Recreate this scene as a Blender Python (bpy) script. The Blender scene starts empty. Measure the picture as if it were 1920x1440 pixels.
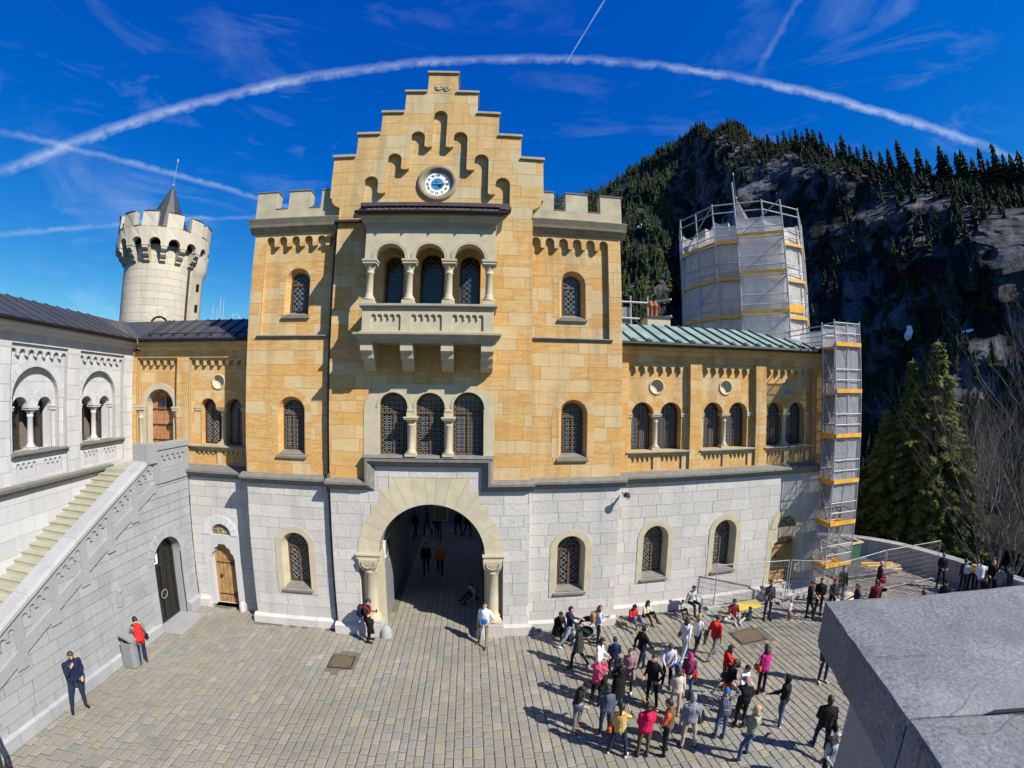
import bpy, bmesh, math, random
import numpy as np
from mathutils import Vector, Matrix, noise
from mathutils.geometry import delaunay_2d_cdt, tessellate_polygon

scene = bpy.context.scene
COL = scene.collection
PI = math.pi
rad = math.radians

# ------------------------------------------------------------------ camera (wide action-camera lens)
CAM_H = 9.0
cd = bpy.data.cameras.new('camera')
cam = bpy.data.objects.new('camera', cd)
COL.objects.link(cam)
cd.type = 'PANO'
cd.panorama_type = 'FISHEYE_LENS_POLYNOMIAL'
cd.sensor_fit = 'HORIZONTAL'
cd.sensor_width, cd.sensor_height = 36.0, 27.0
F_MM = 814.24 * 36.0 / 1920.0
cd.fisheye_fov = rad(180)
cd.fisheye_polynomial_k0 = 0.0
cd.fisheye_polynomial_k1 = -1.0 / F_MM
cd.fisheye_polynomial_k2 = 0.0
cd.fisheye_polynomial_k3 = 0.0784 / F_MM ** 3
cd.fisheye_polynomial_k4 = 0.0
cd.clip_start, cd.clip_end = 0.05, 20000
_rot = Matrix.Rotation(rad(-5.0), 4, 'Z') @ Matrix.Rotation(rad(1.0453), 4, 'X') @ Matrix.Rotation(rad(-0.5893), 4, 'Y')
cam.matrix_world = Matrix.Translation((0, 0, CAM_H)) @ _rot @ Matrix.Rotation(rad(90), 4, 'X')
scene.camera = cam
scene.render.engine = 'CYCLES'
scene.cycles.max_bounces = 8
scene.cycles.transparent_max_bounces = 16

# ------------------------------------------------------------------ sky, sun, exposure
SUN_AZ, SUN_EL = rad(-39.0), rad(41.5)          # towards the sun, from +X counter-clockwise
SUN_DIR = Vector((math.cos(SUN_AZ) * math.cos(SUN_EL), math.sin(SUN_AZ) * math.cos(SUN_EL), math.sin(SUN_EL)))
world = bpy.data.worlds.new('World')
scene.world = world
world.use_nodes = True
wn, wl = world.node_tree.nodes, world.node_tree.links
wn.clear()

def wnode(t, **kw):
    n = wn.new(t)
    for k, v in kw.items():
        setattr(n, k, v)
    return n

def wmath(op, a, b=None, c=None, clamp=False):
    n = wn.new('ShaderNodeMath'); n.operation = op; n.use_clamp = clamp
    for i, x in enumerate((a, b, c)):
        if x is None: continue
        if isinstance(x, (int, float)): n.inputs[i].default_value = x
        else: wl.new(x, n.inputs[i])
    return n.outputs[0]

def wdot(vec, d):
    n = wn.new('ShaderNodeVectorMath'); n.operation = 'DOT_PRODUCT'
    wl.new(vec, n.inputs[0]); n.inputs[1].default_value = d
    return n.outputs['Value']

sky = wnode('ShaderNodeTexSky')
sky.sky_type = 'NISHITA'
sky.sun_disc = False
sky.sun_elevation = SUN_EL
sky.sun_rotation = PI / 2 - SUN_AZ
sky.altitude = 1000
sky.air_density = 1.0
sky.dust_density = 0.25
sky.ozone_density = 3.0
hsv = wnode('ShaderNodeHueSaturation')
hsv.inputs['Saturation'].default_value = 1.42
hsv.inputs['Value'].default_value = 1.0
wl.new(sky.outputs[0], hsv.inputs['Color'])
tc = wnode('ShaderNodeTexCoord')
DIRV = tc.outputs['Generated']
nz = wnode('ShaderNodeTexNoise'); nz.inputs['Scale'].default_value = 26; nz.inputs['Detail'].default_value = 6; nz.inputs['Roughness'].default_value = .65
wl.new(DIRV, nz.inputs['Vector'])
nz2 = wnode('ShaderNodeTexNoise'); nz2.inputs['Scale'].default_value = 5.0; nz2.inputs['Detail'].default_value = 5; nz2.inputs['Roughness'].default_value = .6
wl.new(DIRV, nz2.inputs['Vector'])
jit = wmath('SUBTRACT', nz.outputs[0], .5)

def contrail(n, m, t, a0, a1, w0, w1, strength, off0=0.0, off2=0.0, wob=.03, soft=.06):
    """A condensation trail: a band along a great circle of the sky between two angles, widths in radians at both ends."""
    dn, dm, dt = wdot(DIRV, n), wdot(DIRV, m), wdot(DIRV, t)
    a = wmath('ARCTAN2', dt, dm)
    a2 = wmath('MULTIPLY', a, a)
    d = wmath('SUBTRACT', dn, wmath('MULTIPLY_ADD', a2, off2, off0))
    d = wmath('MULTIPLY_ADD', jit, wob, d)
    d = wmath('ABSOLUTE', d)
    f = wmath('DIVIDE', wmath('SUBTRACT', a, a0), a1 - a0, clamp=True)
    w = wmath('MULTIPLY_ADD', f, w1 - w0, w0)
    band = wmath('SUBTRACT', 1.0, wmath('DIVIDE', d, w), clamp=True)
    e0 = wmath('DIVIDE', wmath('SUBTRACT', a, a0), soft, clamp=True)
    e1 = wmath('DIVIDE', wmath('SUBTRACT', a1, a), soft, clamp=True)
    tex = wmath('MULTIPLY', wmath('MULTIPLY_ADD', nz.outputs[0], 2.6, -.5, True), wmath('MULTIPLY_ADD', nz2.outputs[0], 2.6, -.45, True))
    r = wmath('MULTIPLY', wmath('MULTIPLY', band, e0), wmath('MULTIPLY', e1, tex))
    return wmath('MULTIPLY', r, strength, clamp=True)

trails = [
    contrail((-.0823, -.6586, .748), (-.0579, .7524, .6561), (-.9949, .0107, -.1), -1.2, 1.05, .0095, .0125, .52, .010, -.030, .022),
    contrail((-.305, .2699, -.9133), (-.618, .6736, .4054), (.7247, .688, -.0387), -.45, .36, .009, .006, .34, 0, .03, .014),
    contrail((-.0285, .3818, -.9238), (-.6626, .6848, .3035), (.7485, .6207, .2335), -.4, .30, .007, .005, .28, 0, 0, .016),
    contrail((.8939, .1712, -.4143), (.1968, .6807, .7057), (.4028, -.7123, .5748), -.0725, .30, .0014, .0036, .6, 0, 0, .0006, .006),
    contrail((-.8264, .1546, .5415), (.5286, .5445, .6512), (-.1941, .8244, -.5317), -.3, .09, .011, .008, .16, 0, .4, .03),
]
tsum = trails[0]
for t_ in trails[1:]:
    tsum = wmath('ADD', tsum, t_)
# thin cirrus streaks
mp = wnode('ShaderNodeMapping'); mp.inputs['Scale'].default_value = (1.2, 2.0, 5.5); mp.inputs['Rotation'].default_value = (.25, .35, .5)
wl.new(DIRV, mp.inputs['Vector'])
nz3 = wnode('ShaderNodeTexNoise'); nz3.inputs['Scale'].default_value = 2.2; nz3.inputs['Detail'].default_value = 8; nz3.inputs['Roughness'].default_value = .62; nz3.inputs['Distortion'].default_value = .6
wl.new(mp.outputs[0], nz3.inputs['Vector'])
cir = wmath('MULTIPLY', wmath('SUBTRACT', nz3.outputs[0], .52, clamp=True), wmath('SUBTRACT', nz2.outputs[0], .34, clamp=True))
sepv = wnode('ShaderNodeSeparateXYZ'); wl.new(DIRV, sepv.inputs[0])
low = wmath('SUBTRACT', 1.75, wmath('MULTIPLY', sepv.outputs[2], 1.6), clamp=False)
cir = wmath('MULTIPLY', wmath('MULTIPLY', cir, low), 3.4, clamp=True)
cover = wmath('ADD', tsum, cir, clamp=True)
mix = wnode('ShaderNodeMix', data_type='RGBA')
wl.new(cover, mix.inputs['Factor'])
sepc = wnode('ShaderNodeSeparateColor'); cmbc = wnode('ShaderNodeCombineColor')
wl.new(hsv.outputs[0], sepc.inputs[0])
wl.new(sepc.outputs[0], cmbc.inputs[0]); wl.new(wmath('MULTIPLY', sepc.outputs[1], 1.22), cmbc.inputs[1])
wl.new(wmath('MULTIPLY', wmath('POWER', sepc.outputs[2], .46), 3.35), cmbc.inputs[2])
wl.new(cmbc.outputs[0], mix.inputs['A'])
mix.inputs['B'].default_value = (7.5, 8.8, 10.5, 1)
bg = wnode('ShaderNodeBackground'); bg.inputs['Strength'].default_value = .060
wl.new(mix.outputs['Result'], bg.inputs['Color'])
wo = wnode('ShaderNodeOutputWorld'); wl.new(bg.outputs[0], wo.inputs[0])

sl = bpy.data.lights.new('sun', 'SUN')
sun = bpy.data.objects.new('sun', sl); COL.objects.link(sun)
sl.energy = 5.0; sl.angle = rad(.53); sl.color = (1.0, .93, .82)
sun.rotation_euler = SUN_DIR.to_track_quat('Z', 'Y').to_euler()
vs = scene.view_settings
vs.view_transform = 'Standard'; vs.look = 'None'; vs.gamma = 1.0; vs.use_curve_mapping = False
vs.exposure = 0.72

# ------------------------------------------------------------------ materials
MAT = {}
class NT:
    def __init__(s, name, rough=.8, spec=.3):
        s.m = bpy.data.materials.new(name); s.m.use_nodes = True
        s.n, s.l = s.m.node_tree.nodes, s.m.node_tree.links
        s.b = s.n['Principled BSDF']
        s.b.inputs['Roughness'].default_value = rough
        s.b.inputs['Specular IOR Level'].default_value = spec
        MAT[name] = s.m
        s._pos = None
    def pos(s, tintmul=37.0):
        g = s.n.new('ShaderNodeNewGeometry')
        a = s.tint()
        v = s.n.new('ShaderNodeVectorMath'); v.operation = 'MULTIPLY_ADD'
        cmb = s.n.new('ShaderNodeCombineXYZ')
        for i in range(3): s.l.new(a, cmb.inputs[i])
        s.l.new(cmb.outputs[0], v.inputs[0]); v.inputs[1].default_value = (tintmul, tintmul * .6, tintmul * 1.4)
        s.l.new(g.outputs['Position'], v.inputs[2])
        return v.outputs[0]
    def obj(s):
        return s.n.new('ShaderNodeTexCoord').outputs['Object']
    def tint(s):
        a = s.n.new('ShaderNodeAttribute'); a.attribute_name = 'tint'
        return a.outputs['Fac']
    def map(s, v, scale=(1, 1, 1), rot=(0, 0, 0)):
        m = s.n.new('ShaderNodeMapping'); m.inputs['Scale'].default_value = scale; m.inputs['Rotation'].default_value = rot
        s.l.new(v, m.inputs['Vector']); return m.outputs[0]
    def noise(s, v, scale, detail=4, rough=.55, dist=0):
        n = s.n.new('ShaderNodeTexNoise')
        n.inputs['Scale'].default_value = scale; n.inputs['Detail'].default_value = detail
        n.inputs['Roughness'].default_value = rough; n.inputs['Distortion'].default_value = dist
        s.l.new(v, n.inputs['Vector']); return n.outputs[0]
    def ramp(s, f, stops, interp='LINEAR'):
        r = s.n.new('ShaderNodeValToRGB'); cr = r.color_ramp; cr.interpolation = interp
        while len(cr.elements) < len(stops): cr.elements.new(.5)
        for e, (p, c) in zip(cr.elements, stops):
            e.position = p; e.color = (c, c, c, 1) if isinstance(c, (int, float)) else (*c, 1)
        s.l.new(f, r.inputs[0]); return r.outputs[0]
    def mix(s, f, a, b, mode='MIX'):
        m = s.n.new('ShaderNodeMix'); m.data_type = 'RGBA'; m.blend_type = mode
        for k, x in (('Factor', f), ('A', a), ('B', b)):
            if isinstance(x, (int, float)):
                m.inputs[k].default_value = x if k == 'Factor' else (x, x, x, 1)
            elif isinstance(x, tuple): m.inputs[k].default_value = (*x, 1)
            else: s.l.new(x, m.inputs[k])
        return m.outputs['Result']
    def math(s, op, a, b=0, c=0, clamp=False):
        m = s.n.new('ShaderNodeMath'); m.operation = op; m.use_clamp = clamp
        for i, x in enumerate((a, b, c)):
            if isinstance(x, (int, float)): m.inputs[i].default_value = x
            else: s.l.new(x, m.inputs[i])
        return m.outputs[0]
    def bump(s, h, strength=.3, dist=.02):
        b = s.n.new('ShaderNodeBump'); b.inputs['Strength'].default_value = strength; b.inputs['Distance'].default_value = dist
        s.l.new(h, b.inputs['Height']); s.l.new(b.outputs[0], s.b.inputs['Normal'])
    def col(s, c):
        if isinstance(c, tuple): s.b.inputs['Base Color'].default_value = (*c, 1)
        else: s.l.new(c, s.b.inputs['Base Color'])
        return s

def stone_sand(name, pale):
    t = NT(name, .85, .2); p = t.pos(61); tint = t.tint()
    n1 = t.noise(t.map(p, (.55, .55, 3.0), (0, .14, 0)), 1.5, 7, .62, 2.0)
    if pale:
        c = t.ramp(n1, [(.25, (.51, .39, .21)), (.45, (.51, .37, .18)), (.58, (.48, .30, .115)), (.68, (.50, .365, .185)), (.85, (.49, .385, .22))])
    else:
        c = t.ramp(n1, [(.25, (.525, .375, .185)), (.45, (.52, .35, .155)), (.56, (.50, .26, .07)), (.635, (.52, .345, .155)), (.85, (.50, .37, .20))])
    c = t.mix(t.ramp(tint, [(.0, .0), (.42, .0), (.62, .7), (.84, .7), (.86, 0)]), c, (.47, .42, .28) if pale else (.53, .425, .25))
    c = t.mix(t.ramp(tint, [(.84, .0), (.89, .45), (1, .62)]), c, (.50, .34, .15) if pale else (.52, .29, .085))
    n2 = t.noise(t.map(p, (1.1, 1.1, 9), (0, .25, 0)), 1.6, 5, .65, 2.2)
    c = t.mix(t.ramp(n2, [(.58, 0), (.645, .55), (.71, 0)]), c, (.30, .16, .06))
    c = t.mix(t.ramp(t.noise(p, .35, 4), [(.35, .82), (.7, 1.04)]), 0.0, c, 'MIX') if False else c
    br = t.math('MULTIPLY_ADD', t.noise(p, .8, 3), .22, .86)
    c = t.mix(1.0, c, t.mix(0.0, br, br), 'MULTIPLY')
    g = t.n.new('ShaderNodeNewGeometry'); st = t.noise(t.map(g.outputs['Position'], (2.2, 2.2, .16)), 1.0, 5, .6, .3)
    c = t.mix(t.ramp(st, [(.50, 0), (.70, .48)]), c, (.23, .175, .10))
    t.col(c); t.bump(t.noise(p, 40, 5), .18, .01)
stone_sand('sandstone', False); stone_sand('sandstone_pale', True)

def stone_granite(name, c0, c1, bump, scale=26, warm=.25):
    t = NT(name, .85, .25); p = t.pos(23); tint = t.tint()
    sp = t.noise(p, 55, 3, .7)
    c = t.ramp(sp, [(.32, tuple(x * .80 for x in c0)), (.5, c0), (.68, c1)])
    big = t.noise(p, 1.1, 5)
    c = t.mix(t.ramp(big, [(.4, 0), (.75, warm)]), c, tuple(x * y for x, y in zip(c0, (1.03, .96, .86))))
    br = t.math('MULTIPLY_ADD', tint, .16, .90)
    c = t.mix(1.0, c, t.mix(0.0, br, br), 'MULTIPLY')
    g = t.n.new('ShaderNodeNewGeometry'); st = t.noise(t.map(g.outputs['Position'], (1.8, 1.8, .22)), 1.0, 5, .6, .3)
    c = t.mix(t.ramp(st, [(.50, 0), (.72, .34)]), c, tuple(x * .55 for x in c0))
    t.col(c)
    h = t.math('ADD', t.noise(p, scale, 3, .6), t.math('MULTIPLY', t.noise(p, scale * .35, 2), 1.2))
    t.bump(h, bump, .03)
stone_granite('granite', (.45, .44, .425), (.53, .515, .50), .42, 24)
stone_granite('granite_stair', (.295, .31, .335), (.385, .40, .43), .30, 20, .4)
stone_granite('granite_white', (.49, .50, .525), (.55, .56, .585), .16, 14, .3)
stone_granite('granite_cap', (.30, .305, .32), (.40, .405, .42), .18, 30, .2)
stone_granite('tower_stone', (.44, .41, .34), (.50, .475, .41), .15, 16, .5)

def simple(name, c, rough=.7, spec=.3, metal=0, var=.12, nscale=6, bump=0, bscale=40, tintvar=0):
    t = NT(name, rough, spec); p = t.pos(11)
    f = t.noise(p, nscale, 5)
    a = tuple(max(0, x * (1 - var)) for x in c); b = tuple(min(1, x * (1 + var)) for x in c)
    cc = t.ramp(f, [(.3, a), (.7, b)])
    if tintvar:
        br = t.math('MULTIPLY_ADD', t.tint(), tintvar, 1 - tintvar / 2)
        cc = t.mix(1.0, cc, t.mix(0.0, br, br), 'MULTIPLY')
    t.col(cc); t.b.inputs['Metallic'].default_value = metal
    if bump: t.bump(t.noise(p, bscale, 4), bump, .01)
    return t
simple('cream', (.435, .392, .285), .8, .2, var=.10, nscale=3, bump=.1, tintvar=.12)
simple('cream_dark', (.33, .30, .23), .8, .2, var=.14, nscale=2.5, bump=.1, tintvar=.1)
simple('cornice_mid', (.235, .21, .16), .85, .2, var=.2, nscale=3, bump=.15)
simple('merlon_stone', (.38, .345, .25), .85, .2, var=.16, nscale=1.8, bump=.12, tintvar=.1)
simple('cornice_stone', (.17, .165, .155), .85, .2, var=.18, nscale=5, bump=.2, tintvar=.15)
simple('mortar_light', (.60, .59, .57), .95, .1, var=.08, nscale=8)
simple('mortar', (.33, .32, .30), .95, .1, var=.12, nscale=8)
simple('mortar_dark', (.16, .16, .16), .95, .1, var=.2, nscale=8)
simple('mortar_sand', (.40, .29, .13), .95, .1, var=.12, nscale=8)
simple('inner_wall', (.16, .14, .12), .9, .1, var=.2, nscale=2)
simple('plaster_drab', (.26, .24, .21), .9, .1, var=.15, nscale=2)  # one grey-beige plaster for passage walls and loggia ceiling
simple('dark_room', (.012, .011, .010), .9, .05)
simple('tile_roof', (.075, .055, .065), .5, .4, var=.25, nscale=9, tintvar=.3)
simple('roof_dark', (.045, .047, .052), .42, .45, var=.18, nscale=2.5, tintvar=.22)
simple('gutter_dark', (.010, .010, .011), .6, .25)
simple('pipe_brown', (.04, .028, .026), .5, .4)
simple('wood_door', (.34, .155, .075), .6, .3, var=.25, nscale=5, bump=.1)
simple('wood_oak', (.33, .19, .075), .6, .3, var=.3, nscale=4, bump=.1)
simple('wood_frame', (.10, .062, .035), .6, .3, var=.25)
simple('wood_dark', (.05, .032, .02), .6, .3, var=.25)
simple('iron', (.022, .022, .022), .55, .4)
simple('lead', (.24, .25, .25), .5, .5)
simple('steel', (.34, .355, .375), .6, .4, metal=.15, var=.15)
simple('steel_dull', (.28, .29, .30), .5, .5, metal=.3, var=.2)
simple('plank_yellow', (.62, .33, .04), .7, .3, var=.2, nscale=3)
simple('bin_grey', (.19, .20, .21), .5, .4, var=.08)
simple('manhole', (.115, .085, .055), .6, .4, var=.25, nscale=14, bump=.5, bscale=60)
simple('rubber', (.02, .02, .02), .8, .2)
simple('concrete', (.32, .32, .31), .9, .2, var=.18, nscale=5, bump=.2)
simple('wood_raw', (.46, .35, .2), .75, .2, var=.25, nscale=5, bump=.1)
simple('green_paint', (.035, .085, .05), .6, .3, var=.25)
simple('yellow_mat', (.42, .34, .06), .7, .2, var=.1)
simple('paper', (.66, .66, .64), .8, .2, var=.05)
simple('poster', (.10, .11, .14), .3, .5, var=.3)
simple('terracotta', (.30, .10, .055), .8, .2, var=.2)
simple('relief', (.30, .25, .15), .85, .2, var=.2, bump=.2)
simple('clock_white', (.78, .78, .77), .4, .4, var=.03)
simple('clock_blue', (.02, .22, .52), .4, .4, var=.15)
simple('clock_dark', (.02, .03, .05), .4, .4)
simple('clock_grey', (.25, .27, .32), .4, .5, metal=.4)
simple('sign_black', (.015, .015, .015), .5, .3)
simple('sign_white', (.75, .75, .75), .5, .3, var=.03)
simple('door_grey', (.17, .175, .19), .5, .4)
simple('snow', (.82, .85, .9), .7, .2, var=.03)
simple('soil', (.010, .012, .008), .95, .1, var=.3, nscale=.05)
simple('bark', (.16, .13, .10), .9, .1, var=.3, nscale=8, bump=.3)
simple('bark_pale', (.20, .18, .155), .9, .1, var=.35, nscale=7, bump=.3)

t = NT('step_stone', .8, .25); p = t.pos(19)
t.col(t.mix(t.ramp(t.noise(p, 2.2, 5), [(.35, 0), (.7, .8)]), (.36, .34, .26), (.24, .27, .21))); t.bump(t.noise(p, 40, 4), .15, .01)

t = NT('copper', .45, .45); p = t.pos(13)
c = t.ramp(t.noise(t.map(p, (1, 1, .4)), 1.3, 5), [(.3, (.15, .225, .205)), (.5, (.20, .295, .27)), (.72, (.26, .365, .335))])
c = t.mix(t.ramp(t.noise(p, 5, 5), [(.55, 0), (.8, .5)]), c, (.07, .10, .09)); t.col(c)

t = NT('cobble', .8, .25); p = t.pos(41); tint = t.tint()
c = t.ramp(tint, [(0, (.225, .215, .185)), (.16, (.27, .255, .20)), (.32, (.20, .205, .19)), (.48, (.245, .235, .205)), (.62, (.225, .22, .20)), (.74, (.28, .25, .17)), (.84, (.185, .195, .195)), (.93, (.30, .285, .25)), (1.0, (.25, .20, .15))])
c = t.mix(t.ramp(t.noise(p, 14, 5), [(.3, .35), (.6, 0)]), c, (.13, .13, .115))
g = t.n.new('ShaderNodeNewGeometry'); big = t.noise(g.outputs['Position'], .35, 4)
c = t.mix(t.ramp(big, [(.40, 0), (.66, .6)]), c, (.17, .16, .125))
sp2 = t.noise(g.outputs['Position'], 1.6, 5, .7)
c = t.mix(t.ramp(sp2, [(.60, 0), (.72, .5)]), c, (.10, .098, .085)); t.col(c)
t.bump(t.noise(p, 30, 4), .35, .01)
t = NT('joint_sand', .95, .1); p = t.pos(0)
t.col(t.ramp(t.noise(p, 12, 5), [(.3, (.095, .092, .072)), (.7, (.155, .148, .112))])); t.bump(t.noise(p, 60, 4), .3, .01)

def glass(name, c, rough=.08):
    t = NT(name, rough, .5); p = t.pos(7)
    t.col(t.ramp(t.noise(p, 4, 3), [(.3, tuple(x * .6 for x in c)), (.7, c)]))
    t.bump(t.noise(p, 9, 3), .12, .02)
glass('glass', (.016, .015, .013)); glass('glass_blue', (.03, .035, .05), .05)

def net(name, c, alpha, trans=.5):
    t = NT(name, .8, .1); p = t.pos(3)
    f = t.noise(t.map(p, (1, 1, .5)), 1.6, 5, .6, 1.0)
    cc = t.ramp(f, [(.3, tuple(x * .8 for x in c)), (.7, c)]); t.col(cc)
    w = t.n.new('ShaderNodeTexWave'); w.inputs['Scale'].default_value = 3; w.inputs['Distortion'].default_value = 4
    t.l.new(p, w.inputs['Vector'])
    tr = t.n.new('ShaderNodeBsdfTransparent'); tl = t.n.new('ShaderNodeBsdfTranslucent'); t.l.new(cc, tl.inputs[0])
    m1 = t.n.new('ShaderNodeMixShader'); m1.inputs[0].default_value = trans
    t.l.new(t.b.outputs[0], m1.inputs[1]); t.l.new(tl.outputs[0], m1.inputs[2])
    m2 = t.n.new('ShaderNodeMixShader')
    t.l.new(t.math('MULTIPLY_ADD', f, .35, alpha - .17, True), m2.inputs[0])
    t.l.new(tr.outputs[0], m2.inputs[1]); t.l.new(m1.outputs[0], m2.inputs[2])
    t.l.new(m2.outputs[0], t.n['Material Output'].inputs[0])
    t.bump(f, .6, .2)
net('net_white', (.92, .89, .90), .68, .4); net('net_grey', (.46, .48, .54), .62, .35); net('wire_net', (.35, .36, .37), .28, .1)

t = NT('needles', .7, .2); p = t.obj(); tint = t.tint()
c = t.ramp(tint, [(0, (.055, .08, .018)), (.5, (.13, .165, .038)), (1, (.22, .24, .065))]); t.col(c)
tl = t.n.new('ShaderNodeBsdfTranslucent'); t.l.new(c, tl.inputs[0]); ms = t.n.new('ShaderNodeMixShader'); ms.inputs[0].default_value = .35
t.l.new(t.b.outputs[0], ms.inputs[1]); t.l.new(tl.outputs[0], ms.inputs[2]); t.l.new(ms.outputs[0], t.n['Material Output'].inputs[0])
t = NT('needles_far', .8, .1); tint = t.tint()
t.col(t.ramp(tint, [(0, (.014, .022, .010)), (.6, (.030, .046, .018)), (1, (.055, .07, .028))]))

t = NT('rock', .95, .08); p = t.pos(0)
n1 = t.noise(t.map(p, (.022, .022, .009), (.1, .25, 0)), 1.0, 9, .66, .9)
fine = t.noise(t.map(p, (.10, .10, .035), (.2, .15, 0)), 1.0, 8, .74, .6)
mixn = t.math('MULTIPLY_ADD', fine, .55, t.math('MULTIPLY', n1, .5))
c = t.ramp(mixn, [(.40, (.018, .02, .026)), (.485, (.085, .09, .105)), (.55, (.13, .138, .165)), (.66, (.25, .26, .30))])  # low stops put the shade of crevices into the rock colour
veg = t.noise(t.map(p, (.03, .03, .022)), 1.0, 8, .72, .5)
c = t.mix(t.ramp(veg, [(.465, 0), (.54, .93)]), c, (.013, .016, .015))
c = t.mix(t.ramp(t.noise(t.map(p, (.05, .05, .03)), 1.0, 6, .65), [(.64, 0), (.74, .5)]), c, (.13, .105, .075)); t.col(c)
t.bump(mixn, 1.0, 22)

t = NT('relief_bronze', .8, .2); p = t.pos(3); t.col(t.ramp(t.noise(p, 12, 3), [(.35, (.12, .10, .06)), (.65, (.36, .30, .18))])); t.bump(t.noise(p, 10, 3), 1, .06)
# ------------------------------------------------------------------ geometry helpers
R = random.Random(7)
class MB:
    """Collects vertices and faces; .obj() links them as ONE mesh object."""
    def __init__(s): s.v, s.f, s.t = [], [], []
    def add(s, verts, faces, tint=0.0):
        o = len(s.v); s.v += [tuple(p) for p in verts]; s.f += [tuple(i + o for i in f) for f in faces]
        s.t += [tint] * len(verts); return s
    def box(s, x0, x1, y0, y1, z0, z1, tint=0.0):
        return s.add([(x0, y0, z0), (x1, y0, z0), (x1, y1, z0), (x0, y1, z0), (x0, y0, z1), (x1, y0, z1), (x1, y1, z1), (x0, y1, z1)],
                     [(0, 3, 2, 1), (4, 5, 6, 7), (0, 1, 5, 4), (1, 2, 6, 5), (2, 3, 7, 6), (3, 0, 4, 7)], tint)
    def bar(s, a, b, w, h=None, up=(0, 0, 1), tint=0.0):
        a, b = Vector(a), Vector(b); h = h or w
        d = (b - a).normalized(); u = Vector(up)
        if abs(d.dot(u)) > .98: u = Vector((1, 0, 0))
        x = d.cross(u).normalized(); y = x.cross(d)
        vs_ = [p + x * sx * w / 2 + y * sy * h / 2 for p in (a, b) for sx, sy in ((-1, -1), (1, -1), (1, 1), (-1, 1))]
        return s.add(vs_, [(3, 2, 1, 0), (4, 5, 6, 7), (0, 1, 5, 4), (1, 2, 6, 5), (2, 3, 7, 6), (3, 0, 4, 7)], tint)
    def tube(s, pts, r, n=8, tint=0.0, caps=True):
        pts = [Vector(p) for p in pts]; rs = r if isinstance(r, (list, tuple)) else [r] * len(pts)
        vv = []; prev = None
        for i, p in enumerate(pts):
            d = (pts[min(i + 1, len(pts) - 1)] - pts[max(i - 1, 0)]).normalized()
            u = prev if prev is not None and abs(prev.dot(d)) < .9 else (Vector((0, 0, 1)) if abs(d.z) < .9 else Vector((1, 0, 0)))
            x = d.cross(u).normalized(); y = x.cross(d).normalized(); prev = y
            vv += [p + (x * math.cos(2 * PI * k / n) + y * math.sin(2 * PI * k / n)) * rs[i] for k in range(n)]
        ff = [(i * n + k, i * n + (k + 1) % n, (i + 1) * n + (k + 1) % n, (i + 1) * n + k) for i in range(len(pts) - 1) for k in range(n)]
        if caps: ff += [tuple(reversed(range(n))), tuple(range((len(pts) - 1) * n, len(pts) * n))]
        return s.add(vv, ff, tint)
    def lathe(s, c, prof, n=20, tint=0.0, a0=0, a1=2 * PI, axis='z'):
        full = abs(a1 - a0 - 2 * PI) < 1e-6; m = n if full else n + 1
        vv = []
        for r, z in prof:
            for k in range(m):
                a = a0 + (a1 - a0) * k / n
                q = (r * math.cos(a), r * math.sin(a), z) if axis == 'z' else (r * math.cos(a), -z, r * math.sin(a))
                vv.append((c[0] + q[0], c[1] + q[1], c[2] + q[2]))
        ff = [(i * m + k, i * m + (k + 1) % m, (i + 1) * m + (k + 1) % m, (i + 1) * m + k) for i in range(len(prof) - 1) for k in range(n)]
        return s.add(vv, ff, tint)
    def ball(s, c, r, n=10, m=7, tint=0.0, sc=(1, 1, 1)):
        pr = [(math.sin(PI * i / m), -math.cos(PI * i / m)) for i in range(m + 1)]
        vv = [(c[0] + r * sc[0] * q * math.cos(2 * PI * k / n), c[1] + r * sc[1] * q * math.sin(2 * PI * k / n), c[2] + r * sc[2] * z) for q, z in pr for k in range(n)]
        ff = [(i * n + k, i * n + (k + 1) % n, (i + 1) * n + (k + 1) % n, (i + 1) * n + k) for i in range(m) for k in range(n)]
        return s.add(vv, ff, tint)
    def mesh(s, name, mat, smooth=False):
        me = bpy.data.meshes.new(name); me.from_pydata(s.v, [], s.f)
        for m_ in (mat if isinstance(mat, (list, tuple)) else [mat]): me.materials.append(MAT[m_])
        if any(s.t):
            at = me.attributes.new('tint', 'FLOAT', 'POINT'); at.data.foreach_set('value', s.t)
        if smooth: me.polygons.foreach_set('use_smooth', [True] * len(me.polygons))
        me.update(); return me
    def obj(s, name, mat, parent=None, smooth=False, kind=None):
        o = bpy.data.objects.new(name, s.mesh(name, mat, smooth)); COL.objects.link(o)
        if isinstance(parent, Thing): o.parent = parent.root; o.matrix_parent_inverse = Matrix.Translation(-parent.loc)
        elif parent is not None: o.parent = parent
        if kind: o['kind'] = kind
        return o

class Thing:
    """An Empty at the thing's base that parents its parts; parts are given in world coordinates."""
    def __init__(s, name, label, cat, loc=(0, 0, 0), group=None):
        s.root = bpy.data.objects.new(name, None); COL.objects.link(s.root)
        s.loc = Vector(loc); s.root.location = loc; s.root.empty_display_size = .3
        s.root['label'] = label; s.root['category'] = cat
        if group: s.root['group'] = group
        s.blocks = {}
    def block(s, name, area, mb, mat): s.blocks.setdefault((name, mat), []).append((area, mb))
    def finish(s, limit=300):
        names = {}
        for (name, mat), lst in s.blocks.items(): names.setdefault(name, []).extend((a, m, mat) for a, m in lst)
        for name, lst in names.items():
            lst.sort(key=lambda q: -q[0])
            for a, m, mat in lst[:limit]: m.obj(name, mat, s)
            rest = {}
            for a, m, mat in lst[limit:]:
                b = rest.setdefault(mat, MB()); o = len(b.v)
                b.v += m.v; b.f += [tuple(i + o for i in f) for f in m.f]; b.t += m.t
            for mat, b in rest.items(): b.obj(name + '_rest', mat, s, kind='stuff')
        s.blocks = {}

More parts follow.
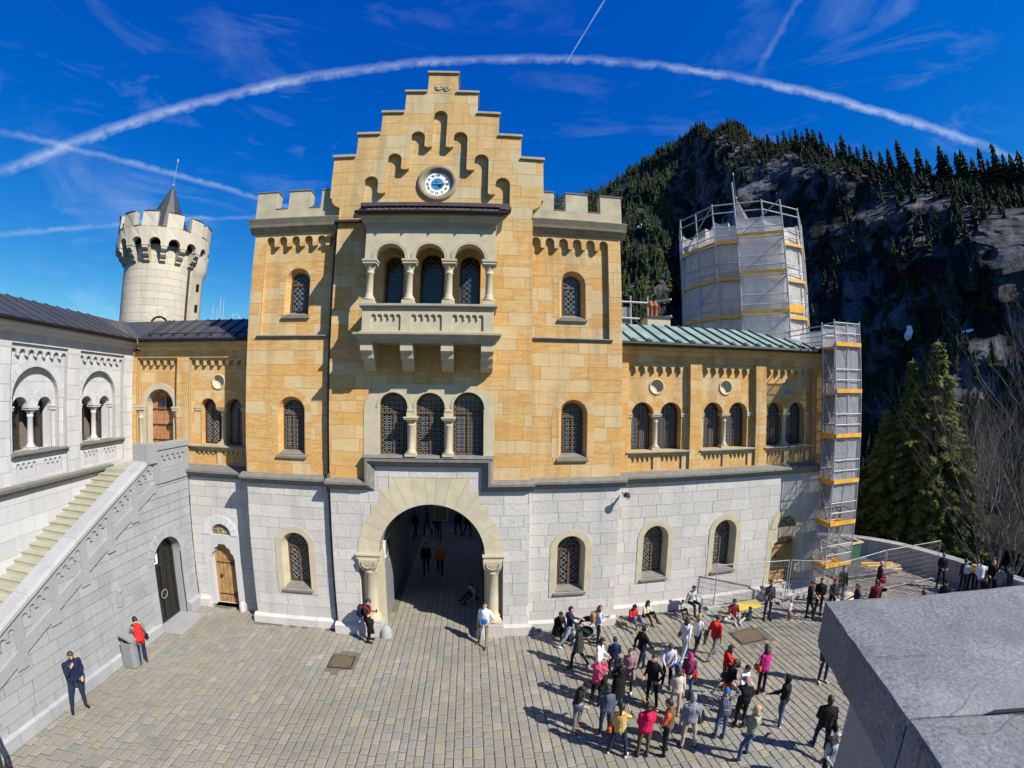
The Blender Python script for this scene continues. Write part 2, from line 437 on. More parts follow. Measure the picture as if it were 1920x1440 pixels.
def tag(o, label, cat, group=None, kind=None):
    if label: o['label'] = label
    if cat: o['category'] = cat
    if group: o['group'] = group
    if kind: o['kind'] = kind
    return o

class Pl:
    """A vertical plane: u along the wall, v up, d out of the wall."""
    def __init__(s, o, u, n): s.o, s.u, s.n = Vector(o), Vector(u), Vector(n)
    def __call__(s, u, v, d=0.0):
        p = s.o + s.u * u + s.n * d; return (p.x, p.y, p.z + v)
class Cy:
    """A cylinder mapped like a plane (u = arc length)."""
    def __init__(s, c, r, a0): s.c, s.r, s.a0 = c, r, a0
    def __call__(s, u, v, d=0.0):
        a = s.a0 + u / s.r; return (s.c[0] + (s.r + d) * math.cos(a), s.c[1] + (s.r + d) * math.sin(a), v)
def front(y): return Pl((0, y, 0), (1, 0, 0), (0, -1, 0))

def arch_poly(cx, sill, spring, r, n=12):
    return [(cx - r, sill), (cx + r, sill)] + [(cx + r * math.cos(PI * i / n), spring + r * math.sin(PI * i / n)) for i in range(n + 1)]
def rect(u0, u1, v0, v1): return [(u0, v0), (u1, v0), (u1, v1), (u0, v1)]
def circ(cx, cz, r, n=20): return [(cx + r * math.cos(2 * PI * i / n), cz + r * math.sin(2 * PI * i / n)) for i in range(n)]
def frieze_poly(u0, u1, bottom, spring, r, n, drop, seg=6, left_full=True, right_full=True):
    """A recessed field whose upper edge is a row of n round arches on little corbels."""
    pitch = (u1 - u0 - 2 * r) / (n - 1)
    cs = [u0 + r + i * pitch for i in range(n)]
    p = [(u0, bottom), (u1, bottom)]
    for i in reversed(range(n)):
        c = cs[i]
        p += [(c + r * math.cos(PI * k / seg), spring + r * math.sin(PI * k / seg)) for k in range(seg + 1)]
        if i:
            e = cs[i - 1] + r; b = spring - drop; q = (c - r - e) * .22
            p += [(c - r, b + q), (c - r - q, b), (e + q, b), (e, b + q)]
    return p
def rrect(u0, u1, v0, v1, r, n=5):
    p = []
    for cx, cy, a in ((u0 + r, v0 + r, PI), (u1 - r, v0 + r, 1.5 * PI), (u1 - r, v1 - r, 0), (u0 + r, v1 - r, .5 * PI)):
        p += [(cx + r * math.cos(a + .5 * PI * i / n), cy + r * math.sin(a + .5 * PI * i / n)) for i in range(n + 1)]
    return p
def parea(p): return .5 * sum(p[i][0] * p[(i + 1) % len(p)][1] - p[(i + 1) % len(p)][0] * p[i][1] for i in range(len(p)))

def prism(mb, pl, outer, holes=(), d=0.0, out=.1, hole=.1, tint=0.0, back=False):
    """Front face (with holes) at d, walls going back by out (outline) and hole (holes)."""
    loops = [list(outer)] + [list(h) for h in holes]
    if parea(loops[0]) < 0: loops[0].reverse()
    for i in range(1, len(loops)):
        if parea(loops[i]) > 0: loops[i].reverse()
    flat = [q for l in loops for q in l]
    tris = tessellate_polygon([[Vector((a, b, 0)) for a, b in l] for l in loops])
    ff = []
    for t3 in tris:
        a, b, c = (flat[i] for i in t3)
        ar = (b[0] - a[0]) * (c[1] - a[1]) - (c[0] - a[0]) * (b[1] - a[1])
        if abs(ar) < 1e-9: continue
        ff.append(tuple(t3) if ar > 0 else tuple(reversed(t3)))
    mb.add([pl(a, b, d) for a, b in flat], ff, tint)
    if back: mb.add([pl(a, b, d - out) for a, b in flat], [tuple(reversed(f)) for f in ff], tint)
    for i, l in enumerate(loops):
        dep = out if i == 0 else hole
        if dep <= 0: continue
        n = len(l)
        mb.add([pl(a, b, d) for a, b in l] + [pl(a, b, d - dep) for a, b in l],
               [(k, n + k, n + (k + 1) % n, (k + 1) % n) for k in range(n)], tint)
    return mb

def cut_blocks(polys, outer, holes):
    """Clip polygons by a region; returns lists of triangles (2-D) for each connected piece."""
    vs_, fs = [], []
    for p in [outer] + list(holes) + list(polys):
        o = len(vs_); vs_ += [Vector((round(a, 4), round(b, 4))) for a, b in p]; fs.append(list(range(o, o + len(p))))
    vo, eo, fo, ov, oe, of = delaunay_2d_cdt(vs_, [], fs, 1, 1e-5, True)
    nh = len(holes); groups = {}
    for f, src in zip(fo, of):
        if 0 not in src or any(1 <= i <= nh for i in src): continue
        for i in src:
            if i > nh: groups.setdefault(i, []).append(tuple(f)); break
    out = []
    for i, tl in groups.items():
        rem = list(tl)
        while rem:
            comp = [rem.pop()]; used = set(comp[0]); ch = True
            while ch:
                ch = False
                for q in rem[:]:
                    if len(used & set(q)) >= 2: comp.append(q); used |= set(q); rem.remove(q); ch = True
            out.append([[(vo[k].x, vo[k].y) for k in q] for q in comp])
    return out

def block_mesh(pl, tris, d, depth, tint):
    idx, pts, ff = {}, [], []
    for q in tris:
        f = []
        for p in q:
            k = (round(p[0], 4), round(p[1], 4))
            if k not in idx: idx[k] = len(pts); pts.append(p)
            f.append(idx[k])
        a, b, c = (pts[i] for i in f)
        ar = (b[0] - a[0]) * (c[1] - a[1]) - (c[0] - a[0]) * (b[1] - a[1])
        if abs(ar) < 1e-9: continue
        ff.append(tuple(f) if ar > 0 else tuple(reversed(f)))
    cnt = {}
    for f in ff:
        for i in range(3):
            e = (f[i], f[(i + 1) % 3]); cnt[e] = cnt.get(e, 0) + 1
    edges = [e for e in cnt if (e[1], e[0]) not in cnt]
    mb = MB(); n = len(pts)
    mb.add([pl(a, b, d) for a, b in pts] + [pl(a, b, d - depth) for a, b in pts], ff + [(a, n + a, n + b, b) for a, b in edges], tint)
    area = sum(abs((pts[f[1]][0] - pts[f[0]][0]) * (pts[f[2]][1] - pts[f[0]][1]) - (pts[f[2]][0] - pts[f[0]][0]) * (pts[f[1]][1] - pts[f[0]][1])) for f in ff) / 2
    return mb, area

def courses(u0, u1, v0, v1, h, lmin, lmax, j=.012, hvar=.12):
    n = max(1, round((v1 - v0) / h)); hs = [1 + R.uniform(-hvar, hvar) for _ in range(n)]; k = (v1 - v0) / sum(hs)
    out, v = [], v0
    for q in hs:
        b = v + q * k; u = u0 - R.uniform(0, lmax)
        while u < u1:
            w = R.uniform(lmin, lmax)
            if u + w > u0 + .02: out.append(rect(max(u, u0) + j / 2, min(u + w, u1) - j / 2, v + j / 2, b - j / 2))
            u += w
        v = b
    return [p for p in out if p[1][0] - p[0][0] > .04]

def masonry(T, pl, outer, holes, name, mat, mortar, d=0.0, h=.42, lmin=.6, lmax=1.2, j=.014, proud=.018, out=.3, hole=.3, polys=None, jitter=.006, matf=None):
    """A wall face: a recessed mortar bed plus every stone as its own piece."""
    b = MB(); prism(b, pl, outer, holes, d - proud, out, hole); b.obj('wall_bed', mortar, T)
    us, vs_ = [p[0] for p in outer], [p[1] for p in outer]
    if polys is None: polys = courses(min(us), max(us), min(vs_), max(vs_), h, lmin, lmax, j)
    for tl in cut_blocks(polys, outer, holes):
        mb, ar = block_mesh(pl, tl, d + R.uniform(-jitter, jitter), proud + .02, R.random())
        if ar > .004: T.block(name, ar, mb, matf(tl[0][0]) if matf else mat)

def sweep(mb, pl, path, prof, tint=0.0, caps=True):
    """Sweep a moulding profile [(n, d)] along a polyline in the wall plane (n = to the left of travel)."""
    P = [Vector(p) for p in path]; m = len(prof); vv = []
    for i, p in enumerate(P):
        d0 = (P[i] - P[i - 1]).normalized() if i else (P[1] - P[0]).normalized()
        d1 = (P[i + 1] - P[i]).normalized() if i < len(P) - 1 else d0
        n0, n1 = Vector((-d0.y, d0.x)), Vector((-d1.y, d1.x)); nn = (n0 + n1).normalized(); k = 1 / max(.3, nn.dot(n0))
        vv += [pl(p.x + nn.x * k * a, p.y + nn.y * k * a, b) for a, b in prof]
    ff = [(i * m + k, (i + 1) * m + k, (i + 1) * m + (k + 1) % m, i * m + (k + 1) % m) for i in range(len(P) - 1) for k in range(m)]
    if caps: ff += [tuple(range(m)), tuple(reversed(range((len(P) - 1) * m, len(P) * m)))]
    return mb.add(vv, ff, tint)

def voussoirs(T, pl, cx, cz, r0, r1, n, d, mat, name='voussoir', a0=0, a1=PI, depth=.05, parent=None, gap=.012):
    for i in range(n):
        p, q = a0 + (a1 - a0) * i / n, a0 + (a1 - a0) * (i + 1) / n
        g = gap / ((r0 + r1) / 2) / 2; p += g; q -= g
        poly = [(cx + r1 * math.cos(p + (q - p) * k / 3), cz + r1 * math.sin(p + (q - p) * k / 3)) for k in range(4)] + [(cx + r0 * math.cos(q + (p - q) * k / 3), cz + r0 * math.sin(q + (p - q) * k / 3)) for k in range(4)]
        b = MB(); prism(b, pl, poly, (), d, depth, 0, R.random()); b.obj(name, mat, parent or T)

def column(T, x, y, z0, z1, r, mat='cream', parent=None, cap=.34, basez=.22, square=True, name='column'):
    b = MB(); w = r * 1.7
    b.box(x - w, x + w, y - w, y + w, z0, z0 + basez * .45)
    b.lathe((x, y, z0 + basez * .45), [(0, 0), (w * .98, 0), (w, basez * .25), (r * 1.15, basez * .38), (r * 1.35, basez * .5), (r * 1.05, basez * .62), (r, basez * .8),
            (r * .94, z1 - z0 - cap - basez * .45 - .05), (r * 1.12, z1 - z0 - cap - basez * .45 - .03), (r * 1.12, z1 - z0 - cap - basez * .45), (r, z1 - z0 - cap - basez * .45 + .01),
            (r * 1.05, z1 - z0 - cap * .8 - basez * .45), (r * 1.55, z1 - z0 - cap * .42 - basez * .45), (r * 1.75, z1 - z0 - cap * .36 - basez * .45), (0, z1 - z0 - cap * .36 - basez * .45)], 18)
    o = b.obj(name, mat, parent or T, True)
    for p in o.data.polygons[:6]: p.use_smooth = False
    c = MB(); w2 = r * 1.85
    c.box(x - w2, x + w2, y - w2, y + w2, z1 - cap * .36, z1 - cap * .16); c.box(x - w2 * 1.12, x + w2 * 1.12, y - w2 * 1.12, y + w2 * 1.12, z1 - cap * .16, z1)
    for k in range(4):
        a = PI / 4 + k * PI / 2; c.ball((x + r * 1.45 * math.cos(a), y + r * 1.45 * math.sin(a), z1 - cap * .5), r * .34, 8, 6)
    c.obj('capital', mat, o)
    return o

def lattice(pl, cx, sill, spring, r, d, style, cell=.2, w=.013):
    """Lead cames of a window: rows of roundels with diagonal ties, or diamonds."""
    b = MB()
    def inside(u, v):
        if abs(u - cx) > r - .02 or v < sill + .02: return False
        return v <= spring or (u - cx) ** 2 + (v - spring) ** 2 < (r - .02) ** 2
    def seg(p, q):
        n = 3
        for i in range(n):
            a = (p[0] + (q[0] - p[0]) * i / n, p[1] + (q[1] - p[1]) * i / n); c = (p[0] + (q[0] - p[0]) * (i + 1) / n, p[1] + (q[1] - p[1]) * (i + 1) / n)
            if inside(*a) and inside(*c): b.bar(pl(*a, d), pl(*c, d), w, w, pl.n)
    nu = max(2, round(2 * r / cell)); cu = 2 * r / nu; nv = int((spring + r - sill) / cu) + 1
    for i in range(nu):
        for k in range(nv):
            u, v = cx - r + (i + .5) * cu, sill + (k + .5) * cu
            if style == 'round':
                pts = [(u + cu * .36 * math.cos(PI * q / 4), v + cu * .36 * math.sin(PI * q / 4)) for q in range(9)]
                for q in range(8): seg(pts[q], pts[q + 1])
                for sx, sy in ((1, 1), (-1, 1), (1, -1), (-1, -1)): seg((u + sx * cu * .255, v + sy * cu * .255), (u + sx * cu * .5, v + sy * cu * .5))
            else:
                seg((u, v - cu / 2), (u + cu / 2, v)); seg((u + cu / 2, v), (u, v + cu / 2)); seg((u, v + cu / 2), (u - cu / 2, v)); seg((u - cu / 2, v), (u, v - cu / 2))
                if (i + k) % 2 == 0: seg((u - cu / 2, v), (u + cu / 2, v))
    return b

def window(T, pl, cx, sill, spring, r, d=0.0, depth=.34, splay=.13, sw=.25, smat='sandstone', vous=9, style='round', sillmat='cornice_stone', band=False, mull=True, rmat=None, gl='glass', splay_l=None):
    """Round-arched window: splayed reveal, surround stones, sill, frame, panes and leading."""
    n = 12; sl_ = splay if splay_l is None else splay_l
    ri = r - (splay + sl_) / 2; ci = cx + (sl_ - splay) / 2
    A, B = arch_poly(cx, sill, spring, r, n), arch_poly(ci, sill + .12, spring, ri, n)
    b = MB(); m = len(A)
    b.add([pl(u, v, d + .002) for u, v in A] + [pl(u, v, d - depth) for u, v in B], [(k, (k + 1) % m, m + (k + 1) % m, m + k) for k in range(1, m)])
    w = b.obj('window', rmat or smat, T)
    if band:
        s = MB(); e = .24
        out = arch_poly(cx, sill - .2, spring, r + e, 16)
        prism(s, pl, out, [A], d + .02, .05, .03); s.obj('window_surround', smat, w)
    elif vous:
        voussoirs(T, pl, cx, spring, r + .004, r + sw, vous, d + .006, smat, parent=w)
        for sx in (-1, 1):
            z = sill + .02
            while z < spring - .05:
                hh = min(R.uniform(.5, .9), spring - z)
                if spring - (z + hh) < .25: hh = spring - z
                u0, u1 = sorted((cx + sx * (r + .004), cx + sx * (r + sw)))
                q = MB(); prism(q, pl, rect(u0, u1, z + .006, z + hh - .006), (), d + .006, .05, 0, R.random()); q.obj('jamb_stone', smat, w); z += hh
    s = MB(); so = .09
    s.add([pl(u, v, q) for u, v, q in ((cx - r - .06, sill - .1, d + so), (cx + r + .06, sill - .1, d + so), (cx + r + .06, sill - .03, d + so), (cx - r - .06, sill - .03, d + so),
           (cx - r + .004, sill + .02, d), (cx + r - .004, sill + .02, d), (ci - ri, sill + .16, d - depth + .03), (ci + ri, sill + .16, d - depth + .03), (cx - r - .06, sill - .1, d), (cx + r + .06, sill - .1, d), (cx - r - .06, sill - .01, d), (cx + r + .06, sill - .01, d))],
          [(0, 1, 2, 3), (3, 2, 11, 10), (4, 5, 7, 6), (0, 8, 9, 1), (0, 3, 10, 8), (1, 9, 11, 2)])
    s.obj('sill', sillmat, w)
    g = MB(); prism(g, pl, arch_poly(ci, sill + .14, spring, ri - .005, n), (), d - depth + .01, 0, 0)
    g.obj('pane', gl, w)
    f = MB(); fr = .05; f0 = d - depth + .05
    prism(f, pl, arch_poly(ci, sill + .14, spring, ri - .004, n), [arch_poly(ci, sill + .14 + fr, spring, ri - fr, n)], f0, .04, .04)
    if mull: prism(f, pl, rect(ci - .035, ci + .035, sill + .15, spring - .1), (), f0 + .004, .04, 0)
    prism(f, pl, rect(ci - ri + .01, ci + ri - .01, spring - .14, spring - .06), (), f0 + .007, .04, 0)
    f.obj('window_frame', 'wood_frame', w)
    lattice(pl, ci, sill + .2, spring, ri - .05, d - depth + .022, style, .17).obj('leading', 'lead', w, kind='stuff')
    return w
# ------------------------------------------------------------------ the gatehouse
X0 = -1.53
def mx(u): return 2 * X0 - u
G = Thing('gatehouse', 'tall yellow sandstone gatehouse with stepped gable, clock, balcony and open archway', 'building', (X0, 15, 0))
PC, PW = front(14.85), front(15.15)
XL, XR, CL, CR = -8.42, 5.36, -5.05, 1.99

# solid body behind the faces, with the passage left free
for n_, q in (('rear_wall', (XL, -3.62, 15.75, 22.4, 0, 5.9)), ('rear_wall', (.58, XR, 15.75, 22.4, 0, 5.9)), ('core_wall', (XL + .02, XR - .02, 15.75, 22.38, 5.9, 15.2))):
    MB().box(*q).obj(n_, 'sandstone_pale', G)
for x0, x1 in ((XL, XL + .5), (XR - .5, XR)):
    MB().box(x0 + .003, x1 - .003, 15.20, 15.76, .37, 14.8).obj('side_wall', 'sandstone', G)

# --- granite storey
low_l = arch_poly(-6.625, 1.52, 3.21, .545); low_r = arch_poly(mx(-6.625), 1.52, 3.21, .545)
masonry(G, PW, rect(XL, CL, .37, 5.56), [low_l], 'granite_block', 'granite', 'mortar_light', h=.43, out=.3, hole=.02)
masonry(G, PW, rect(CR, XR, .37, 5.56), [low_r], 'granite_block', 'granite', 'mortar_light', h=.43, out=.3, hole=.02)
ACX, ACZ, AR_ = -1.475, 3.2, 1.875
def arc(cx, cz, r, a0, a1, n): return [(cx + r * math.cos(a0 + (a1 - a0) * i / n), cz + r * math.sin(a0 + (a1 - a0) * i / n)) for i in range(n + 1)]
po_l = arc(-1.53, 3.2, 2.58, PI, PI - math.asin(1.42 / 2.58), 6)
portal_out = [(2 * -1.53 - u, v) for u, v in po_l] + [(.53, 4.62), (.53, 5.05), (.21, 5.05), (.21, 5.57), (-.13, 5.57), (-.13, 6.0), (-2.93, 6.0), (-2.93, 5.57), (-3.27, 5.57), (-3.27, 5.05), (-3.59, 5.05), (-3.59, 4.62)] + list(reversed(po_l))
portal_in = arch_poly(ACX, 0.0, ACZ, AR_, 24)
hole_portal = [(-4.11, .37), (1.05, .37)] + portal_out
center_gran = [(CL, .37), (CR, .37), (CR, 5.56), (.31, 5.56), (.31, 6.42), (-3.46, 6.42), (-3.46, 5.56), (CL, 5.56)]
# the portal cuts the wall right down to the plinth: give the wall as an outline with the bay left open
wall_out = [(CL, .37), (-4.11, .37)] + list(reversed(portal_out)) + [(1.05, .37), (CR, .37), (CR, 5.56), (.31, 5.56), (.31, 6.42), (-3.46, 6.42), (-3.46, 5.56), (CL, 5.56)]
masonry(G, PC, wall_out, [], 'granite_block', 'granite', 'mortar_light', h=.43, out=.4)
# portal surround of long wedge stones
wedges = []
ang = [math.radians(a) for a in (0, 14, 27, 40, 53, 65, 76, 86, 94, 104, 115, 127, 140, 153, 166, 180)]
for a, b in zip(ang[:-1], ang[1:]):
    g_ = .0014
    wedges.append([(ACX + .6 * math.cos(a + g_ * 2), ACZ + .6 * math.sin(a + g_ * 2)), (ACX + 6 * math.cos(a + g_), ACZ + 6 * math.sin(a + g_)), (ACX + 6 * math.cos(b - g_), ACZ + 6 * math.sin(b - g_)), (ACX + .6 * math.cos(b - g_ * 2), ACZ + .6 * math.sin(b - g_ * 2))])
arc_in = arc(ACX, ACZ, AR_, PI, 0, 28)
surround = portal_out + arc_in
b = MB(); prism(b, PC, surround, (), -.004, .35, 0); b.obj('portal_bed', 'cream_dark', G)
for tl in cut_blocks(wedges, surround, []):
    mb, ar = block_mesh(PC, tl, .012, .04, R.random()); G.block('portal_voussoir', ar, mb, 'cream')
# soffit of the portal arch, jambs, columns
b = MB(); A_ = arc(ACX, ACZ, AR_, 0, PI, 28)
b.add([PC(u, v, .012) for u, v in A_] + [PC(u, v, -.92) for u, v in A_], [(k, k + 1, 30 + k - 1, 29 + k) for k in range(28)]); b.obj('portal_soffit', 'cream', G, True)
for sx in (-1, 1):
    xi = ACX + sx * AR_; cxm = -1.53 + sx * 2.2
    x_out = -1.53 + sx * 2.56
    x0, x1 = sorted((xi, xi + sx * .34)); MB().box(x0, x1, 14.98, 15.76, 0, ACZ - .18).obj('portal_jamb', 'cream', G)
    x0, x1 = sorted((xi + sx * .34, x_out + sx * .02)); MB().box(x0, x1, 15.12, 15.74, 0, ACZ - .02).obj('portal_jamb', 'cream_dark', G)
    c_ = MB(); x0, x1 = sorted((xi - sx * .06, x_out + sx * .06))
    c_.box(x0, x1, 14.72, 15.3, ACZ - .16, ACZ - .1); c_.box(x0 + .02, x1 - .02, 14.74, 15.3, ACZ - .1, ACZ - .03); c_.box(x0 - .03, x1 + .03, 14.69, 15.3, ACZ - .03, ACZ + .03)
    c_.obj('impost', 'cream', G)
    cm = MB(); zc = ACZ - .16
    cm.add([(cxm + q * w, 14.98 + s_ * w, z) for z, w in ((zc, .34), (zc - .12, .33), (zc - .3, .30), (zc - .45, .23)) for q, s_ in ((-1, -1), (1, -1), (1, 1), (-1, 1))],
           [(i * 4 + k, i * 4 + (k + 1) % 4, i * 4 + 4 + (k + 1) % 4, i * 4 + 4 + k)[::-1] for i in range(3) for k in range(4)] + [(0, 1, 2, 3)])
    for k in (0, 1): cm.lathe((cxm, 14.98 - .335 + .03 * k, zc - .06), [(.24 - .07 * k, -.02), (.26 - .07 * k, .0), (.24 - .07 * k, .03)], 12, 0, PI, 2 * PI, 'y')
    cm.obj('portal_capital', 'cream', G)
    co = MB(); co.lathe((cxm, 14.98, 0), [(.0, .58), (.33, .58), (.34, .66), (.27, .72), (.30, .79), (.25, .84), (.225, .9), (.215, zc - .56), (.25, zc - .53), (.25, zc - .48), (.215, zc - .44)], 22)
    co.obj('portal_column', 'cream', G, True)
    ped = MB(); ped.box(cxm - .4, cxm + .4, 14.62, 15.2, 0, .5); ped.box(cxm - .36, cxm + .36, 14.66, 15.2, .5, .6); ped.obj('pedestal', 'granite', G)
    gs = MB(); gs.lathe((xi - sx * .12, 14.72, 0), [(.24, 0), (.22, .22), (.15, .38), (.07, .45), (0, .46)], 14); gs.obj('guard_stone', 'granite_stair', G, True)
# plinth stones
def plinth(T, pl, u0, u1, h, dd, name='plinth_stone', mat='granite', d0=-.05):
    u = u0
    while u < u1 - .05:
        w = min(R.uniform(.9, 1.6), u1 - u)
        if u1 - u - w < .3: w = u1 - u
        b_ = MB(); a, c = u + .005, u + w - .005; t_ = R.random()
        b_.add([pl(a, 0, dd), pl(c, 0, dd), pl(c, h - .07, dd), pl(a, h - .07, dd), pl(a, h + .012, d0 + .04), pl(c, h + .012, d0 + .04), pl(a, 0, d0), pl(c, 0, d0), pl(a, h + .012, d0), pl(c, h + .012, d0)],
               [(0, 1, 2, 3), (3, 2, 5, 4), (0, 3, 4, 8, 6), (1, 7, 9, 5, 2), (4, 5, 9, 8)], t_)
        b_.obj(name, mat, T); u += w
plinth(G, PW, XL - .12, CL, .37, .14); plinth(G, PW, CR, XR + .12, .37, .14)
plinth(G, PC, CL - .1, -4.1, .42, .14); plinth(G, PC, 1.04, CR + .1, .42, .14)

# main string course; in the middle it climbs round the triple window
prof_c = [(-.19, -.1), (-.19, .05), (-.12, .09), (-.06, .18), (.0, .20), (.02, .27), (.10, .27), (.2, .02), (.2, -.1)]
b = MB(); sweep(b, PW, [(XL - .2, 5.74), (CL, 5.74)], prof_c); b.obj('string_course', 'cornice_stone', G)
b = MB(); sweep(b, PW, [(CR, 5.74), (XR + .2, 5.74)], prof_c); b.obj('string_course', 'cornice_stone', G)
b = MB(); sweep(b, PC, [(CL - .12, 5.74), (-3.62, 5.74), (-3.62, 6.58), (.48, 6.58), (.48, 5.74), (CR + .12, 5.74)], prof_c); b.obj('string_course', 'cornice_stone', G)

# --- sandstone storeys, side bays
def side_bay(mir):
    f = (lambda u: mx(u)) if mir else (lambda u: u)
    def U(p): q = [(f(u), v) for u, v in p]; return q[::-1] if mir else q
    u0, u1 = (CR, XR) if mir else (XL, CL)
    c = f(-6.59)
    mid = arch_poly(c, 6.64, 8.22, .52)
    n = 6; r_ = .165
    pan = frieze_poly(-7.93, -5.05, 10.92, 14.49, r_, 6, .23)
    pan = U(pan)
    masonry(G, PW, rect(u0, u1, 5.94, 14.79), [mid, pan], 'sandstone_block', 'sandstone', 'mortar_sand', h=.44, lmin=.6, lmax=1.35, j=.008, proud=.012, hole=.2, jitter=.004)
    up = arch_poly(c, 11.67, 12.97, .485)
    masonry(G, PW, pan, [up], 'sandstone_block', 'sandstone', 'mortar_sand', d=-.17, h=.44, lmin=.6, lmax=1.3, j=.008, proud=.012, out=0, hole=.02, jitter=.003)
    window(G, PW, c, 6.64, 8.22, .52, 0, .34, .16 if not mir else .10, .25, 'sandstone', 9, 'round', splay_l=.10 if not mir else .16)
    window(G, PW, c, 11.67, 12.97, .485, -.17, .30, .14, .24, 'sandstone', 8, 'diamond', mull=False)
    window(G, PW, f(-6.625), 1.52, 3.21, .545, 0, .40, .12, .25, 'cream', 0, 'diamond', band=True)
    b_ = MB(); e0, e1 = sorted((f(-8.03), f(-5.05))); sweep(b_, PW, [(e0, 10.9), (e1, 10.9)], [(-.07, -.2), (-.07, .05), (0, .1), (.04, .08), (.05, -.2)]); b_.obj('panel_sill', 'cornice_stone', G)
    # upper cornice and battlements
    b_ = MB(); e0, e1 = sorted((f(-8.60), f(-5.05)))
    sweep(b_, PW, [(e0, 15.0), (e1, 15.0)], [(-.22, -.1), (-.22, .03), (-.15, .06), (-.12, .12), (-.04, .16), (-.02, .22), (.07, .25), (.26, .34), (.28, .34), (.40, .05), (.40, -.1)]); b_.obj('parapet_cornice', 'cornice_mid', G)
    pp = front(15.12)
    e0, e1 = sorted((f(-8.50), f(-5.1)))
    b_ = MB(); prism(b_, pp, rect(e0, e1, 15.39, 15.76), (), 0, .44, 0, 0, True); b_.obj('parapet', 'merlon_stone', G)
    for a, c_ in ((-8.50, -7.67), (-7.18, -6.33), (-5.88, -5.2)):
        a, c_ = sorted((f(a), f(c_))); b_ = MB()
        prism(b_, pp, rect(a, c_, 15.76, 16.46), (), 0, .44, 0, R.random(), True); m_ = b_.obj('merlon', 'merlon_stone', G)
        MB().box(a - .03, c_ + .03, 15.09, 15.59, 16.46, 16.50).obj('merlon_cap', 'cornice_stone', m_)
    for a, c_ in ((-7.67, -7.18), (-6.33, -5.88)):
        a, c_ = sorted((f(a), f(c_))); MB().box(a + .003, c_ - .003, 15.1, 15.58, 15.76, 15.785).obj('crenel_cap', 'cornice_stone', G)
side_bay(False); side_bay(True)

# --- sandstone centre bay with the stepped gable
HG = [(3.92, 17.64), (3.085, 18.60), (2.235, 19.57), (1.395, 20.55), (.575, 21.50)]
right = [(X0 + 3.51, 15.62)] + arc(X0 + 3.51, 16.03, .41, -PI / 2, 0, 5)[1:]
right = [(X0 + 3.51, 15.6), (X0 + 3.60, 15.62), (X0 + 3.72, 15.69), (X0 + 3.83, 15.83), (X0 + 3.84, 15.98), (X0 + 3.92, 15.98)]
for h_, z_ in HG: right += [(X0 + h_, right[-1][1]), (X0 + h_, z_)] if right[-1][0] != X0 + h_ else [(X0 + h_, z_)]
left = [(mx(u), v) for u, v in reversed(right)]
cen_out = [(CL, 5.94), (-3.72, 5.94), (-3.72, 6.7), (.58, 6.7), (.58, 5.94), (CR, 5.94)] + right + left
# recessed stepped arcade in the gable
def gable_panel():
    p = [(X0 - 2.68, 15.6), (X0 + 2.68, 15.6)]; r_ = .265
    arcs = [(2.415, 16.57, None), (1.615, 17.52, 16.14), (.80, 18.48, 17.11), (0, 19.43, 18.06), (-.80, 18.48, 18.06), (-1.615, 17.52, 17.11), (-2.415, 16.57, 16.14)]
    for i, (c, z, cb) in enumerate(arcs):
        if i:
            pc, pz, _ = arcs[i - 1]; b_ = cb; a0, a1 = X0 + pc - r_, X0 + c + r_; q = .05
            p += [(a0, b_ + q), (a0 - q, b_), (a1 + q, b_), (a1, b_ + q)]
        p += [(X0 + c + r_ * math.cos(PI * k / 8), z + r_ * math.sin(PI * k / 8)) for k in range(9)]
    return p
gp = gable_panel()
trip_sur = [(-3.79, 6.7), (.70, 6.7), (.70, 8.3)] + arc(-.23, 8.3, .93, 0, PI / 2, 8)[1:] + [(-1.53, 9.23)] + arc(-2.86, 8.3, .93, PI / 2, PI, 8)
ow = [(-2.87, .345), (X0, .43), (-.21, .375)]
owin = [arch_poly(c, 11.9, 13.42, r_) for c, r_ in ow]
masonry(G, PC, cen_out, [gp, trip_sur] + owin, 'sandstone_block', 'sandstone', 'mortar_sand', h=.45, lmin=.6, lmax=1.35, j=.008, proud=.012, out=.32, hole=.24, jitter=.004,
        matf=lambda p_: 'sandstone_pale' if p_[1] > 15.1 else 'sandstone',
        polys=courses(CL, CR, 5.94, 15.2, .45, .6, 1.35, .008) + courses(X0 - 4, X0 + 4, 15.2, 21.5, .47, .6, 1.3, .008))
clock_hole = circ(-1.51, 16.64, .56, 28)
masonry(G, PC, gp, [clock_hole], 'sandstone_block', 'sandstone_pale', 'mortar_sand', d=-.2, h=.46, lmin=.6, lmax=1.2, j=.008, proud=.012, out=0, hole=.12, jitter=.003)
# gable back and caps
b = MB(); prism(b, front(15.16), [(CL + .3, 15.2), (CR - .3, 15.2)] + [(u, v - .01) for u, v in right[6:]] + [(mx(u), v - .01) for u, v in reversed(right[6:])], (), 0, .5, 0, 0, True); b.obj('gable_wall', 'sandstone_pale', G)
hp = 0
for i, (h_, z_) in enumerate(HG):
    inner = HG[i + 1][0] if i < 4 else 0
    for sx in (-1, 1):
        a, c_ = sorted((X0 + sx * (h_ + .05), X0 + sx * (inner + (.004 if inner else 0))))
        if i == 4 and sx == 1: continue
        if i == 4: a, c_ = X0 - h_ - .05, X0 + h_ + .05
        b = MB(); b.box(a, c_, 14.77, 15.72, z_, z_ + .09); b.box(a + .03, c_ - .03, 14.82, 15.68, z_ + .09, z_ + .13); b.obj('gable_cap', 'cream_dark', G)
b = MB()
for i in range(16):
    a = R.uniform(0, 2 * PI); q = R.random() ** .5
    b.ball((X0 + .02 + .26 * q * math.cos(a), 14.84, 20.78 + .14 * q * math.sin(a)), .07, 8, 6, 0, (1.3, .5, .8))
b.obj('gable_carving', 'cream_dark', G, True)
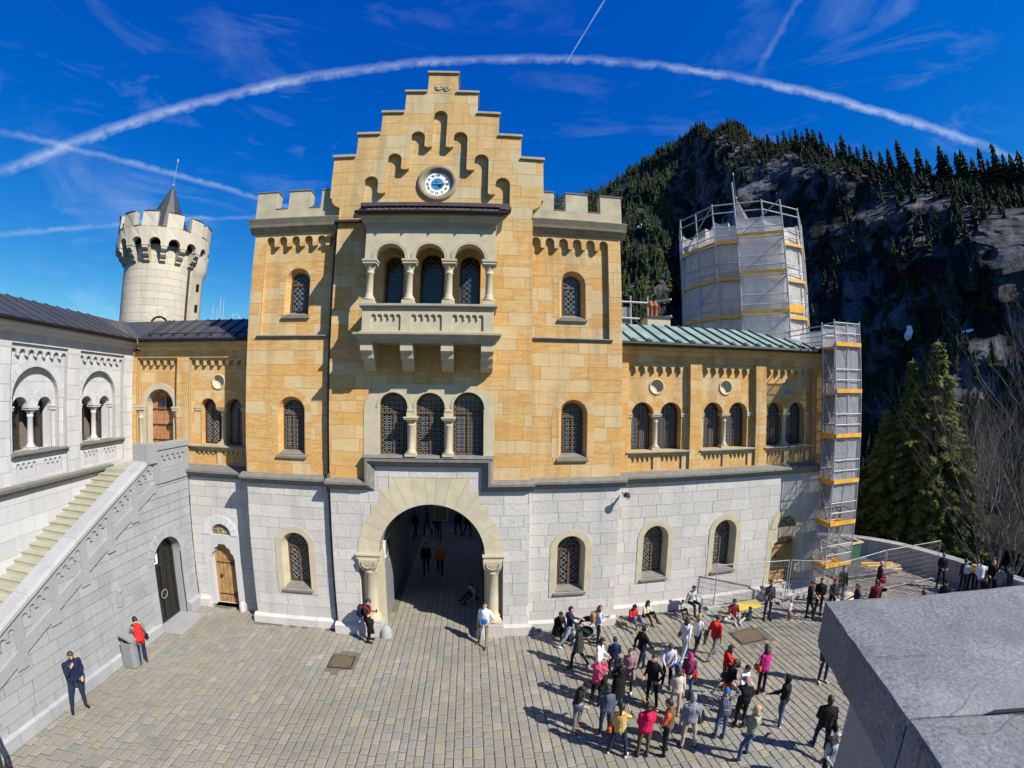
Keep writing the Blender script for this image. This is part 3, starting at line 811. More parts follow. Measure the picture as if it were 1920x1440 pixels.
# clock
b = MB(); b.lathe((-1.51, 15.03, 16.64), [(.55, -.02), (.56, .03), (.60, .07), (.70, .07), (.735, .04), (.75, -.02), (.75, -.08)], 40, 0, 0, 2 * PI, 'y'); ck = b.obj('clock_ring', 'cornice_mid', G, True)
b = MB(); b.lathe((-1.51, 15.03, 16.64), [(.56, .03), (.54, .0), (.50, -.03), (.48, -.08)], 40, 0, 0, 2 * PI, 'y'); b.obj('inner_ring', 'cornice_mid', ck, True)
cp = front(15.09)
b = MB(); prism(b, cp, circ(-1.51, 16.62, .475, 40), (), 0, .06, 0); face = b.obj('clock_face', 'clock_white', G)
b = MB(); prism(b, cp, circ(-1.51, 16.62, .235, 32), (), .012, .01, 0); b.obj('blue_disc', 'clock_blue', face)
def text_obj(body, name, mat, mw, size, parent=None, ext=.004):
    cu = bpy.data.curves.new(name, 'FONT'); cu.body = body; cu.size = size; cu.extrude = ext; cu.align_x = 'CENTER'; cu.align_y = 'CENTER'; cu.resolution_u = 3
    tmp = bpy.data.objects.new('tmp', cu); me = bpy.data.meshes.new_from_object(tmp); me.name = name
    bpy.data.objects.remove(tmp); bpy.data.curves.remove(cu); me.materials.clear(); me.materials.append(MAT[mat])
    o = bpy.data.objects.new(name, me); COL.objects.link(o); o.matrix_world = mw
    if isinstance(parent, Thing):
        o.parent = parent.root; o.matrix_parent_inverse = Matrix.Translation(-parent.loc)
    elif parent is not None: o.parent = parent
    return o
UP = Matrix.Rotation(PI / 2, 4, 'X')
for k, s_ in enumerate(('XII', 'I', 'II', 'III', 'IIII', 'V', 'VI', 'VII', 'VIII', 'IX', 'X', 'XI')):
    a = PI / 2 - k * PI / 6
    mw = Matrix.Translation((-1.51 + .36 * math.cos(a), 15.078, 16.62 + .36 * math.sin(a))) @ UP @ Matrix.Rotation(a - PI / 2, 4, 'Z')
    text_obj(s_, 'numeral', 'clock_dark', mw, .135 if len(s_) < 4 else .105, face)
for L_, w_, deg, m_, nm in ((.22, .05, -38, 'clock_dark', 'hour_hand'), (.34, .03, 4, 'clock_grey', 'minute_hand')):
    a = rad(deg); q = (math.cos(a), math.sin(a)); nn = (-q[1], q[0]); b = MB()
    prism(b, cp, [(-1.51 - q[0] * L_ * .45 - nn[0] * w_ * .8, 16.62 - q[1] * L_ * .45 - nn[1] * w_ * .8), (-1.51 + q[0] * L_ * .7 - nn[0] * w_, 16.62 + q[1] * L_ * .7 - nn[1] * w_), (-1.51 + q[0] * L_, 16.62 + q[1] * L_), (-1.51 + q[0] * L_ * .7 + nn[0] * w_, 16.62 + q[1] * L_ * .7 + nn[1] * w_), (-1.51 - q[0] * L_ * .45 + nn[0] * w_ * .8, 16.62 - q[1] * L_ * .45 + nn[1] * w_ * .8)], (), .03 if nm[0] == 'h' else .04, .008, 0)
    b.obj(nm, m_, face)

# triple window with two columns
oc = [(-2.775, .50), (-1.50, .50), (-.19, .53)]
tri_open = []
holes3 = [arch_poly(c, 6.76, 8.43, r_, 14) for c, r_ in oc]
b = MB(); prism(b, PC, trip_sur, holes3, .02, .3, .34); tw = b.obj('triple_window', 'cream', G)
voussoirs  # (surround is carved in one piece per arch; joints follow below)
for (c, r_), hl in zip(oc, holes3):
    g = MB(); prism(g, PC, hl, (), -.31, 0, 0); g.obj('pane', 'glass', tw)
    f = MB(); prism(f, PC, arch_poly(c, 6.765, 8.43, r_ - .004, 14), [arch_poly(c, 6.83, 8.43, r_ - .055, 14)], -.26, .05, .05); prism(f, PC, rect(c - .03, c + .03, 6.8, 8.3), (), -.255, .04, 0); prism(f, PC, rect(c - r_ + .02, c + r_ - .02, 8.2, 8.27), (), -.25, .04, 0)
    f.obj('window_frame', 'wood_frame', tw)
    lattice(PC, c, 6.82, 8.43, r_ - .06, -.295, 'round', .17).obj('leading', 'lead', tw, kind='stuff')
    b = MB(); prism(b, PC, [(c + (r_ + .07) * math.cos(PI * k / 14), 8.43 + (r_ + .07) * math.sin(PI * k / 14)) for k in range(15)] + [(c - (r_ + .015) * math.cos(PI * k / 14), 8.43 + (r_ + .015) * math.sin(PI * k / 14)) for k in range(15)], (), .045, .03, 0); b.obj('arch_moulding', 'cream', tw)
for cx_ in (-2.135, -.86):
    column(G, cx_, 14.78, 6.78, 8.12, .115, 'cream', tw, .26, .2)
    b = MB(); b.box(cx_ - .15, cx_ + .15, 14.72, 15.1, 8.12, 8.3); b.box(cx_ - .13, cx_ + .13, 14.70, 15.1, 8.3, 8.38); b.obj('impost', 'cream', tw)
MB().add([PC(u, v, q) for u, v, q in ((-3.8, 6.72, .28), (.72, 6.72, .28), (.72, 6.79, .02), (-3.8, 6.79, .02), (-3.8, 6.79, -.3), (.72, 6.79, -.3))], [(0, 1, 2, 3), (3, 2, 5, 4)]).obj('sill', 'cornice_stone', tw)

# oriel: balcony with arcade
OY = 13.8; PO = front(OY)
orl = MB().box(X0 - 2.2, X0 + 2.2, OY - .02, 14.86, 10.84, 10.9).obj('oriel', 'cream', G)
b = MB(); prof = [(-.24, -.9), (-.24, -.02), (-.18, 0), (-.14, .05), (-.03, .1), (0, .16), (.06, .17), (.085, -.9)]
b.add([(X0 + sx * (2.18 + q), OY - q if fr_ else 14.86, 10.78 + n_) for n_, q in ((-.24, 0), (-.16, .03), (-.03, .16), (0, .2), (.06, .2), (.085, .0)) for sx, fr_ in ((-1, 0), (-1, 1), (1, 1), (1, 0))],
      [(i * 4 + k, i * 4 + k + 1, i * 4 + k + 5, i * 4 + k + 4) for i in range(5) for k in range(3)] + [(0, 3, 2, 1), (20, 21, 22, 23)])
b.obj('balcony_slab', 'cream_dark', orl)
for cx_ in (-3.50, -2.19, -.88, .41):
    b = MB(); w = .2; pr = [(13.84, 10.54), (13.84, 10.28), (13.98, 10.2), (14.02, 10.05), (14.3, 9.98), (14.4, 9.78), (14.62, 9.66), (14.86, 9.64), (14.86, 10.54)]
    b.add([(cx_ - w, y, z) for y, z in pr] + [(cx_ + w, y, z) for y, z in pr], [tuple(range(9))[::-1], tuple(range(9, 18))] + [(k, (k + 1) % 9, 9 + (k + 1) % 9, 9 + k)[::-1] for k in range(9)])
    b.obj('bracket', 'cream_dark' if False else 'cream', orl)
# parapet with recessed panels
pans = [frieze_poly(a, c_, 10.92, 11.37, .085, 5, .09, 5) for a, c_ in ((-3.37, -2.39), (-2.06, -1.06), (-.74, .27))]
b = MB(); prism(b, PO, rect(X0 - 2.13, X0 + 2.13, 10.86, 11.66), pans, 0, .14, .06, 0, True)
for pn in pans: prism(b, PO, pn, (), -.06, 0, 0)
b.obj('balcony_parapet', 'cream', orl)
for sx in (-1, 1): x0, x1 = sorted((X0 + sx * 2.128, X0 + sx * 1.99)); MB().box(x0, x1, OY + .14, 14.86, 10.86, 11.66).obj('parapet_side', 'cream', orl)
b = MB(); b.box(X0 - 2.2, X0 + 2.2, OY - .08, OY + .22, 11.66, 11.71); b.box(X0 - 2.24, X0 + 2.24, OY - .12, OY + .26, 11.71, 11.78)
for sx in (-1, 1): x0, x1 = sorted((X0 + sx * 2.23, X0 + sx * 1.95)); b.box(x0, x1, OY + .26, 14.86, 11.66, 11.78)
b.obj('handrail', 'cream_dark', orl)
oa = [(-2.83, .50), (X0, .50), (-.23, .50)]
for cx_ in (X0 - 1.965, -2.18, -.88, X0 + 1.965): column(G, cx_, OY + .16, 11.78, 13.28, .12, 'cream', orl, .42, .3)
o_out = [(X0 - 2.145, 13.28)] + [q for c, r_ in oa for q in arc(c, 13.28, r_, PI, 0, 12)] + [(X0 + 2.145, 13.28), (X0 + 2.145, 14.36), (X0 - 2.145, 14.36)]
b = MB(); prism(b, PO, o_out, (), 0, .32, 0, 0, True); b.obj('arcade_wall', 'cream', orl)
for c, r_ in oa:
    for r0, r1, dd in ((.505, .56, .045), (.575, .62, .025)):
        b = MB(); prism(b, PO, arc(c, 13.3, r1, 0, PI, 16) + arc(c, 13.3, r0, PI, 0, 16), (), dd, .04, 0); b.obj('arch_moulding', 'cream', orl)
for sx in (-1, 1):
    x0, x1 = sorted((X0 + sx * 2.143, X0 + sx * 1.9)); b = MB(); b.box(x0, x1, OY + .32, 14.86, 13.95, 14.36)
    b.obj('arcade_side', 'cream', orl)
b = MB()
b.add([(X0 + sx * (2.145 + q), OY - q if fr_ else 14.86, z) for q, z in ((0, 14.30), (.03, 14.36), (.06, 14.5), (.16, 14.62), (.18, 14.66), (.24, 14.70), (.25, 14.78)) for sx, fr_ in ((-1, 0), (-1, 1), (1, 1), (1, 0))],
      [(i * 4 + k, i * 4 + k + 1, i * 4 + k + 5, i * 4 + k + 4) for i in range(6) for k in range(3)] + [(24, 25, 26, 27)])
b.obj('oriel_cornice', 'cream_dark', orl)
for i in range(43):
    x = X0 - 2.1 + i * .1; MB().box(x - .028, x + .028, OY - .075, OY - .02, 14.40, 14.49).obj('dentil', 'cream', orl)
MB().box(X0 - 2.1, X0 + 2.1, OY + .3, 14.86, 14.28, 14.34).obj('loggia_ceiling', 'plaster_drab', orl)
# oriel roof: tile courses, ridge flashing, gutter, verge
b = MB(); b.add([(X0 - 2.42, 13.48, 14.80), (X0 + 2.42, 13.48, 14.80), (X0 + 2.36, 14.86, 15.5), (X0 - 2.36, 14.86, 15.5), (X0 - 2.42, 13.48, 14.76), (X0 + 2.42, 13.48, 14.76), (X0 + 2.36, 14.86, 14.76), (X0 - 2.36, 14.86, 14.76)], [(0, 1, 2, 3), (4, 5, 1, 0), (5, 6, 2, 1), (7, 4, 0, 3), (4, 7, 6, 5)])
b.obj('oriel_roof', 'tile_roof', orl)
for row in range(4):
    for i in range(22):
        t0 = row * .24; x = X0 - 2.3 + (i + .5 * (row % 2)) * .21
        y0, z0 = 13.47 + t0 * 1.38, 14.83 + t0 * .70; y1, z1 = y0 + .36, z0 + .19
        b = MB(); b.add([(x - .1, y0, z0), (x, y0, z0 + .045), (x + .1, y0, z0), (x - .1, y1, z1), (x, y1, z1 + .03), (x + .1, y1, z1), (x - .1, y0, z0 - .03), (x + .1, y0, z0 - .03)], [(0, 1, 4, 3), (1, 2, 5, 4), (6, 7, 2, 1, 0)], R.random()); b.obj('roof_tile', 'tile_roof', orl)
b = MB(); b.box(X0 - 2.66, X0 + 2.68, 14.60, 14.84, 15.52, 15.66); b.obj('ridge_flashing', 'tile_roof', orl)
b = MB(); b.tube([(X0 - 2.5, 13.42, 14.80), (X0 + 2.52, 13.42, 14.80)], .06, 8); b.obj('gutter', 'gutter_dark', orl)
for i in range(6): MB().box(X0 - 2.2 + i * .88, X0 - 2.17 + i * .88, 13.34, 13.5, 14.72, 14.87).obj('gutter_clip', 'gutter_dark', orl)
MB().box(X0 + 2.3, X0 + 2.72, 14.52, 14.84, 15.42, 15.5).obj('flashing_end', 'tile_roof', orl)
MB().box(CL - .1, X0 - 2.25, 14.70, 14.86, 14.98, 15.06).obj('flashing_strip', 'pipe_brown', G)
# windows behind the arcade
for (c, r_), hl in zip(ow, owin):
    b = MB(); B2 = arch_poly(c, 11.9, 13.42, r_ - .03); m = len(hl)
    b.add([PC(u, v, 0) for u, v in hl] + [PC(u, v, -.3) for u, v in B2], [(k, (k + 1) % m, m + (k + 1) % m, m + k) for k in range(m)]); w_ = b.obj('loggia_window', 'sandstone', G)
    g = MB(); prism(g, PC, B2, (), -.29, 0, 0); g.obj('pane', 'glass', w_)
    f = MB(); prism(f, PC, B2, [arch_poly(c, 11.95, 13.42, r_ - .08)], -.24, .05, .05); f.obj('window_frame', 'wood_dark', w_)
    lattice(PC, c, 11.95, 13.42, r_ - .08, -.275, 'diamond', .17, .009).obj('leading', 'lead', w_, kind='stuff')
# rain pipes
b = MB(); b.tube([(-5.12, 14.78, 14.98), (-5.13, 15.02, 14.7), (-5.13, 15.03, 6.15), (-5.12, 14.82, 5.95), (-5.12, 14.80, 5.55), (-5.13, 15.0, 5.3), (-5.13, 15.02, .5), (-5.13, 14.9, .36), (-5.13, 14.86, .05)], .055, 10); dp = b.obj('rain_pipe', 'pipe_brown', G, True)
for z in (13.2, 11.0, 8.8, 7.2, 4.2, 2.6, 1.0): MB().lathe((-5.13, 15.03, z), [(.056, -.03), (.07, -.03), (.07, .03), (.056, .03)], 12).obj('pipe_clip', 'iron', dp)
# passage
b = MB(); b.box(-3.62, -3.45, 15.76, 22.4, 0, 4.2); b.obj('passage_wall', 'plaster_drab', G)
b = MB(); b.box(.5, .6, 15.76, 22.4, 0, 4.2); b.obj('passage_wall', 'plaster_drab', G)
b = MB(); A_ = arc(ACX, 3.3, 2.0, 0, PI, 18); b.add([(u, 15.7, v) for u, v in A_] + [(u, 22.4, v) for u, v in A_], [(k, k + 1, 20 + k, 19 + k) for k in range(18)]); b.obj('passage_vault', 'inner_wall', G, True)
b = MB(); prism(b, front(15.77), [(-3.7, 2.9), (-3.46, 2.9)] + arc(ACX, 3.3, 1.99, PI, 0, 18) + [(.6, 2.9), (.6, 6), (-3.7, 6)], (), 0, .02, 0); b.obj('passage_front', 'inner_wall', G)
b = MB(); b.box(-3.44, -3.36, 15.9, 17.3, .02, 2.5); gd = b.obj('passage_door', 'door_grey', G)
for k in range(3): MB().box(-3.36, -3.335, 16.0 + k * .43, 16.36 + k * .43, .3, 2.3).obj('door_panel', 'door_grey', gd)
b = MB(); b.box(-3.44, -3.36, 15.95, 17.0, 2.62, 3.3); pz = b.obj('notice_frame', 'paper', G); MB().box(-3.36, -3.345, 16.02, 16.93, 2.69, 3.23).obj('notice_sheet', 'poster', pz)
b = MB(); b.tube([(-3.42, 16.6, 4.1), (-3.2, 16.6, 4.25), (-3.0, 16.6, 4.1)], .025, 6); b.box(-3.1, -2.9, 16.5, 16.7, 3.62, 4.0); b.lathe((-3.0, 16.6, 4.0), [(.16, 0), (.02, .16)], 6); b.obj('wall_lantern', 'iron', G)
# loudspeaker horn at the right corner of the gatehouse
b = MB(); b.lathe((5.46, 15.0, 5.28), [(.03, .0), (.05, .1), (.09, .2), (.15, .26), (.155, .27)], 16, 0, 0, 2 * PI, 'y'); b.bar((5.46, 15.2, 5.3), (5.46, 14.95, 5.3), .05); b.obj('loudspeaker', 'steel_dull', G, True)
G.finish()
# ------------------------------------------------------------------ wings beside the gatehouse
def twin_poly(c1, c2, r, sill, spring, n=10):
    return [(c1 - r, sill), (c2 + r, sill)] + arc(c2, spring, r, 0, PI, n) + arc(c1, spring, r, 0, PI, n)
def twin_window(T, pl, c1, c2, r, sill, spring, d, depth, mat, colmat, style='round', vmat=None, vous=7, gl='glass', colr=.10, colfwd=.0, lead=True):
    P = twin_poly(c1, c2, r, sill, spring); m = len(P)
    b = MB(); b.add([pl(u, v, d + .001) for u, v in P] + [pl(u, v, d - depth) for u, v in P], [(k, (k + 1) % m, m + (k + 1) % m, m + k) for k in range(m)])
    w = b.obj('twin_window', mat, T)
    for ci_, c in enumerate((c1, c2)):
        A = arch_poly(c, sill, spring, r - .003, 10)
        g = MB(); prism(g, pl, A, (), d - depth + .02, 0, 0); g.obj('pane', gl, w)
        f = MB(); prism(f, pl, A, [arch_poly(c, sill + .05, spring, r - .05, 10)], d - depth + .06, .04, .04); prism(f, pl, rect(c - .025, c + .025, sill, spring), (), d - depth + .063, .04, 0)
        f.obj('window_frame', 'wood_dark', w)
        if lead: lattice(pl, c, sill + .05, spring, r - .05, d - depth + .032, style, .16).obj('leading', 'lead', w, kind='stuff')
        if vous: voussoirs(T, pl, c, spring, r + .004, r + .3, vous, d + .006 + .005 * ci_, vmat or mat, parent=w)
    xm = (c1 + c2) / 2; gap = c2 - c1 - 2 * r
    b = MB(); prism(b, pl, rect(c1 + r, c2 - r, spring, spring + .02), (), d + .0, depth, 0); b.obj('spandrel_soffit', mat, w)
    q = pl(xm, 0, d - gap * .55 + colfwd)
    column(T, q[0], q[1], sill, spring - .0, colr, colmat, w, .3, .2)
    for u, s_ in ((c1 - r, -1), (c2 + r, 1)):
        a, e = sorted((u - s_ * .02, u + s_ * .28)); b = MB(); prism(b, pl, rect(a, e, spring - .13, spring - .03), (), d + .04, .2, 0); prism(b, pl, rect(a - .02, e + .02, spring - .03, spring + .02), (), d + .06, .2, 0); b.obj('impost', colmat, w)
    return w
def apron_panels(T, pl, spans, bottom, spring, d, mat, n=5, depth=.06):
    ps = [frieze_poly(a, e, bottom, spring, .075, n, .09, 5) for a, e in spans]
    for p in ps:
        b = MB(); prism(b, pl, p, (), d - depth, 0, 0); b.obj('apron_panel', mat, T)
    return ps

SW = Thing('side_wing', 'two-storey yellow wing with green copper roof to the right of the gatehouse', 'building', (10.4, 17, 0))
WU, WL_ = front(16.05), front(15.75)
WX0, WX1 = 5.36, 15.55
for q in ((WX0 + .02, WX1, 16.80, 21, 0, 10.7), (WX1 - .3, WX1, 15.95, 16.82, .3, 10.6)): MB().box(*q).obj('rear_wall', 'sandstone', SW)
bays = [(5.95, 8.63), (9.16, 11.86), (12.40, 15.10)]
recs = [rect(a, e, 5.93, 10.19) for a, e in bays]
masonry(SW, WU, rect(WX0, WX1, 5.9, 10.5), recs, 'sandstone_block', 'sandstone', 'mortar_sand', h=.45, lmin=.4, lmax=.9, j=.008, proud=.012, out=.2, hole=.12, jitter=.003)
for a, e in bays:
    fp = frieze_poly(a + .02, e - .02, 6.70, 9.93, .150, 7, .10)
    c1, c2 = a + .67, a + 1.91; r_ = .465
    oc_ = circ(a + 1.27, 9.26, .27, 24)
    sp = [(a + .15, a + 1.12), (a + 1.42, a + 2.38)]
    ap = apron_panels(SW, WU, sp, 5.95, 6.42, -.09, 'sandstone')
    masonry(SW, WU, rect(a, e, 5.93, 10.19), [fp] + ap, 'sandstone_block', 'sandstone_pale', 'mortar_sand', d=-.09, h=.5, lmin=.5, lmax=1.1, j=.006, proud=.01, out=0, hole=.14, jitter=.002)
    tp = twin_poly(c1, c2, r_, 6.70, 8.17)
    masonry(SW, WU, fp, [tp, oc_], 'sandstone_block', 'sandstone', 'mortar_sand', d=-.22, h=.46, lmin=.6, lmax=1.2, j=.006, proud=.01, out=0, hole=.02, jitter=.002)
    twin_window(SW, WU, c1, c2, r_, 6.72, 8.17, -.22, .40, 'sandstone', 'cream', 'round', 'sandstone', colr=.105)
    b = MB(); q = WU(a + 1.27, 9.26, -.22); b.lathe(q, [(.34, -.02), (.33, .03), (.28, .04), (.27, .02), (.24, -.12), (0, -.13)], 24, 0, 0, 2 * PI, 'y'); b.obj('oculus', 'cream', SW, True)
    b = MB(); sweep(b, WU, [(a - .05, 6.66), (e + .02, 6.66)], [(-.06, -.2), (-.06, -.0), (.0, .06), (.04, .06), (.06, -.2)]); b.obj('window_ledge', 'cream_dark', SW)
# eaves cornice, ledge
b = MB(); sweep(b, WU, [(WX0, 10.66), (WX1 + .3, 10.66)], [(-.18, -.1), (-.18, .04), (-.1, .08), (-.04, .2), (.04, .2), (.06, .25), (.16, .27), (.2, .27), (.24, -.1)]); b.obj('eaves_cornice', 'sandstone_pale', SW)
u = WX0
while u < WX1:
    w = min(R.uniform(.9, 1.4), WX1 + .12 - u); b = MB(); sweep(b, WL_, [(u + .004, 5.72), (u + w - .004, 5.72)], [(-.2, -.1), (-.2, .06), (-.1, .1), (-.04, .2), (.02, .22), (.02, .28), (.1, .28), (.2, -.34)], R.random()); b.obj('ledge_stone', 'cornice_stone', SW); u += w
# granite storey
lw = [(7.18, .54), (10.38, .54)]
dcx = 13.62
door_p = [(dcx - .72, .5), (dcx + .72, .5), (dcx + .72, 2.2), (dcx + .62, 2.3), (dcx + .62, 2.42), (dcx + .45, 2.5), (dcx + .45, 2.62), (dcx + .28, 2.7), (dcx - .28, 2.7), (dcx - .45, 2.62), (dcx - .45, 2.5), (dcx - .62, 2.42), (dcx - .62, 2.3), (dcx - .72, 2.2)]
tym = [(dcx - .52, 3.1)] + [(dcx + .52, 3.1)] + arc(dcx, 3.1, .52, 0, PI, 10)[1:-1]
dsur = arch_poly(dcx, .5, 3.1, 1.0, 14)
masonry(SW, WL_, rect(WX0, WX1, .45, 5.54), [arch_poly(c, 1.54, 3.22, r_) for c, r_ in lw] + [dsur], 'granite_block', 'granite', 'mortar_light', h=.45, out=.3, hole=.05)
for c, r_ in lw: window(SW, WL_, c, 1.54, 3.22, r_, 0, .42, .10, .25, 'cream', 0, 'diamond', band=True)
plinth(SW, WL_, WX0, 12.45, .45, .14); plinth(SW, WL_, 14.75, WX1 + .1, .45, .14)
def relief_door(T, pl, cx, z0, dp, ty, sur, d, leaf, sur_mat, num=None):
    b = MB(); prism(b, pl, sur, [dp, ty], d + .01, .04, .3); s_ = b.obj('door_surround', sur_mat, T)
    b = MB(); prism(b, pl, dp, (), d - .28, .05, 0); dr = b.obj('door', leaf, T)
    us = [p[0] for p in dp]; zt = max(p[1] for p in dp)
    for k in range(1, 6):
        u = min(us) + (max(us) - min(us)) * k / 6; b = MB(); prism(b, pl, rect(u - .006, u + .006, z0, zt - .5), (), d - .276, .01, 0); b.obj('plank_joint', 'wood_dark', dr)
    b = MB(); q = pl(cx - .28, z0 + 1.2, d - .25); b.lathe(q, [(.05, .0), (.05, .03), (.075, .03), (.075, 0)], 14, 0, 0, 2 * PI, 'y'); b.obj('door_ring', 'iron', dr)
    for zz in (.35, 1.75):
        b = MB(); prism(b, pl, rect(min(us) + .05, max(us) - .2, z0 + zz, z0 + zz + .05), (), d - .272, .02, 0)
        q = pl(max(us) - .25, z0 + zz + .03, d - .262); b.lathe(q, [(.09, 0), (.09, .02), (.12, .02), (.12, 0)], 14, 0, 0, 1.6 * PI, 'y'); b.obj('strap_hinge', 'iron', dr)
    b = MB(); prism(b, pl, ty, (), d - .12, 0, 0)
    zb = min(p[1] for p in ty); rr = max(p[0] for p in ty) - cx
    rg = random.Random(int(cx * 100))
    for k in range(46):
        a = rg.uniform(0, PI); q_ = rg.random() ** .5 * (rr - .08); p = pl(cx + q_ * math.cos(a), zb + .06 + q_ * math.sin(a) * .92, d - .12)
        b.ball(p, rg.uniform(.04, .08), 8, 6, 0, (1.2, .7, .9))
    b.obj('tympanum_relief', 'relief_bronze', T, True)
    voussoirs(T, pl, cx, zb, rr + .03, rr + .36, 9, d + .035, sur_mat, parent=s_, depth=.03)
relief_door(SW, WL_, dcx, .5, door_p, tym, dsur, 0, 'wood_oak', 'cream')
for k in range(3): MB().box(dcx - 1.0 - .15 * k, dcx + 1.0 + .15 * k, 15.45 - .3 * k, 15.74, .5 - .165 * (k + 1), .5 - .165 * k).obj('door_step', 'granite', SW)
# copper roof in seamed panels
EY, EZ, RY, RZ = 15.70, 10.95, 18.3, 12.06
def slope_pt(x, t): return (x, EY + (RY - EY) * t, EZ + (RZ - EZ) * t)
HX = 13.0; EX = 16.0
def tmax(x): return 1.0 if x <= HX else max(0.0, (EX - x) / (EX - HX))
x = WX0
while x < EX - .1:
    w = min(.64, EX - x); xe = x + w; ts = (tmax(x), tmax(xe))
    b = MB(); top = [slope_pt(xe, ts[1]), slope_pt(x, ts[0])]
    if x < HX < xe: top = [slope_pt(xe, ts[1]), slope_pt(HX, 1), slope_pt(x, 1)]
    b.add([slope_pt(x, 0), slope_pt(xe, 0)] + top, [tuple(range(2 + len(top)))], R.random()); b.obj('roof_panel', 'copper', SW)
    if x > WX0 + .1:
        p0, p1 = slope_pt(x, .0), slope_pt(x, ts[0]); b = MB(); b.bar((p0[0], p0[1], p0[2] + .03), (p1[0], p1[1], p1[2] + .03), .05, .07); b.obj('standing_seam', 'roof_dark', SW)  # seams coloured dark to put their shadow lines into the copper roof
        p0 = slope_pt(x + .06, .06); b = MB(); b.add([(p0[0] - .1, p0[1] - .1, p0[2]), (p0[0] + .22, p0[1], p0[2] + .02), (p0[0] - .05, p0[1] + .25, p0[2] + .1), (p0[0] + .02, p0[1] + .02, p0[2] + .13)], [(0, 1, 3), (1, 2, 3), (2, 0, 3)]); b.obj('snow_guard', 'gutter_dark', SW)
    x = xe
b = MB(); b.add([(HX, RY, RZ), (EX, EY, EZ), (EX, 21.1, EZ), (HX, 18.35, RZ), (WX0, 21.1, EZ), (WX0, RY + .02, RZ)], [(0, 1, 2, 3), (0, 3, 2, 4, 5)]); b.obj('rear_roof', 'copper', SW)
b = MB(); b.tube([(WX0, EY - .05, EZ - .06), (EX + .08, EY - .05, EZ - .06), (EX + .08, 20.5, EZ - .06)], .095, 8); b.obj('gutter', 'gutter_dark', SW)
b = MB(); b.box(WX0, EX, EY, 16.1, EZ - .12, EZ - .02); b.obj('eaves_board', 'gutter_dark', SW)
SW.finish()

# chimney behind the copper roof
CH = Thing('chimney', 'small brick chimney with terracotta pots behind the green copper roof', 'chimney', (9.3, 20.6, 11))
b = MB(); b.box(8.5, 9.75, 20.2, 21, 10.9, 12.78); b.obj('stack', 'tower_stone', CH); MB().box(8.42, 9.83, 20.12, 21.08, 12.78, 12.86).obj('capping', 'roof_dark', CH)
for x in (8.85, 9.1): b = MB(); b.lathe((x, 20.6, 12.86), [(.11, 0), (.12, .5), (.16, .54), (.16, .62), (.03, .86), (0, .86)], 12); b.obj('chimney_pot', 'terracotta', CH, True)

# ------------------------------------------------------------------ annex between the gatehouse and the white gallery
AN = Thing('annex', 'yellow sandstone annex with brown arched door left of the gatehouse', 'building', (-11.6, 17, 0))
AU, AL = front(16.4), front(15.95)
MB().box(-16.5, XL - .01, 17.3, 21, 0, 10.7).obj('rear_wall', 'sandstone', AN)
MB().box(-11.55, XL, 16.3, 17.0, 0, 5.5).obj('rear_wall', 'inner_wall', AN)
p1, p2 = (-14.58, -12.44), (-11.84, -8.95)
recs = [rect(p1[0], p1[1], 5.86, 10.23), rect(p2[0], p2[1], 5.86, 10.23)]
masonry(AN, AU, rect(-14.8, XL, 5.84, 10.52), recs, 'sandstone_block', 'sandstone', 'mortar_sand', h=.45, lmin=.4, lmax=.9, j=.008, proud=.012, out=.2, hole=.12, jitter=.003)
fp1 = frieze_poly(p1[0] + .03, p1[1] - .02, 5.86, 10.01, .128, 6, .10); fp2 = frieze_poly(p2[0] + .03, p2[1] - .02, 6.66, 10.01, .128, 8, .10)
ap = apron_panels(AN, AU, [(-11.56, -10.52), (-10.28, -9.2)], 5.9, 6.4, -.09, 'sandstone')
for (a, e), hs in ((p1, [fp1]), (p2, [fp2] + ap)):
    masonry(AN, AU, rect(a, e, 5.86, 10.23), hs, 'sandstone_block', 'sandstone_pale', 'mortar_sand', d=-.09, h=.5, lmin=.5, lmax=1.1, j=.006, proud=.01, out=0, hole=.14, jitter=.002)
dc, dr_, ds = -13.47, .72, 8.2
dh = arch_poly(dc, 5.86, ds, dr_, 14)
masonry(AN, AU, fp1, [dh], 'sandstone_block', 'sandstone', 'mortar_sand', d=-.22, h=.46, lmin=.5, lmax=1.0, j=.006, proud=.01, out=0, hole=.02)
b = MB(); prism(b, AU, arch_poly(dc, 5.86, ds, dr_ + .26, 16), [dh], -.19, .04, .5); b.obj('portal', 'cream', AN)
b = MB(); A = arch_poly(dc, 5.86, ds, dr_ - .01, 14); prism(b, AU, A, (), -.62, 0, 0); dd = b.obj('arched_door', 'wood_door', AN)
b = MB(); prism(b, AU, [(dc + .5 * math.cos(PI * k / 10), 8.12 + .5 * math.sin(PI * k / 10)) for k in range(11)], (), -.61, 0, 0); b.obj('fanlight', 'glass_blue', dd)
for u in (dc - .48, dc, dc + .48): b = MB(); prism(b, AU, rect(u - .04, u + .04, 5.9, 8.75), (), -.59, .03, 0); b.obj('stile', 'wood_door', dd)
for z in (5.98, 6.7, 7.35, 8.02): b = MB(); prism(b, AU, rect(dc - .68, dc + .68, z, z + .055), (), -.585, .03, 0); b.obj('iron_strap', 'iron', dd)
for u in (dc - .98, dc + .98):
    q = AU(u, 0, -.16); column(AN, q[0], q[1], 5.86, 8.2, .095, 'cream', None, .5, .3, name='door_column')
c1, c2, r_ = -11.0, -9.78, .37
tp = twin_poly(c1, c2, r_, 6.66, 8.26); oc_ = circ(-10.52, 9.25, .265, 24)
masonry(AN, AU, fp2, [tp, oc_], 'sandstone_block', 'sandstone', 'mortar_sand', d=-.22, h=.46, lmin=.6, lmax=1.2, j=.006, proud=.01, out=0, hole=.02)
twin_window(AN, AU, c1, c2, r_, 6.68, 8.2, -.22, .40, 'sandstone', 'cream', 'diamond', 'sandstone', colr=.12)
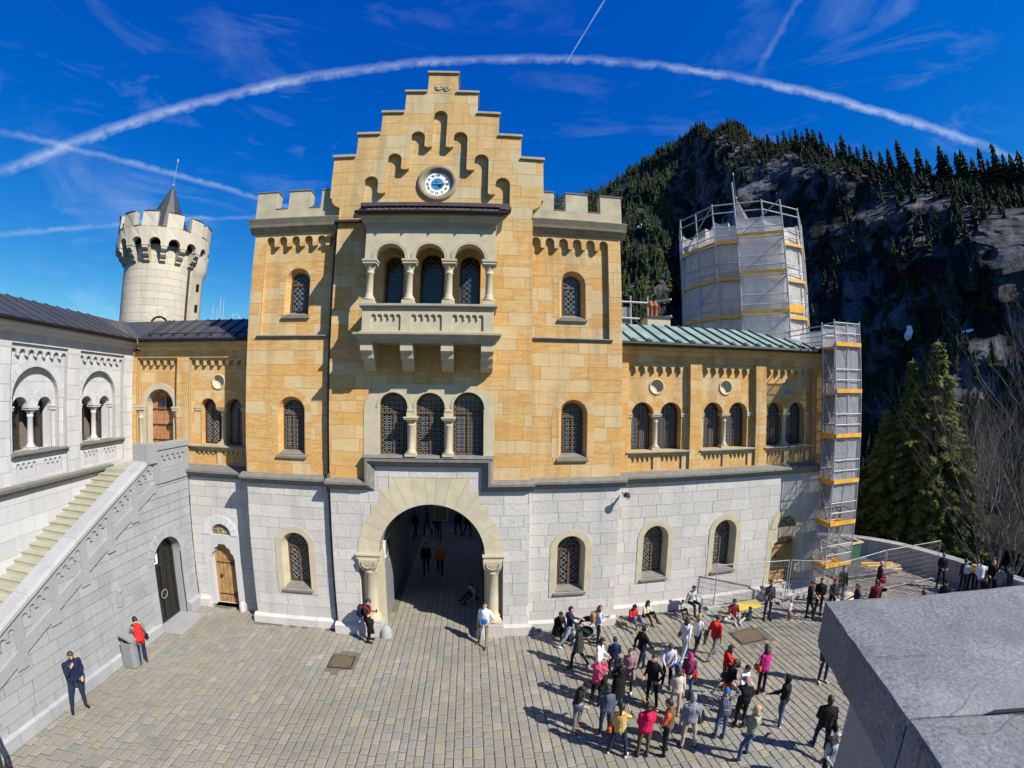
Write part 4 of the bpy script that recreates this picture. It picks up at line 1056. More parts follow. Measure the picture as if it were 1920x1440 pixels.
b = MB(); q = AU(-10.52, 9.25, -.22); b.lathe(q, [(.33, -.02), (.32, .03), (.28, .04), (.265, .02), (.24, -.12), (0, -.13)], 24, 0, 0, 2 * PI, 'y'); b.obj('oculus', 'cream', AN, True)
b = MB(); sweep(b, AU, [(p2[0] - .05, 6.62), (p2[1] + .02, 6.62)], [(-.06, -.2), (-.06, 0), (0, .08), (.04, .08), (.06, -.2)]); b.obj('window_ledge', 'cream_dark', AN)
b = MB(); sweep(b, AU, [(-14.4, 10.68), (XL - .02, 10.68)], [(-.18, -.1), (-.18, .04), (-.1, .08), (-.04, .2), (.04, .2), (.06, .25), (.16, .27), (.2, .27), (.24, -.1)]); b.obj('eaves_cornice', 'sandstone_pale', AN)
b = MB(); sweep(b, AL, [(-11.9, 5.66), (XL, 5.66)], [(-.2, -.1), (-.2, .06), (-.1, .1), (-.04, .2), (.02, .22), (.02, .26), (.1, .26), (.22, -.5)]); b.obj('string_course', 'cornice_stone', AN)
ac = -10.22
adoor = [(ac - .55, .06), (ac + .55, .06), (ac + .55, 2.1), (ac + .5, 2.3), (ac + .4, 2.38), (ac + .36, 2.55), (ac + .22, 2.62), (ac + .14, 2.74), (ac - .14, 2.74), (ac - .22, 2.62), (ac - .36, 2.55), (ac - .4, 2.38), (ac - .5, 2.3), (ac - .55, 2.1)]
atym = [(ac - .45, 3.12), (ac + .45, 3.12)] + arc(ac, 3.12, .45, 0, PI, 10)[1:-1]
asur = arch_poly(ac, .06, 3.12, .85, 14)
masonry(AN, AL, rect(-11.57, XL, .06, 5.5), [asur], 'granite_block', 'granite', 'mortar_light', h=.43, lmin=.5, lmax=1.0, out=.2, hole=.05)
relief_door(AN, AL, ac, .06, adoor, atym, asur, 0, 'wood_oak', 'granite_white')
plinth(AN, AL, -11.45, -10.95, .4, .2); plinth(AN, AL, -9.5, XL - .1, .3, .1)
b = MB(); b.lathe((-9.42, 15.72, 0), [(.14, 0), (.13, .3), (.07, .42), (0, .44)], 10); b.obj('guard_stone', 'granite', AN, True)
AN.finish()

# roofs of annex and gallery share a valley
A0 = Vector((-14.8, 16.4)); DU = Vector((-.1132, .9936)); DN = Vector((.9936, .1132))
def gal(s, out, z=0.0): p = A0 - DU * s + DN * out; return (p.x, p.y, z)
def eave_g(s): return gal(s, .36, 10.98)
def ridge_g(s): return gal(s, -2.1, 12.05)
EYA = 16.08
v0 = (-14.43, EYA, 10.98); v1 = (-17.05, 18.1, 12.05)
def proof(T, P, Q, sea=.58):
    """Seamed panels between a lower polyline and an upper one given as functions of t in [0,1]."""
    n = 1
AR2 = AN
x = XL
i = 0
while x > -14.25:
    xe = max(x - .62, -14.25); b = MB()
    b.add([(xe, EYA, 10.98), (x, EYA, 10.98), (x + (-2.8 if xe == -14.25 and False else 0), 18.1, 12.05), (xe, 18.1, 12.05)], [(0, 1, 2, 3)], R.random()); b.obj('roof_panel', 'roof_dark', AN)
    b = MB(); b.bar((xe, EYA, 11.005), (xe, 18.1, 12.075), .035, .05); b.obj('standing_seam', 'roof_dark', AN); x = xe
b = MB(); b.add([v0, (-14.25, 18.1, 12.05), v1], [(0, 1, 2)], .5); b.obj('roof_panel', 'roof_dark', AN)
b = MB(); b.bar((-14.25, EYA, 11.0), (-17.05, 18.1, 12.07), .45, .03); b.obj('valley_flashing', 'steel_dull' if False else 'roof_dark', AN)
b = MB(); b.add([(XL, 18.1, 12.05), (-17.05, 18.1, 12.05), (-18, 21, 10.9), (XL, 21, 10.9)], [(0, 1, 2, 3)]); b.obj('rear_roof', 'roof_dark', AN)
b = MB(); b.tube([(XL, EYA - .06, 10.92), (-14.2, EYA - .06, 10.92)], .075, 8); b.obj('gutter', 'gutter_dark', AN)
b = MB(); b.tube([(XL, EYA + .25, 11.22), (-14.0, EYA + .25, 11.22)], .02, 6)
for k in range(9): b.bar((-8.9 - k * .62, EYA + .2, 11.05), (-8.9 - k * .62, EYA + .26, 11.24), .04)
b.obj('snow_rail', 'gutter_dark', AN)
b = MB(); b.box(-9.05, -8.7, 17.6, 17.95, 11.7, 12.22); b.box(-9.15, -8.6, 17.5, 18.05, 12.22, 12.32); b.obj('roof_vent', 'gutter_dark', AN)
AN.finish()

# ------------------------------------------------------------------ white gallery on the left
GA = Thing('gallery', 'white stone gallery with twin arched windows and dark seamed roof', 'building', (-14.6, 12, 0))
GP = Pl((A0.x, A0.y, 0), (DU.x, DU.y, 0), (DN.x, DN.y, 0))
SMAX = 11.5
pA, pB, pC2 = (-6.31, -3.87), (-3.24, -.63), (-9.6, -7.1)
recs = [rect(a, e, 5.98, 10.26) for a, e in (pA, pB, pC2)]
masonry(GA, GP, rect(-SMAX, 0, 5.9, 10.6), recs, 'white_block', 'granite_white', 'mortar', h=.5, lmin=.3, lmax=.8, j=.012, proud=.014, out=.2, hole=.12, jitter=.003)
for (a, e) in (pA, pB, pC2):
    c = (a + e) / 2 + .12 * 0; w_ = (e - a)
    fp = frieze_poly(a + .01, e - .01, 6.86, 9.98, .128, 7, .10)
    ap = apron_panels(GA, GP, [(a + .25, a + 1.05), (a + 1.4, a + 2.2)], 6.1, 6.5, -.07, 'granite_white', 4, .05)
    masonry(GA, GP, rect(a, e, 5.98, 10.26), [fp] + ap, 'white_block', 'granite_white', 'mortar', d=-.07, h=.5, lmin=.4, lmax=.9, j=.01, proud=.01, out=0, hole=.12, jitter=.002)
    big = [(c - 1.0, 6.86), (c + 1.0, 6.86)] + arc(c, 8.58, 1.0, 0, PI, 18)
    masonry(GA, GP, fp, [big], 'white_block', 'granite_white', 'mortar', d=-.16, h=.46, lmin=.5, lmax=1.0, j=.01, proud=.01, out=0, hole=.2, jitter=.002)
    voussoirs(GA, GP, c, 8.58, 1.005, 1.3, 13, -.15, 'granite_white')
    tp = twin_poly(c - .52, c + .52, .31, 6.88, 8.30)
    masonry(GA, GP, big, [tp], 'white_block', 'granite_white', 'mortar', d=-.34, h=.42, lmin=.4, lmax=.8, j=.01, proud=.01, out=0, hole=.02, jitter=.002)
    twin_window(GA, GP, c - .52, c + .52, .31, 6.88, 8.30, -.34, .45, 'granite_white', 'granite_white', 'diamond', 'granite_white', vous=6, gl='glass_blue', colr=.10, colfwd=.12, lead=False)
    b = MB(); sweep(b, GP, [(a + .02, 6.84), (e - .02, 6.84)], [(-.08, -.4), (-.08, .0), (0, .1), (.04, .1), (.07, -.4)]); b.obj('window_ledge', 'cornice_stone', GA)
b = MB(); sweep(b, GP, [(-SMAX, 10.7), (.1, 10.7)], [(-.14, -.1), (-.14, .05), (-.08, .08), (-.04, .16), (.04, .2), (.1, .26), (.18, .29), (.24, .29), (.28, -.1)]); b.obj('eaves_cornice', 'granite_white', GA)
b = MB(); sweep(b, GP, [(-SMAX, 5.82), (-1.6, 5.82)], [(-.12, -.1), (-.12, .05), (-.04, .12), (.0, .2), (.1, .22), (.16, -.1)]); b.obj('string_course', 'cornice_stone', GA)
masonry(GA, GP, rect(-SMAX, 0, 0, 5.9), [], 'white_block', 'granite_white', 'mortar', h=.5, lmin=.6, lmax=1.2, j=.01, proud=.012, out=.1, jitter=.003)
b = MB(); pts = [GP(-SMAX, 0, -1.0), GP(0, 0, -1.0), GP(2, 0, -4.5), GP(-SMAX, 0, -4.5)]
b.add(pts + [(p[0], p[1], 10.7) for p in pts], [(0, 1, 5, 4), (1, 2, 6, 5), (2, 3, 7, 6), (3, 0, 4, 7), (4, 5, 6, 7)]); b.obj('rear_wall', 'inner_wall', GA)
s = -.0
# gallery roof panels along s, ending at the valley
n = 20
for k in range(n):
    s0, s1 = .0 + k * .6, .0 + (k + 1) * .6
    b = MB(); lo0, lo1, hi0, hi1 = eave_g(s0), eave_g(s1), ridge_g(s0), ridge_g(s1)
    if k == 0: b.add([v0, lo1, hi1, hi0, v1], [(0, 1, 2, 3, 4)][::1], R.random())
    else: b.add([lo0, lo1, hi1, hi0], [(0, 1, 2, 3)], R.random())
    o = b.obj('roof_panel', 'roof_dark', GA); o.data.flip_normals()
    b = MB(); b.bar((lo1[0], lo1[1], lo1[2] + .025), (hi1[0], hi1[1], hi1[2] + .025), .03, .045); b.obj('standing_seam', 'roof_dark', GA)
b = MB(); e0, e1 = eave_g(.45), eave_g(12); b.tube([(e0[0] + .03, e0[1], 10.92), (e1[0] + .05, e1[1], 10.92)], .075, 8); b.obj('gutter', 'gutter_dark', GA)
b = MB(); r0, r1 = ridge_g(-1.6), ridge_g(12); q0, q1 = gal(-3, -5, 10.9), gal(12, -5, 10.9); b.add([r0, r1, q1, q0], [(0, 1, 2, 3)]); b.obj('rear_roof', 'roof_dark', GA)
GA.finish()

# ------------------------------------------------------------------ outside staircase
SC = Thing('staircase', 'grey granite staircase wall with sloping coping and stepped blind arcade', 'staircase', (-12, 10, 0))
SP = Pl((-11.57, 0, 0), (0, 1, 0), (1, 0, 0))
def cz(y): return 3.03 + .537 * (y - 7.44)
YB, YT = 2.5, 13.88
wall_o = [(YB, 0), (15.93, 0), (15.93, 6.73), (YT, 6.73), (YT, cz(YT)), (YB, max(.4, cz(YB)))]
gdc, gdr, gds = 14.25, .80, 2.62
gdh = arch_poly(gdc, .02, gds, gdr, 16)
masonry(SC, SP, wall_o, [gdh], 'granite_block', 'granite_stair', 'mortar_dark', h=.36, lmin=.45, lmax=1.0, j=.022, proud=.022, out=.45, hole=.02, jitter=.008)
voussoirs(SC, SP, gdc, gds, gdr + .01, gdr + .36, 11, .03, 'granite_stair', depth=.06)
for sx in (-1, 1):
    z = .4
    while z < gds - .02:
        hh = min(.42, gds - z); a, e = sorted((gdc + sx * (gdr + .01), gdc + sx * (gdr + .36))); b = MB(); prism(b, SP, rect(a, e, z + .006, z + hh - .006), (), .03, .06, 0, R.random()); b.obj('jamb_stone', 'granite_stair', SC); z += hh
b = MB(); m = len(gdh); b.add([SP(u, v, .025) for u, v in gdh] + [SP(u, v, -.5) for u, v in gdh], [(k, (k + 1) % m, m + (k + 1) % m, m + k) for k in range(m)]); b.obj('door_reveal', 'granite_stair', SC)
plinth(SC, SP, YB, 13.35, .42, .09, mat='granite_stair'); plinth(SC, SP, 15.12, 15.9, .45, .16, mat='granite_stair')
# glass information door
b = MB(); prism(b, SP, gdh, (), -.42, 0, 0); gd = b.obj('glass_door', 'glass', SC)
b = MB(); prism(b, SP, arch_poly(gdc, .02, gds, gdr - .004, 16), [arch_poly(gdc, .1, gds, gdr - .07, 16)], -.36, .06, .06); prism(b, SP, rect(gdc - .03, gdc + .03, .05, 3.3), (), -.358, .05, 0); prism(b, SP, rect(gdc - .78, gdc + .78, 2.3, 2.36), (), -.356, .05, 0); b.obj('door_frame', 'iron', gd)
b = MB(); q = SP(gdc - .05, 1.15, -.32); b.lathe((0, 0, 0), [(.17, -.012), (.185, 0), (.17, .012), (.155, 0), (.17, -.012)], 24); b.v = [(q[0] + z_, q[1] + x_, q[2] + y_) for x_, y_, z_ in b.v]; b.obj('ring_handle', 'steel', gd, True)
b = MB(); prism(b, SP, rect(gdc - .5, gdc - .2, 2.45, 2.9), (), -.33, .02, 0); sg = b.obj('info_sign', 'sign_white', gd)
mw = Matrix.Translation(SP(gdc - .35, 2.67, -.322)) @ Matrix.Rotation(PI / 2, 4, 'Z') @ UP
text_obj('i', 'sign_letter', 'sign_black', mw, .5, sg)
for u0, v0_, w0, h0 in ((-.6, 1.75, .18, .14), (-.62, 1.2, .2, .3), (-.6, .75, .22, .3)):
    b = MB(); prism(b, SP, rect(gdc + u0, gdc + u0 + w0, v0_, v0_ + h0), (), -.335, .005, 0); b.obj('door_sticker', 'paper' if w0 > .18 else 'green_paint', gd)
# door slab, plaque, carved shield
MB().box(-11.62, -10.75, 13.4, 15.1, .0, .03).obj('threshold', 'granite_cap', SC)
b = MB(); prism(b, SP, [(12.18, 1.80), (13.03, 1.74), (13.03, 2.26), (12.18, 2.40)], (), .02, .03, 0); pq = b.obj('plaque', 'granite_cap', SC)
for k in range(6):
    b = MB(); prism(b, SP, rect(12.26, 12.92 - (k % 3) * .07, 1.86 + k * .075, 1.875 + k * .075), (), .023, .01, 0); b.obj('engraved_line', 'mortar_dark', pq)
b = MB(); prism(b, SP, [(11.42, 1.95), (11.62, 1.84), (11.82, 1.95), (11.82, 2.4), (11.75, 2.55), (11.62, 2.6), (11.49, 2.55), (11.42, 2.4)], (), .03, .04, 0)
b.ball(SP(11.62, 2.42, .02), .10, 10, 8, 0, (.5, 1, 1.1)); b.ball(SP(11.62, 2.12, .01), .12, 10, 8, 0, (.3, .9, 1.3)); b.obj('carved_shield', 'granite_stair', SC)
# stepped blind arcade under the coping: a proud layer with a saw-tooth lower edge
bay_y = [12.88 - 1.20 * i for i in range(9)]
saw = []
prs = []
for y0 in bay_y:
    y1 = y0 + .84
    if y0 < YB + .4: break
    r_ = .088; cs = [y0 + .10 + k * .253 for k in range(4)]; zs = [cz(c) - .27 - .0 for c in cs]
    pb = lambda y: cz(y) - .82
    p = [(cs[0] - r_, pb(cs[0])), (cs[-1] + r_, pb(cs[-1]))]
    for k in reversed(range(4)):
        p += arc(cs[k], zs[k], r_, 0, PI, 6)
        if k: zb = zs[k - 1] - .05; p += [(cs[k] - r_, zb), (cs[k - 1] + r_, zb)]
    prs.append(p)
    saw += [(y1, cz(y1) - 1.20), (y0 - .02, cz(y0) - 1.16), (y0 - .02, cz(y0) - 1.52), (y0 - .36, cz(y0) - 1.52)]
yl = saw[-1][0]
outl = [(YT, cz(YT)), (yl, cz(yl))] + list(reversed(saw)) + [(YT, cz(13.9) - 1.2)]
outl = [(yl, cz(yl))] + list(reversed(saw)) + [(YT, saw[0][1]), (YT, cz(YT))]
b = MB(); prism(b, SP, outl, prs, .055, .06, .075); b.obj('arcade_band', 'granite_stair', SC)
for p in prs:
    b = MB(); prism(b, SP, p, (), -.015 + .0, 0, 0); b.obj('arcade_panel', 'granite_white', SC)
b = MB(); pl_ = frieze_poly(14.2, 15.62, 5.95, 6.42, .088, 5, .09, 6); prism(b, SP, rect(YT, 15.9, 5.5, 6.73), [pl_], .055, .06, .075); b.obj('arcade_band', 'granite_stair', SC)
b = MB(); prism(b, SP, pl_, (), -.015, 0, 0); b.obj('arcade_panel', 'granite_white', SC)
# coping stones
y = YB
while y < YT - .05:
    ye = min(y + R.uniform(1.4, 2.0), YT); b = MB(); a, e = y + .006, ye - .006
    pr = [(-11.46, 0), (-11.46, .10), (-11.52, .20), (-12.02, .20), (-12.06, .12), (-12.06, 0)]
    b.add([(x_, a, cz(a) + z_) for x_, z_ in pr] + [(x_, e, cz(e) + z_) for x_, z_ in pr], [tuple(range(6)), tuple(range(11, 5, -1))] + [(k, (k + 1) % 6, 6 + (k + 1) % 6, 6 + k)[::-1] for k in range(6)], R.random()); b.obj('coping_stone', 'granite_cap', SC); y = ye
b = MB(); b.box(-12.08, -11.44, 13.36, 13.92, 6.3, 7.0); b.obj('newel_block', 'granite_cap', SC)
b = MB(); b.box(-12.06, -11.47, 13.92, 15.93, 6.73, 6.92); b.obj('coping_stone', 'granite_cap', SC)
b = MB(); wi = [(YB, 0), (15.93, 0), (15.93, 6.72), (YT, 6.72), (YT, cz(YT) - .01), (YB, cz(YB) - .01)]
b.add([(-12.02, u, v) for u, v in wi], [tuple(reversed(range(6)))]); b.obj('inner_face', 'granite_stair', SC)
# steps and landing
MB().box(-14.9, -12.02, 14.35, 16.4, 5.5, 5.85).obj('landing', 'step_stone', SC)
for k in range(30):
    y1 = 14.35 - k * .315; z1 = 5.85 - (k + 1) * .15
    if y1 < 4: break
    xl = -14.8 + (16.4 - y1) * .114
    b = MB(); b.box(xl - .1, -12.02, y1 - .34, y1, z1 - .3, z1 - .03, R.random()); b.box(xl - .1, -12.02, y1 - .36, y1, z1 - .03, z1, R.random()); b.obj('step', 'step_stone', SC)
b = MB(); b.bar(GP(-1.9, 5.62, .03), GP(-12, .85, .03), .06, .14); b.obj('wall_skirting', 'granite_white', SC)
SC.finish()
# ------------------------------------------------------------------ round towers
def round_tower(T, cx, cy, zb, r, blocks=True, a_view=0.0, mat='tower_stone', top=True):
    """Drum of stones, machicolated parapet on corbels, battlements and a cone."""
    b = MB(); b.lathe((cx, cy, 0), [(r - .02, zb), (r - .02, 17.3), (0, 17.3)], 40); b.obj('tower_core', 'mortar', T)
    z = zb; span = PI * 1.3
    while z < 16.7:
        hh = R.uniform(.40, .50); u = -span / 2 * r - R.uniform(0, 1)
        cyl = Cy((cx, cy), r, a_view)
        while u < span / 2 * r and blocks:
            w = R.uniform(.6, 1.3); m = 4; t_ = R.random(); us = [u + .006 + (w - .012) * k / m for k in range(m + 1)]
            q = MB(); q.add([cyl(x, z + .006, 0) for x in us] + [cyl(x, z + hh - .006, 0) for x in us] + [cyl(x, z + .006, -.03) for x in us] + [cyl(x, z + hh - .006, -.03) for x in us],
                            [(k, k + 1, m + 2 + k, m + 1 + k) for k in range(m)] + [(2 * m + 2 + k, k, k, 2 * m + 2 + k)[:0] or (k, 2 * m + 2 + k, 2 * m + 3 + k, k + 1) for k in range(m)] + [(m + 1 + k, m + 2 + k, 3 * m + 4 + k, 3 * m + 3 + k) for k in range(m)] + [(0, m + 1, 3 * m + 3, 2 * m + 2), (m, 3 * m + 2, 4 * m + 3, 2 * m + 1)], t_)
            T.block('tower_block', w * hh * max(.1, math.cos((u + w / 2) / r)), q, mat); u += w
        z += hh
    n = 16; ro = r + .62; pt = 2 * PI * ro / n; cy2 = Cy((cx, cy), ro, a_view - PI)
    for k in range(n):
        u0 = k * pt; ar = .34; c = u0 + pt / 2
        p = [(u0, 17.05), (c - ar, 17.05)] + arc(c, 17.2, ar, PI, 0, 8) + [(c + ar, 17.05), (u0 + pt, 17.05), (u0 + pt, 18.2)]
        p += [(c, 18.2), (u0, 18.2)]
        q = MB(); prism(q, cy2, p, (), 0, .32, 0, R.random(), True); q.obj('parapet_segment', mat, T)
        a = a_view - PI + u0 / ro; ca, sa = math.cos(a), math.sin(a); q = MB(); w = .17
        pr = [(r - .05, 17.08), (ro - .02, 17.08), (ro - .03, 16.9), (ro - .14, 16.78), (ro - .22, 16.76), (ro - .24, 16.6), (ro - .36, 16.46), (ro - .44, 16.44), (ro - .46, 16.28), (r, 16.15), (r - .05, 16.15)]
        m = len(pr)
        q.add([(cx + rr * ca - s_ * w * sa, cy + rr * sa + s_ * w * ca, zz) for s_ in (-1, 1) for rr, zz in pr], [tuple(range(m))[::-1], tuple(range(m, 2 * m))] + [(i, (i + 1) % m, m + (i + 1) % m, m + i) for i in range(m)]); q.obj('corbel', mat, T)
    nm_ = 12; pm = 2 * PI * ro / nm_
    for k in range(nm_):
        u0 = k * pm; w_ = pm * .64; us = [u0 + w_ * q_ / 4 for q_ in range(5)]
        q = MB(); prism(q, cy2, [(u_, 18.2) for u_ in us] + [(u_, 19.08) for u_ in reversed(us)], (), 0, .34, 0, R.random(), True); sg = q.obj('merlon', mat, T)
        q = MB(); prism(q, cy2, [(u_, 19.08) for u_ in us] + [(u_, 19.12) for u_ in reversed(us)], (), .03, .40, 0, 0, True); q.obj('merlon_cap', 'cornice_stone', sg)
        vs2 = [u0 + w_ + (pm - w_) * q_ / 3 for q_ in range(4)]
        q = MB(); prism(q, cy2, [(u_, 18.2) for u_ in vs2] + [(u_, 18.23) for u_ in reversed(vs2)], (), .02, .36, 0, 0, True); q.obj('crenel_cap', 'cornice_stone', T)
    q = MB(); q.lathe((cx, cy, 0), [(0, 17.7), (ro - .3, 17.7)], 32); q.obj('tower_deck', 'roof_dark', T)
    q = MB(); q.lathe((cx, cy, 0), [(1.25, 17.7), (1.25, 18.6), (1.5, 18.62), (.75, 20.3), (.05, 21.85), (0, 21.9)], 12); q.obj('cone_roof', 'roof_dark', T)
    q = MB(); q.tube([(cx, cy, 21.8), (cx, cy, 23.7)], .012, 6); q.ball((cx, cy, 21.95), .09); q.obj('finial_rod', 'steel_dull', T)
    q = MB(); q.ball((cx, cy, 23.72), .1, 8, 6, 0, (.5, .5, 1.6)); q.obj('finial_tip', 'steel', T)

TL = Thing('round_tower', 'pale round tower with battlements and dark cone roof above the dark roofs', 'tower', (-19.93, 24, 0))
AV = math.atan2(-24, 19.93)
round_tower(TL, -19.93, 24, 8.0, 2.24, True, AV)
# stair turret on its right flank, rain pipe, round-headed window
a_t = AV + rad(72); tx, ty = -19.93 + 2.2 * math.cos(a_t), 24 + 2.2 * math.sin(a_t)
q = MB(); q.lathe((tx, ty, 0), [(.5, 8), (.5, 15.7), (.6, 15.9), (.7, 16.3), (.7, 17.1)], 18); q.obj('stair_turret', 'tower_stone', TL, True)
for z in (13.6, 14.9): q = MB(); p = Cy((tx, ty), .5, AV + rad(20)); prism(q, p, rect(-.1, .1, z, z + .5), (), .01, .05, 0); q.obj('arrow_slit', 'dark_room', TL)
p = Cy((-19.93, 24), 2.24, AV)
q = MB(); q.tube([p(1.78, 10, .06), p(1.78, 16.2, .06), p(1.75, 16.9, .35)], .07, 8); q.obj('rain_pipe', 'pipe_brown', TL)
ww = p
q = MB(); prism(q, p, arch_poly(.15, 11.4, 12.55, .52, 14), (), .02, .02, 0); tw_ = q.obj('arched_window', 'dark_room', TL)
q = MB(); prism(q, p, arch_poly(.15, 11.4, 12.4, .46, 14), (), .028, .01, 0); q.obj('blind', 'sandstone_pale', tw_)
voussoirs(TL, p, .15, 12.55, .53, .95, 7, .03, 'tower_stone', depth=.04, parent=tw_)
TL.finish()
AM = Thing('antenna_mast', 'cluster of thin white antenna rods beyond the dark annex roof', 'antenna', (-32.6, 50.3, 5))
for i, (dx, zt) in enumerate(((-1.2, 17.6), (-.4, 19.2), (.05, 19.0), (.35, 20.2), (.7, 20.0))):
    q = MB(); q.tube([(-32.6 + dx, 50.3 + dx * .6, 5), (-32.6 + dx, 50.3 + dx * .6, zt)], .05, 6); q.obj('rod', 'steel', AM)
q = MB(); q.tube([(-31.2, 51.2, 16.5), (-30.8, 51.4, 18.3), (-30.4, 51.7, 18.3), (-29.4, 52.3, 16.6)], .06, 6); q.obj('hoop', 'steel', AM)

TR = Thing('veiled_tower', 'round battlemented tower hidden behind white scaffold netting', 'tower', (16.89, 24, 0))
round_tower(TR, 16.89, 24, 6.0, 2.5, False, math.atan2(-24, -16.89))
TR.finish()

# ------------------------------------------------------------------ scaffolding
def pole(T, a, b_, r=.035, mat='steel', name='pole', n=6): return MB().tube([a, b_], r, n).obj(name, mat, T)
SF = Thing('tower_scaffold', 'ring scaffold with white netting and orange toe boards around the tower', 'scaffold', (16.89, 24, 6))
cx, cy, rr = 16.89, 24.0, 4.15
NV = 9; av = math.atan2(-24, -16.89)
vv_ = [(cx + rr * math.cos(av + (k + .5) * 2 * PI / NV), cy + rr * math.sin(av + (k + .5) * 2 * PI / NV)) for k in range(NV)]
lev = [9.0, 11.1, 13.2, 15.35, 17.5]
for k in range(NV):
    (x0, y0), (x1, y1) = vv_[k], vv_[(k + 1) % NV]
    pole(SF, (x0, y0, 6), (x0, y0, 20.0), .045, name='standard'); pole(SF, ((x0 + x1) / 2, (y0 + y1) / 2, 6), ((x0 + x1) / 2, (y0 + y1) / 2, 19.95), .035, name='standard')
    for z in (19.9, 19.4): pole(SF, (x0, y0, z), (x1, y1, z), .035, name='guard_rail')
    for z in lev:
        for dz in (.5, 1.0): pole(SF, (x0, y0, z + dz), (x1, y1, z + dz), .03, name='guard_rail')
        q = MB(); q.bar((x0 * 1.012 - cx * .012, y0 * 1.012 - cy * .012, z + .08), (x1 * 1.012 - cx * .012, y1 * 1.012 - cy * .012, z + .08), .03, .16); q.obj('toe_board', 'plank_yellow', SF)
        xi0, yi0, xi1, yi1 = (cx + (x0 - cx) * .8, cy + (y0 - cy) * .8, cx + (x1 - cx) * .8, cy + (y1 - cy) * .8)
        q = MB(); q.add([(x0, y0, z), (x1, y1, z), (xi1, yi1, z), (xi0, yi0, z), (x0, y0, z - .05), (x1, y1, z - .05), (xi1, yi1, z - .05), (xi0, yi0, z - .05)], [(0, 1, 2, 3), (7, 6, 5, 4), (0, 4, 5, 1), (2, 6, 7, 3)]); q.obj('deck', 'steel_dull', SF)
    if k % 3 == 1: pole(SF, (x0, y0, 17.5), (x1, y1, 19.9), .03, name='brace'); pole(SF, (x0, y0, 13.2), (x1, y1, 15.3), .03, name='brace')
    # netting panel: sagging top edge, soft folds
    if k in (5, 6): pass
    q = MB(); nu, nv = 10, 26; ph = R.uniform(0, 9)
    for j in range(nv + 1):
        for i in range(nu + 1):
            f = i / nu; sag = (.35 + .5 * ((k * 7) % 5) / 5) * math.sin(PI * f) ** .7 + .12 * noise.noise((f * 6, k, 2)); zt = 18.95 - sag; z = 7.5 + (zt - 7.5) * j / nv
            ex = -.16 + .10 * math.sin(f * PI) * (.6 + .6 * noise.noise((f * 2 + ph, z * .45, k))) + .05 * noise.noise((f * 7 + ph, z * 1.1, k + 3.3))
            x, y = x0 + (x1 - x0) * f, y0 + (y1 - y0) * f; d_ = math.hypot(x - cx, y - cy); q.v.append((cx + (x - cx) * (1 + ex / d_), cy + (y - cy) * (1 + ex / d_), z)); q.t.append(.3)
    q.f = [(j * (nu + 1) + i, j * (nu + 1) + i + 1, (j + 1) * (nu + 1) + i + 1, (j + 1) * (nu + 1) + i) for j in range(nv) for i in range(nu)]
    q.obj('netting', 'net_white', SF, True)
# access bay in front of the ring
bx, by = Vector((13.75, 19.75)), Vector((15.75, 18.35))
dd_ = (by - bx).normalized(); nn_ = Vector((dd_.y, -dd_.x)) * -1
if nn_.dot(Vector((cx, cy)) - bx) < 0: nn_ = -nn_
c4 = [bx, by, by + nn_ * 2.4, bx + nn_ * 2.4]
for k in range(4):
    a, e = c4[k], c4[(k + 1) % 4]
    pole(SF, (a.x, a.y, 6), (a.x, a.y, 19.3 if k else 20.6), .045, name='standard')
    for z in (9.0, 11.05, 13.1, 15.2, 17.3):
        for dz in (.0, .55, 1.05): pole(SF, (a.x, a.y, z + dz), (e.x, e.y, z + dz), .03, name='guard_rail')
        q = MB(); oo = nn_ * -.06 if k == 0 else (a - Vector((cx, cy))).normalized() * .05; q.bar((a.x + oo.x, a.y + oo.y, z + .16), (e.x + oo.x, e.y + oo.y, z + .16), .03, .16); q.obj('toe_board', 'plank_yellow', SF)
        if k == 0: pole(SF, (a.x, a.y, z), (e.x, e.y, z + 2.0), .03, name='brace')
    q = MB(); nu, nv = 8, 30
    for j in range(nv + 1):
        for i in range(nu + 1):
            f = i / nu; z = 7.5 + 10.9 * j / nv; p_ = a.lerp(e, f); o_ = nn_ * (.10 - .07 * noise.noise((f * 4 + k, z * 1.2, 1.7))) if k == 0 else Vector((noise.noise((f * 4, z, k)) * .05, .05 * noise.noise((f * 3, z, k + 9))))
            q.v.append((p_.x + o_.x, p_.y + o_.y, z)); q.t.append(.6)
    q.f = [(j * (nu + 1) + i, j * (nu + 1) + i + 1, (j + 1) * (nu + 1) + i + 1, (j + 1) * (nu + 1) + i) for j in range(nv) for i in range(nu)]
    q.obj('netting', 'net_white', SF, True)
q = MB(); q.box(16.0, 17.3, 18.9, 19.3, 13.3, 13.75); q.obj('board_stack', 'plank_yellow', SF)

SS = Thing('roof_scaffold', 'low guard rails of a scaffold peeping over the copper roof', 'scaffold', (7, 22.2, 9))
for z in (13.05, 13.95): q = MB(); q.tube([(4.5, 22.3, z), (9.4, 22.3, z), (10.2, 21.0, z)], .06, 6); q.obj('guard_rail', 'steel', SS)
for x in (7.4, 8.4, 9.4): pole(SS, (x, 22.3, 9), (x, 22.3, 14.3), .04, name='standard')
q = MB(); q.add([(4.5, 22.4, 11), (8.4, 22.4, 11), (8.4, 22.4, 13.7), (4.5, 22.4, 13.5)], [(0, 1, 2, 3)]); q.obj('netting', 'net_grey', SS)

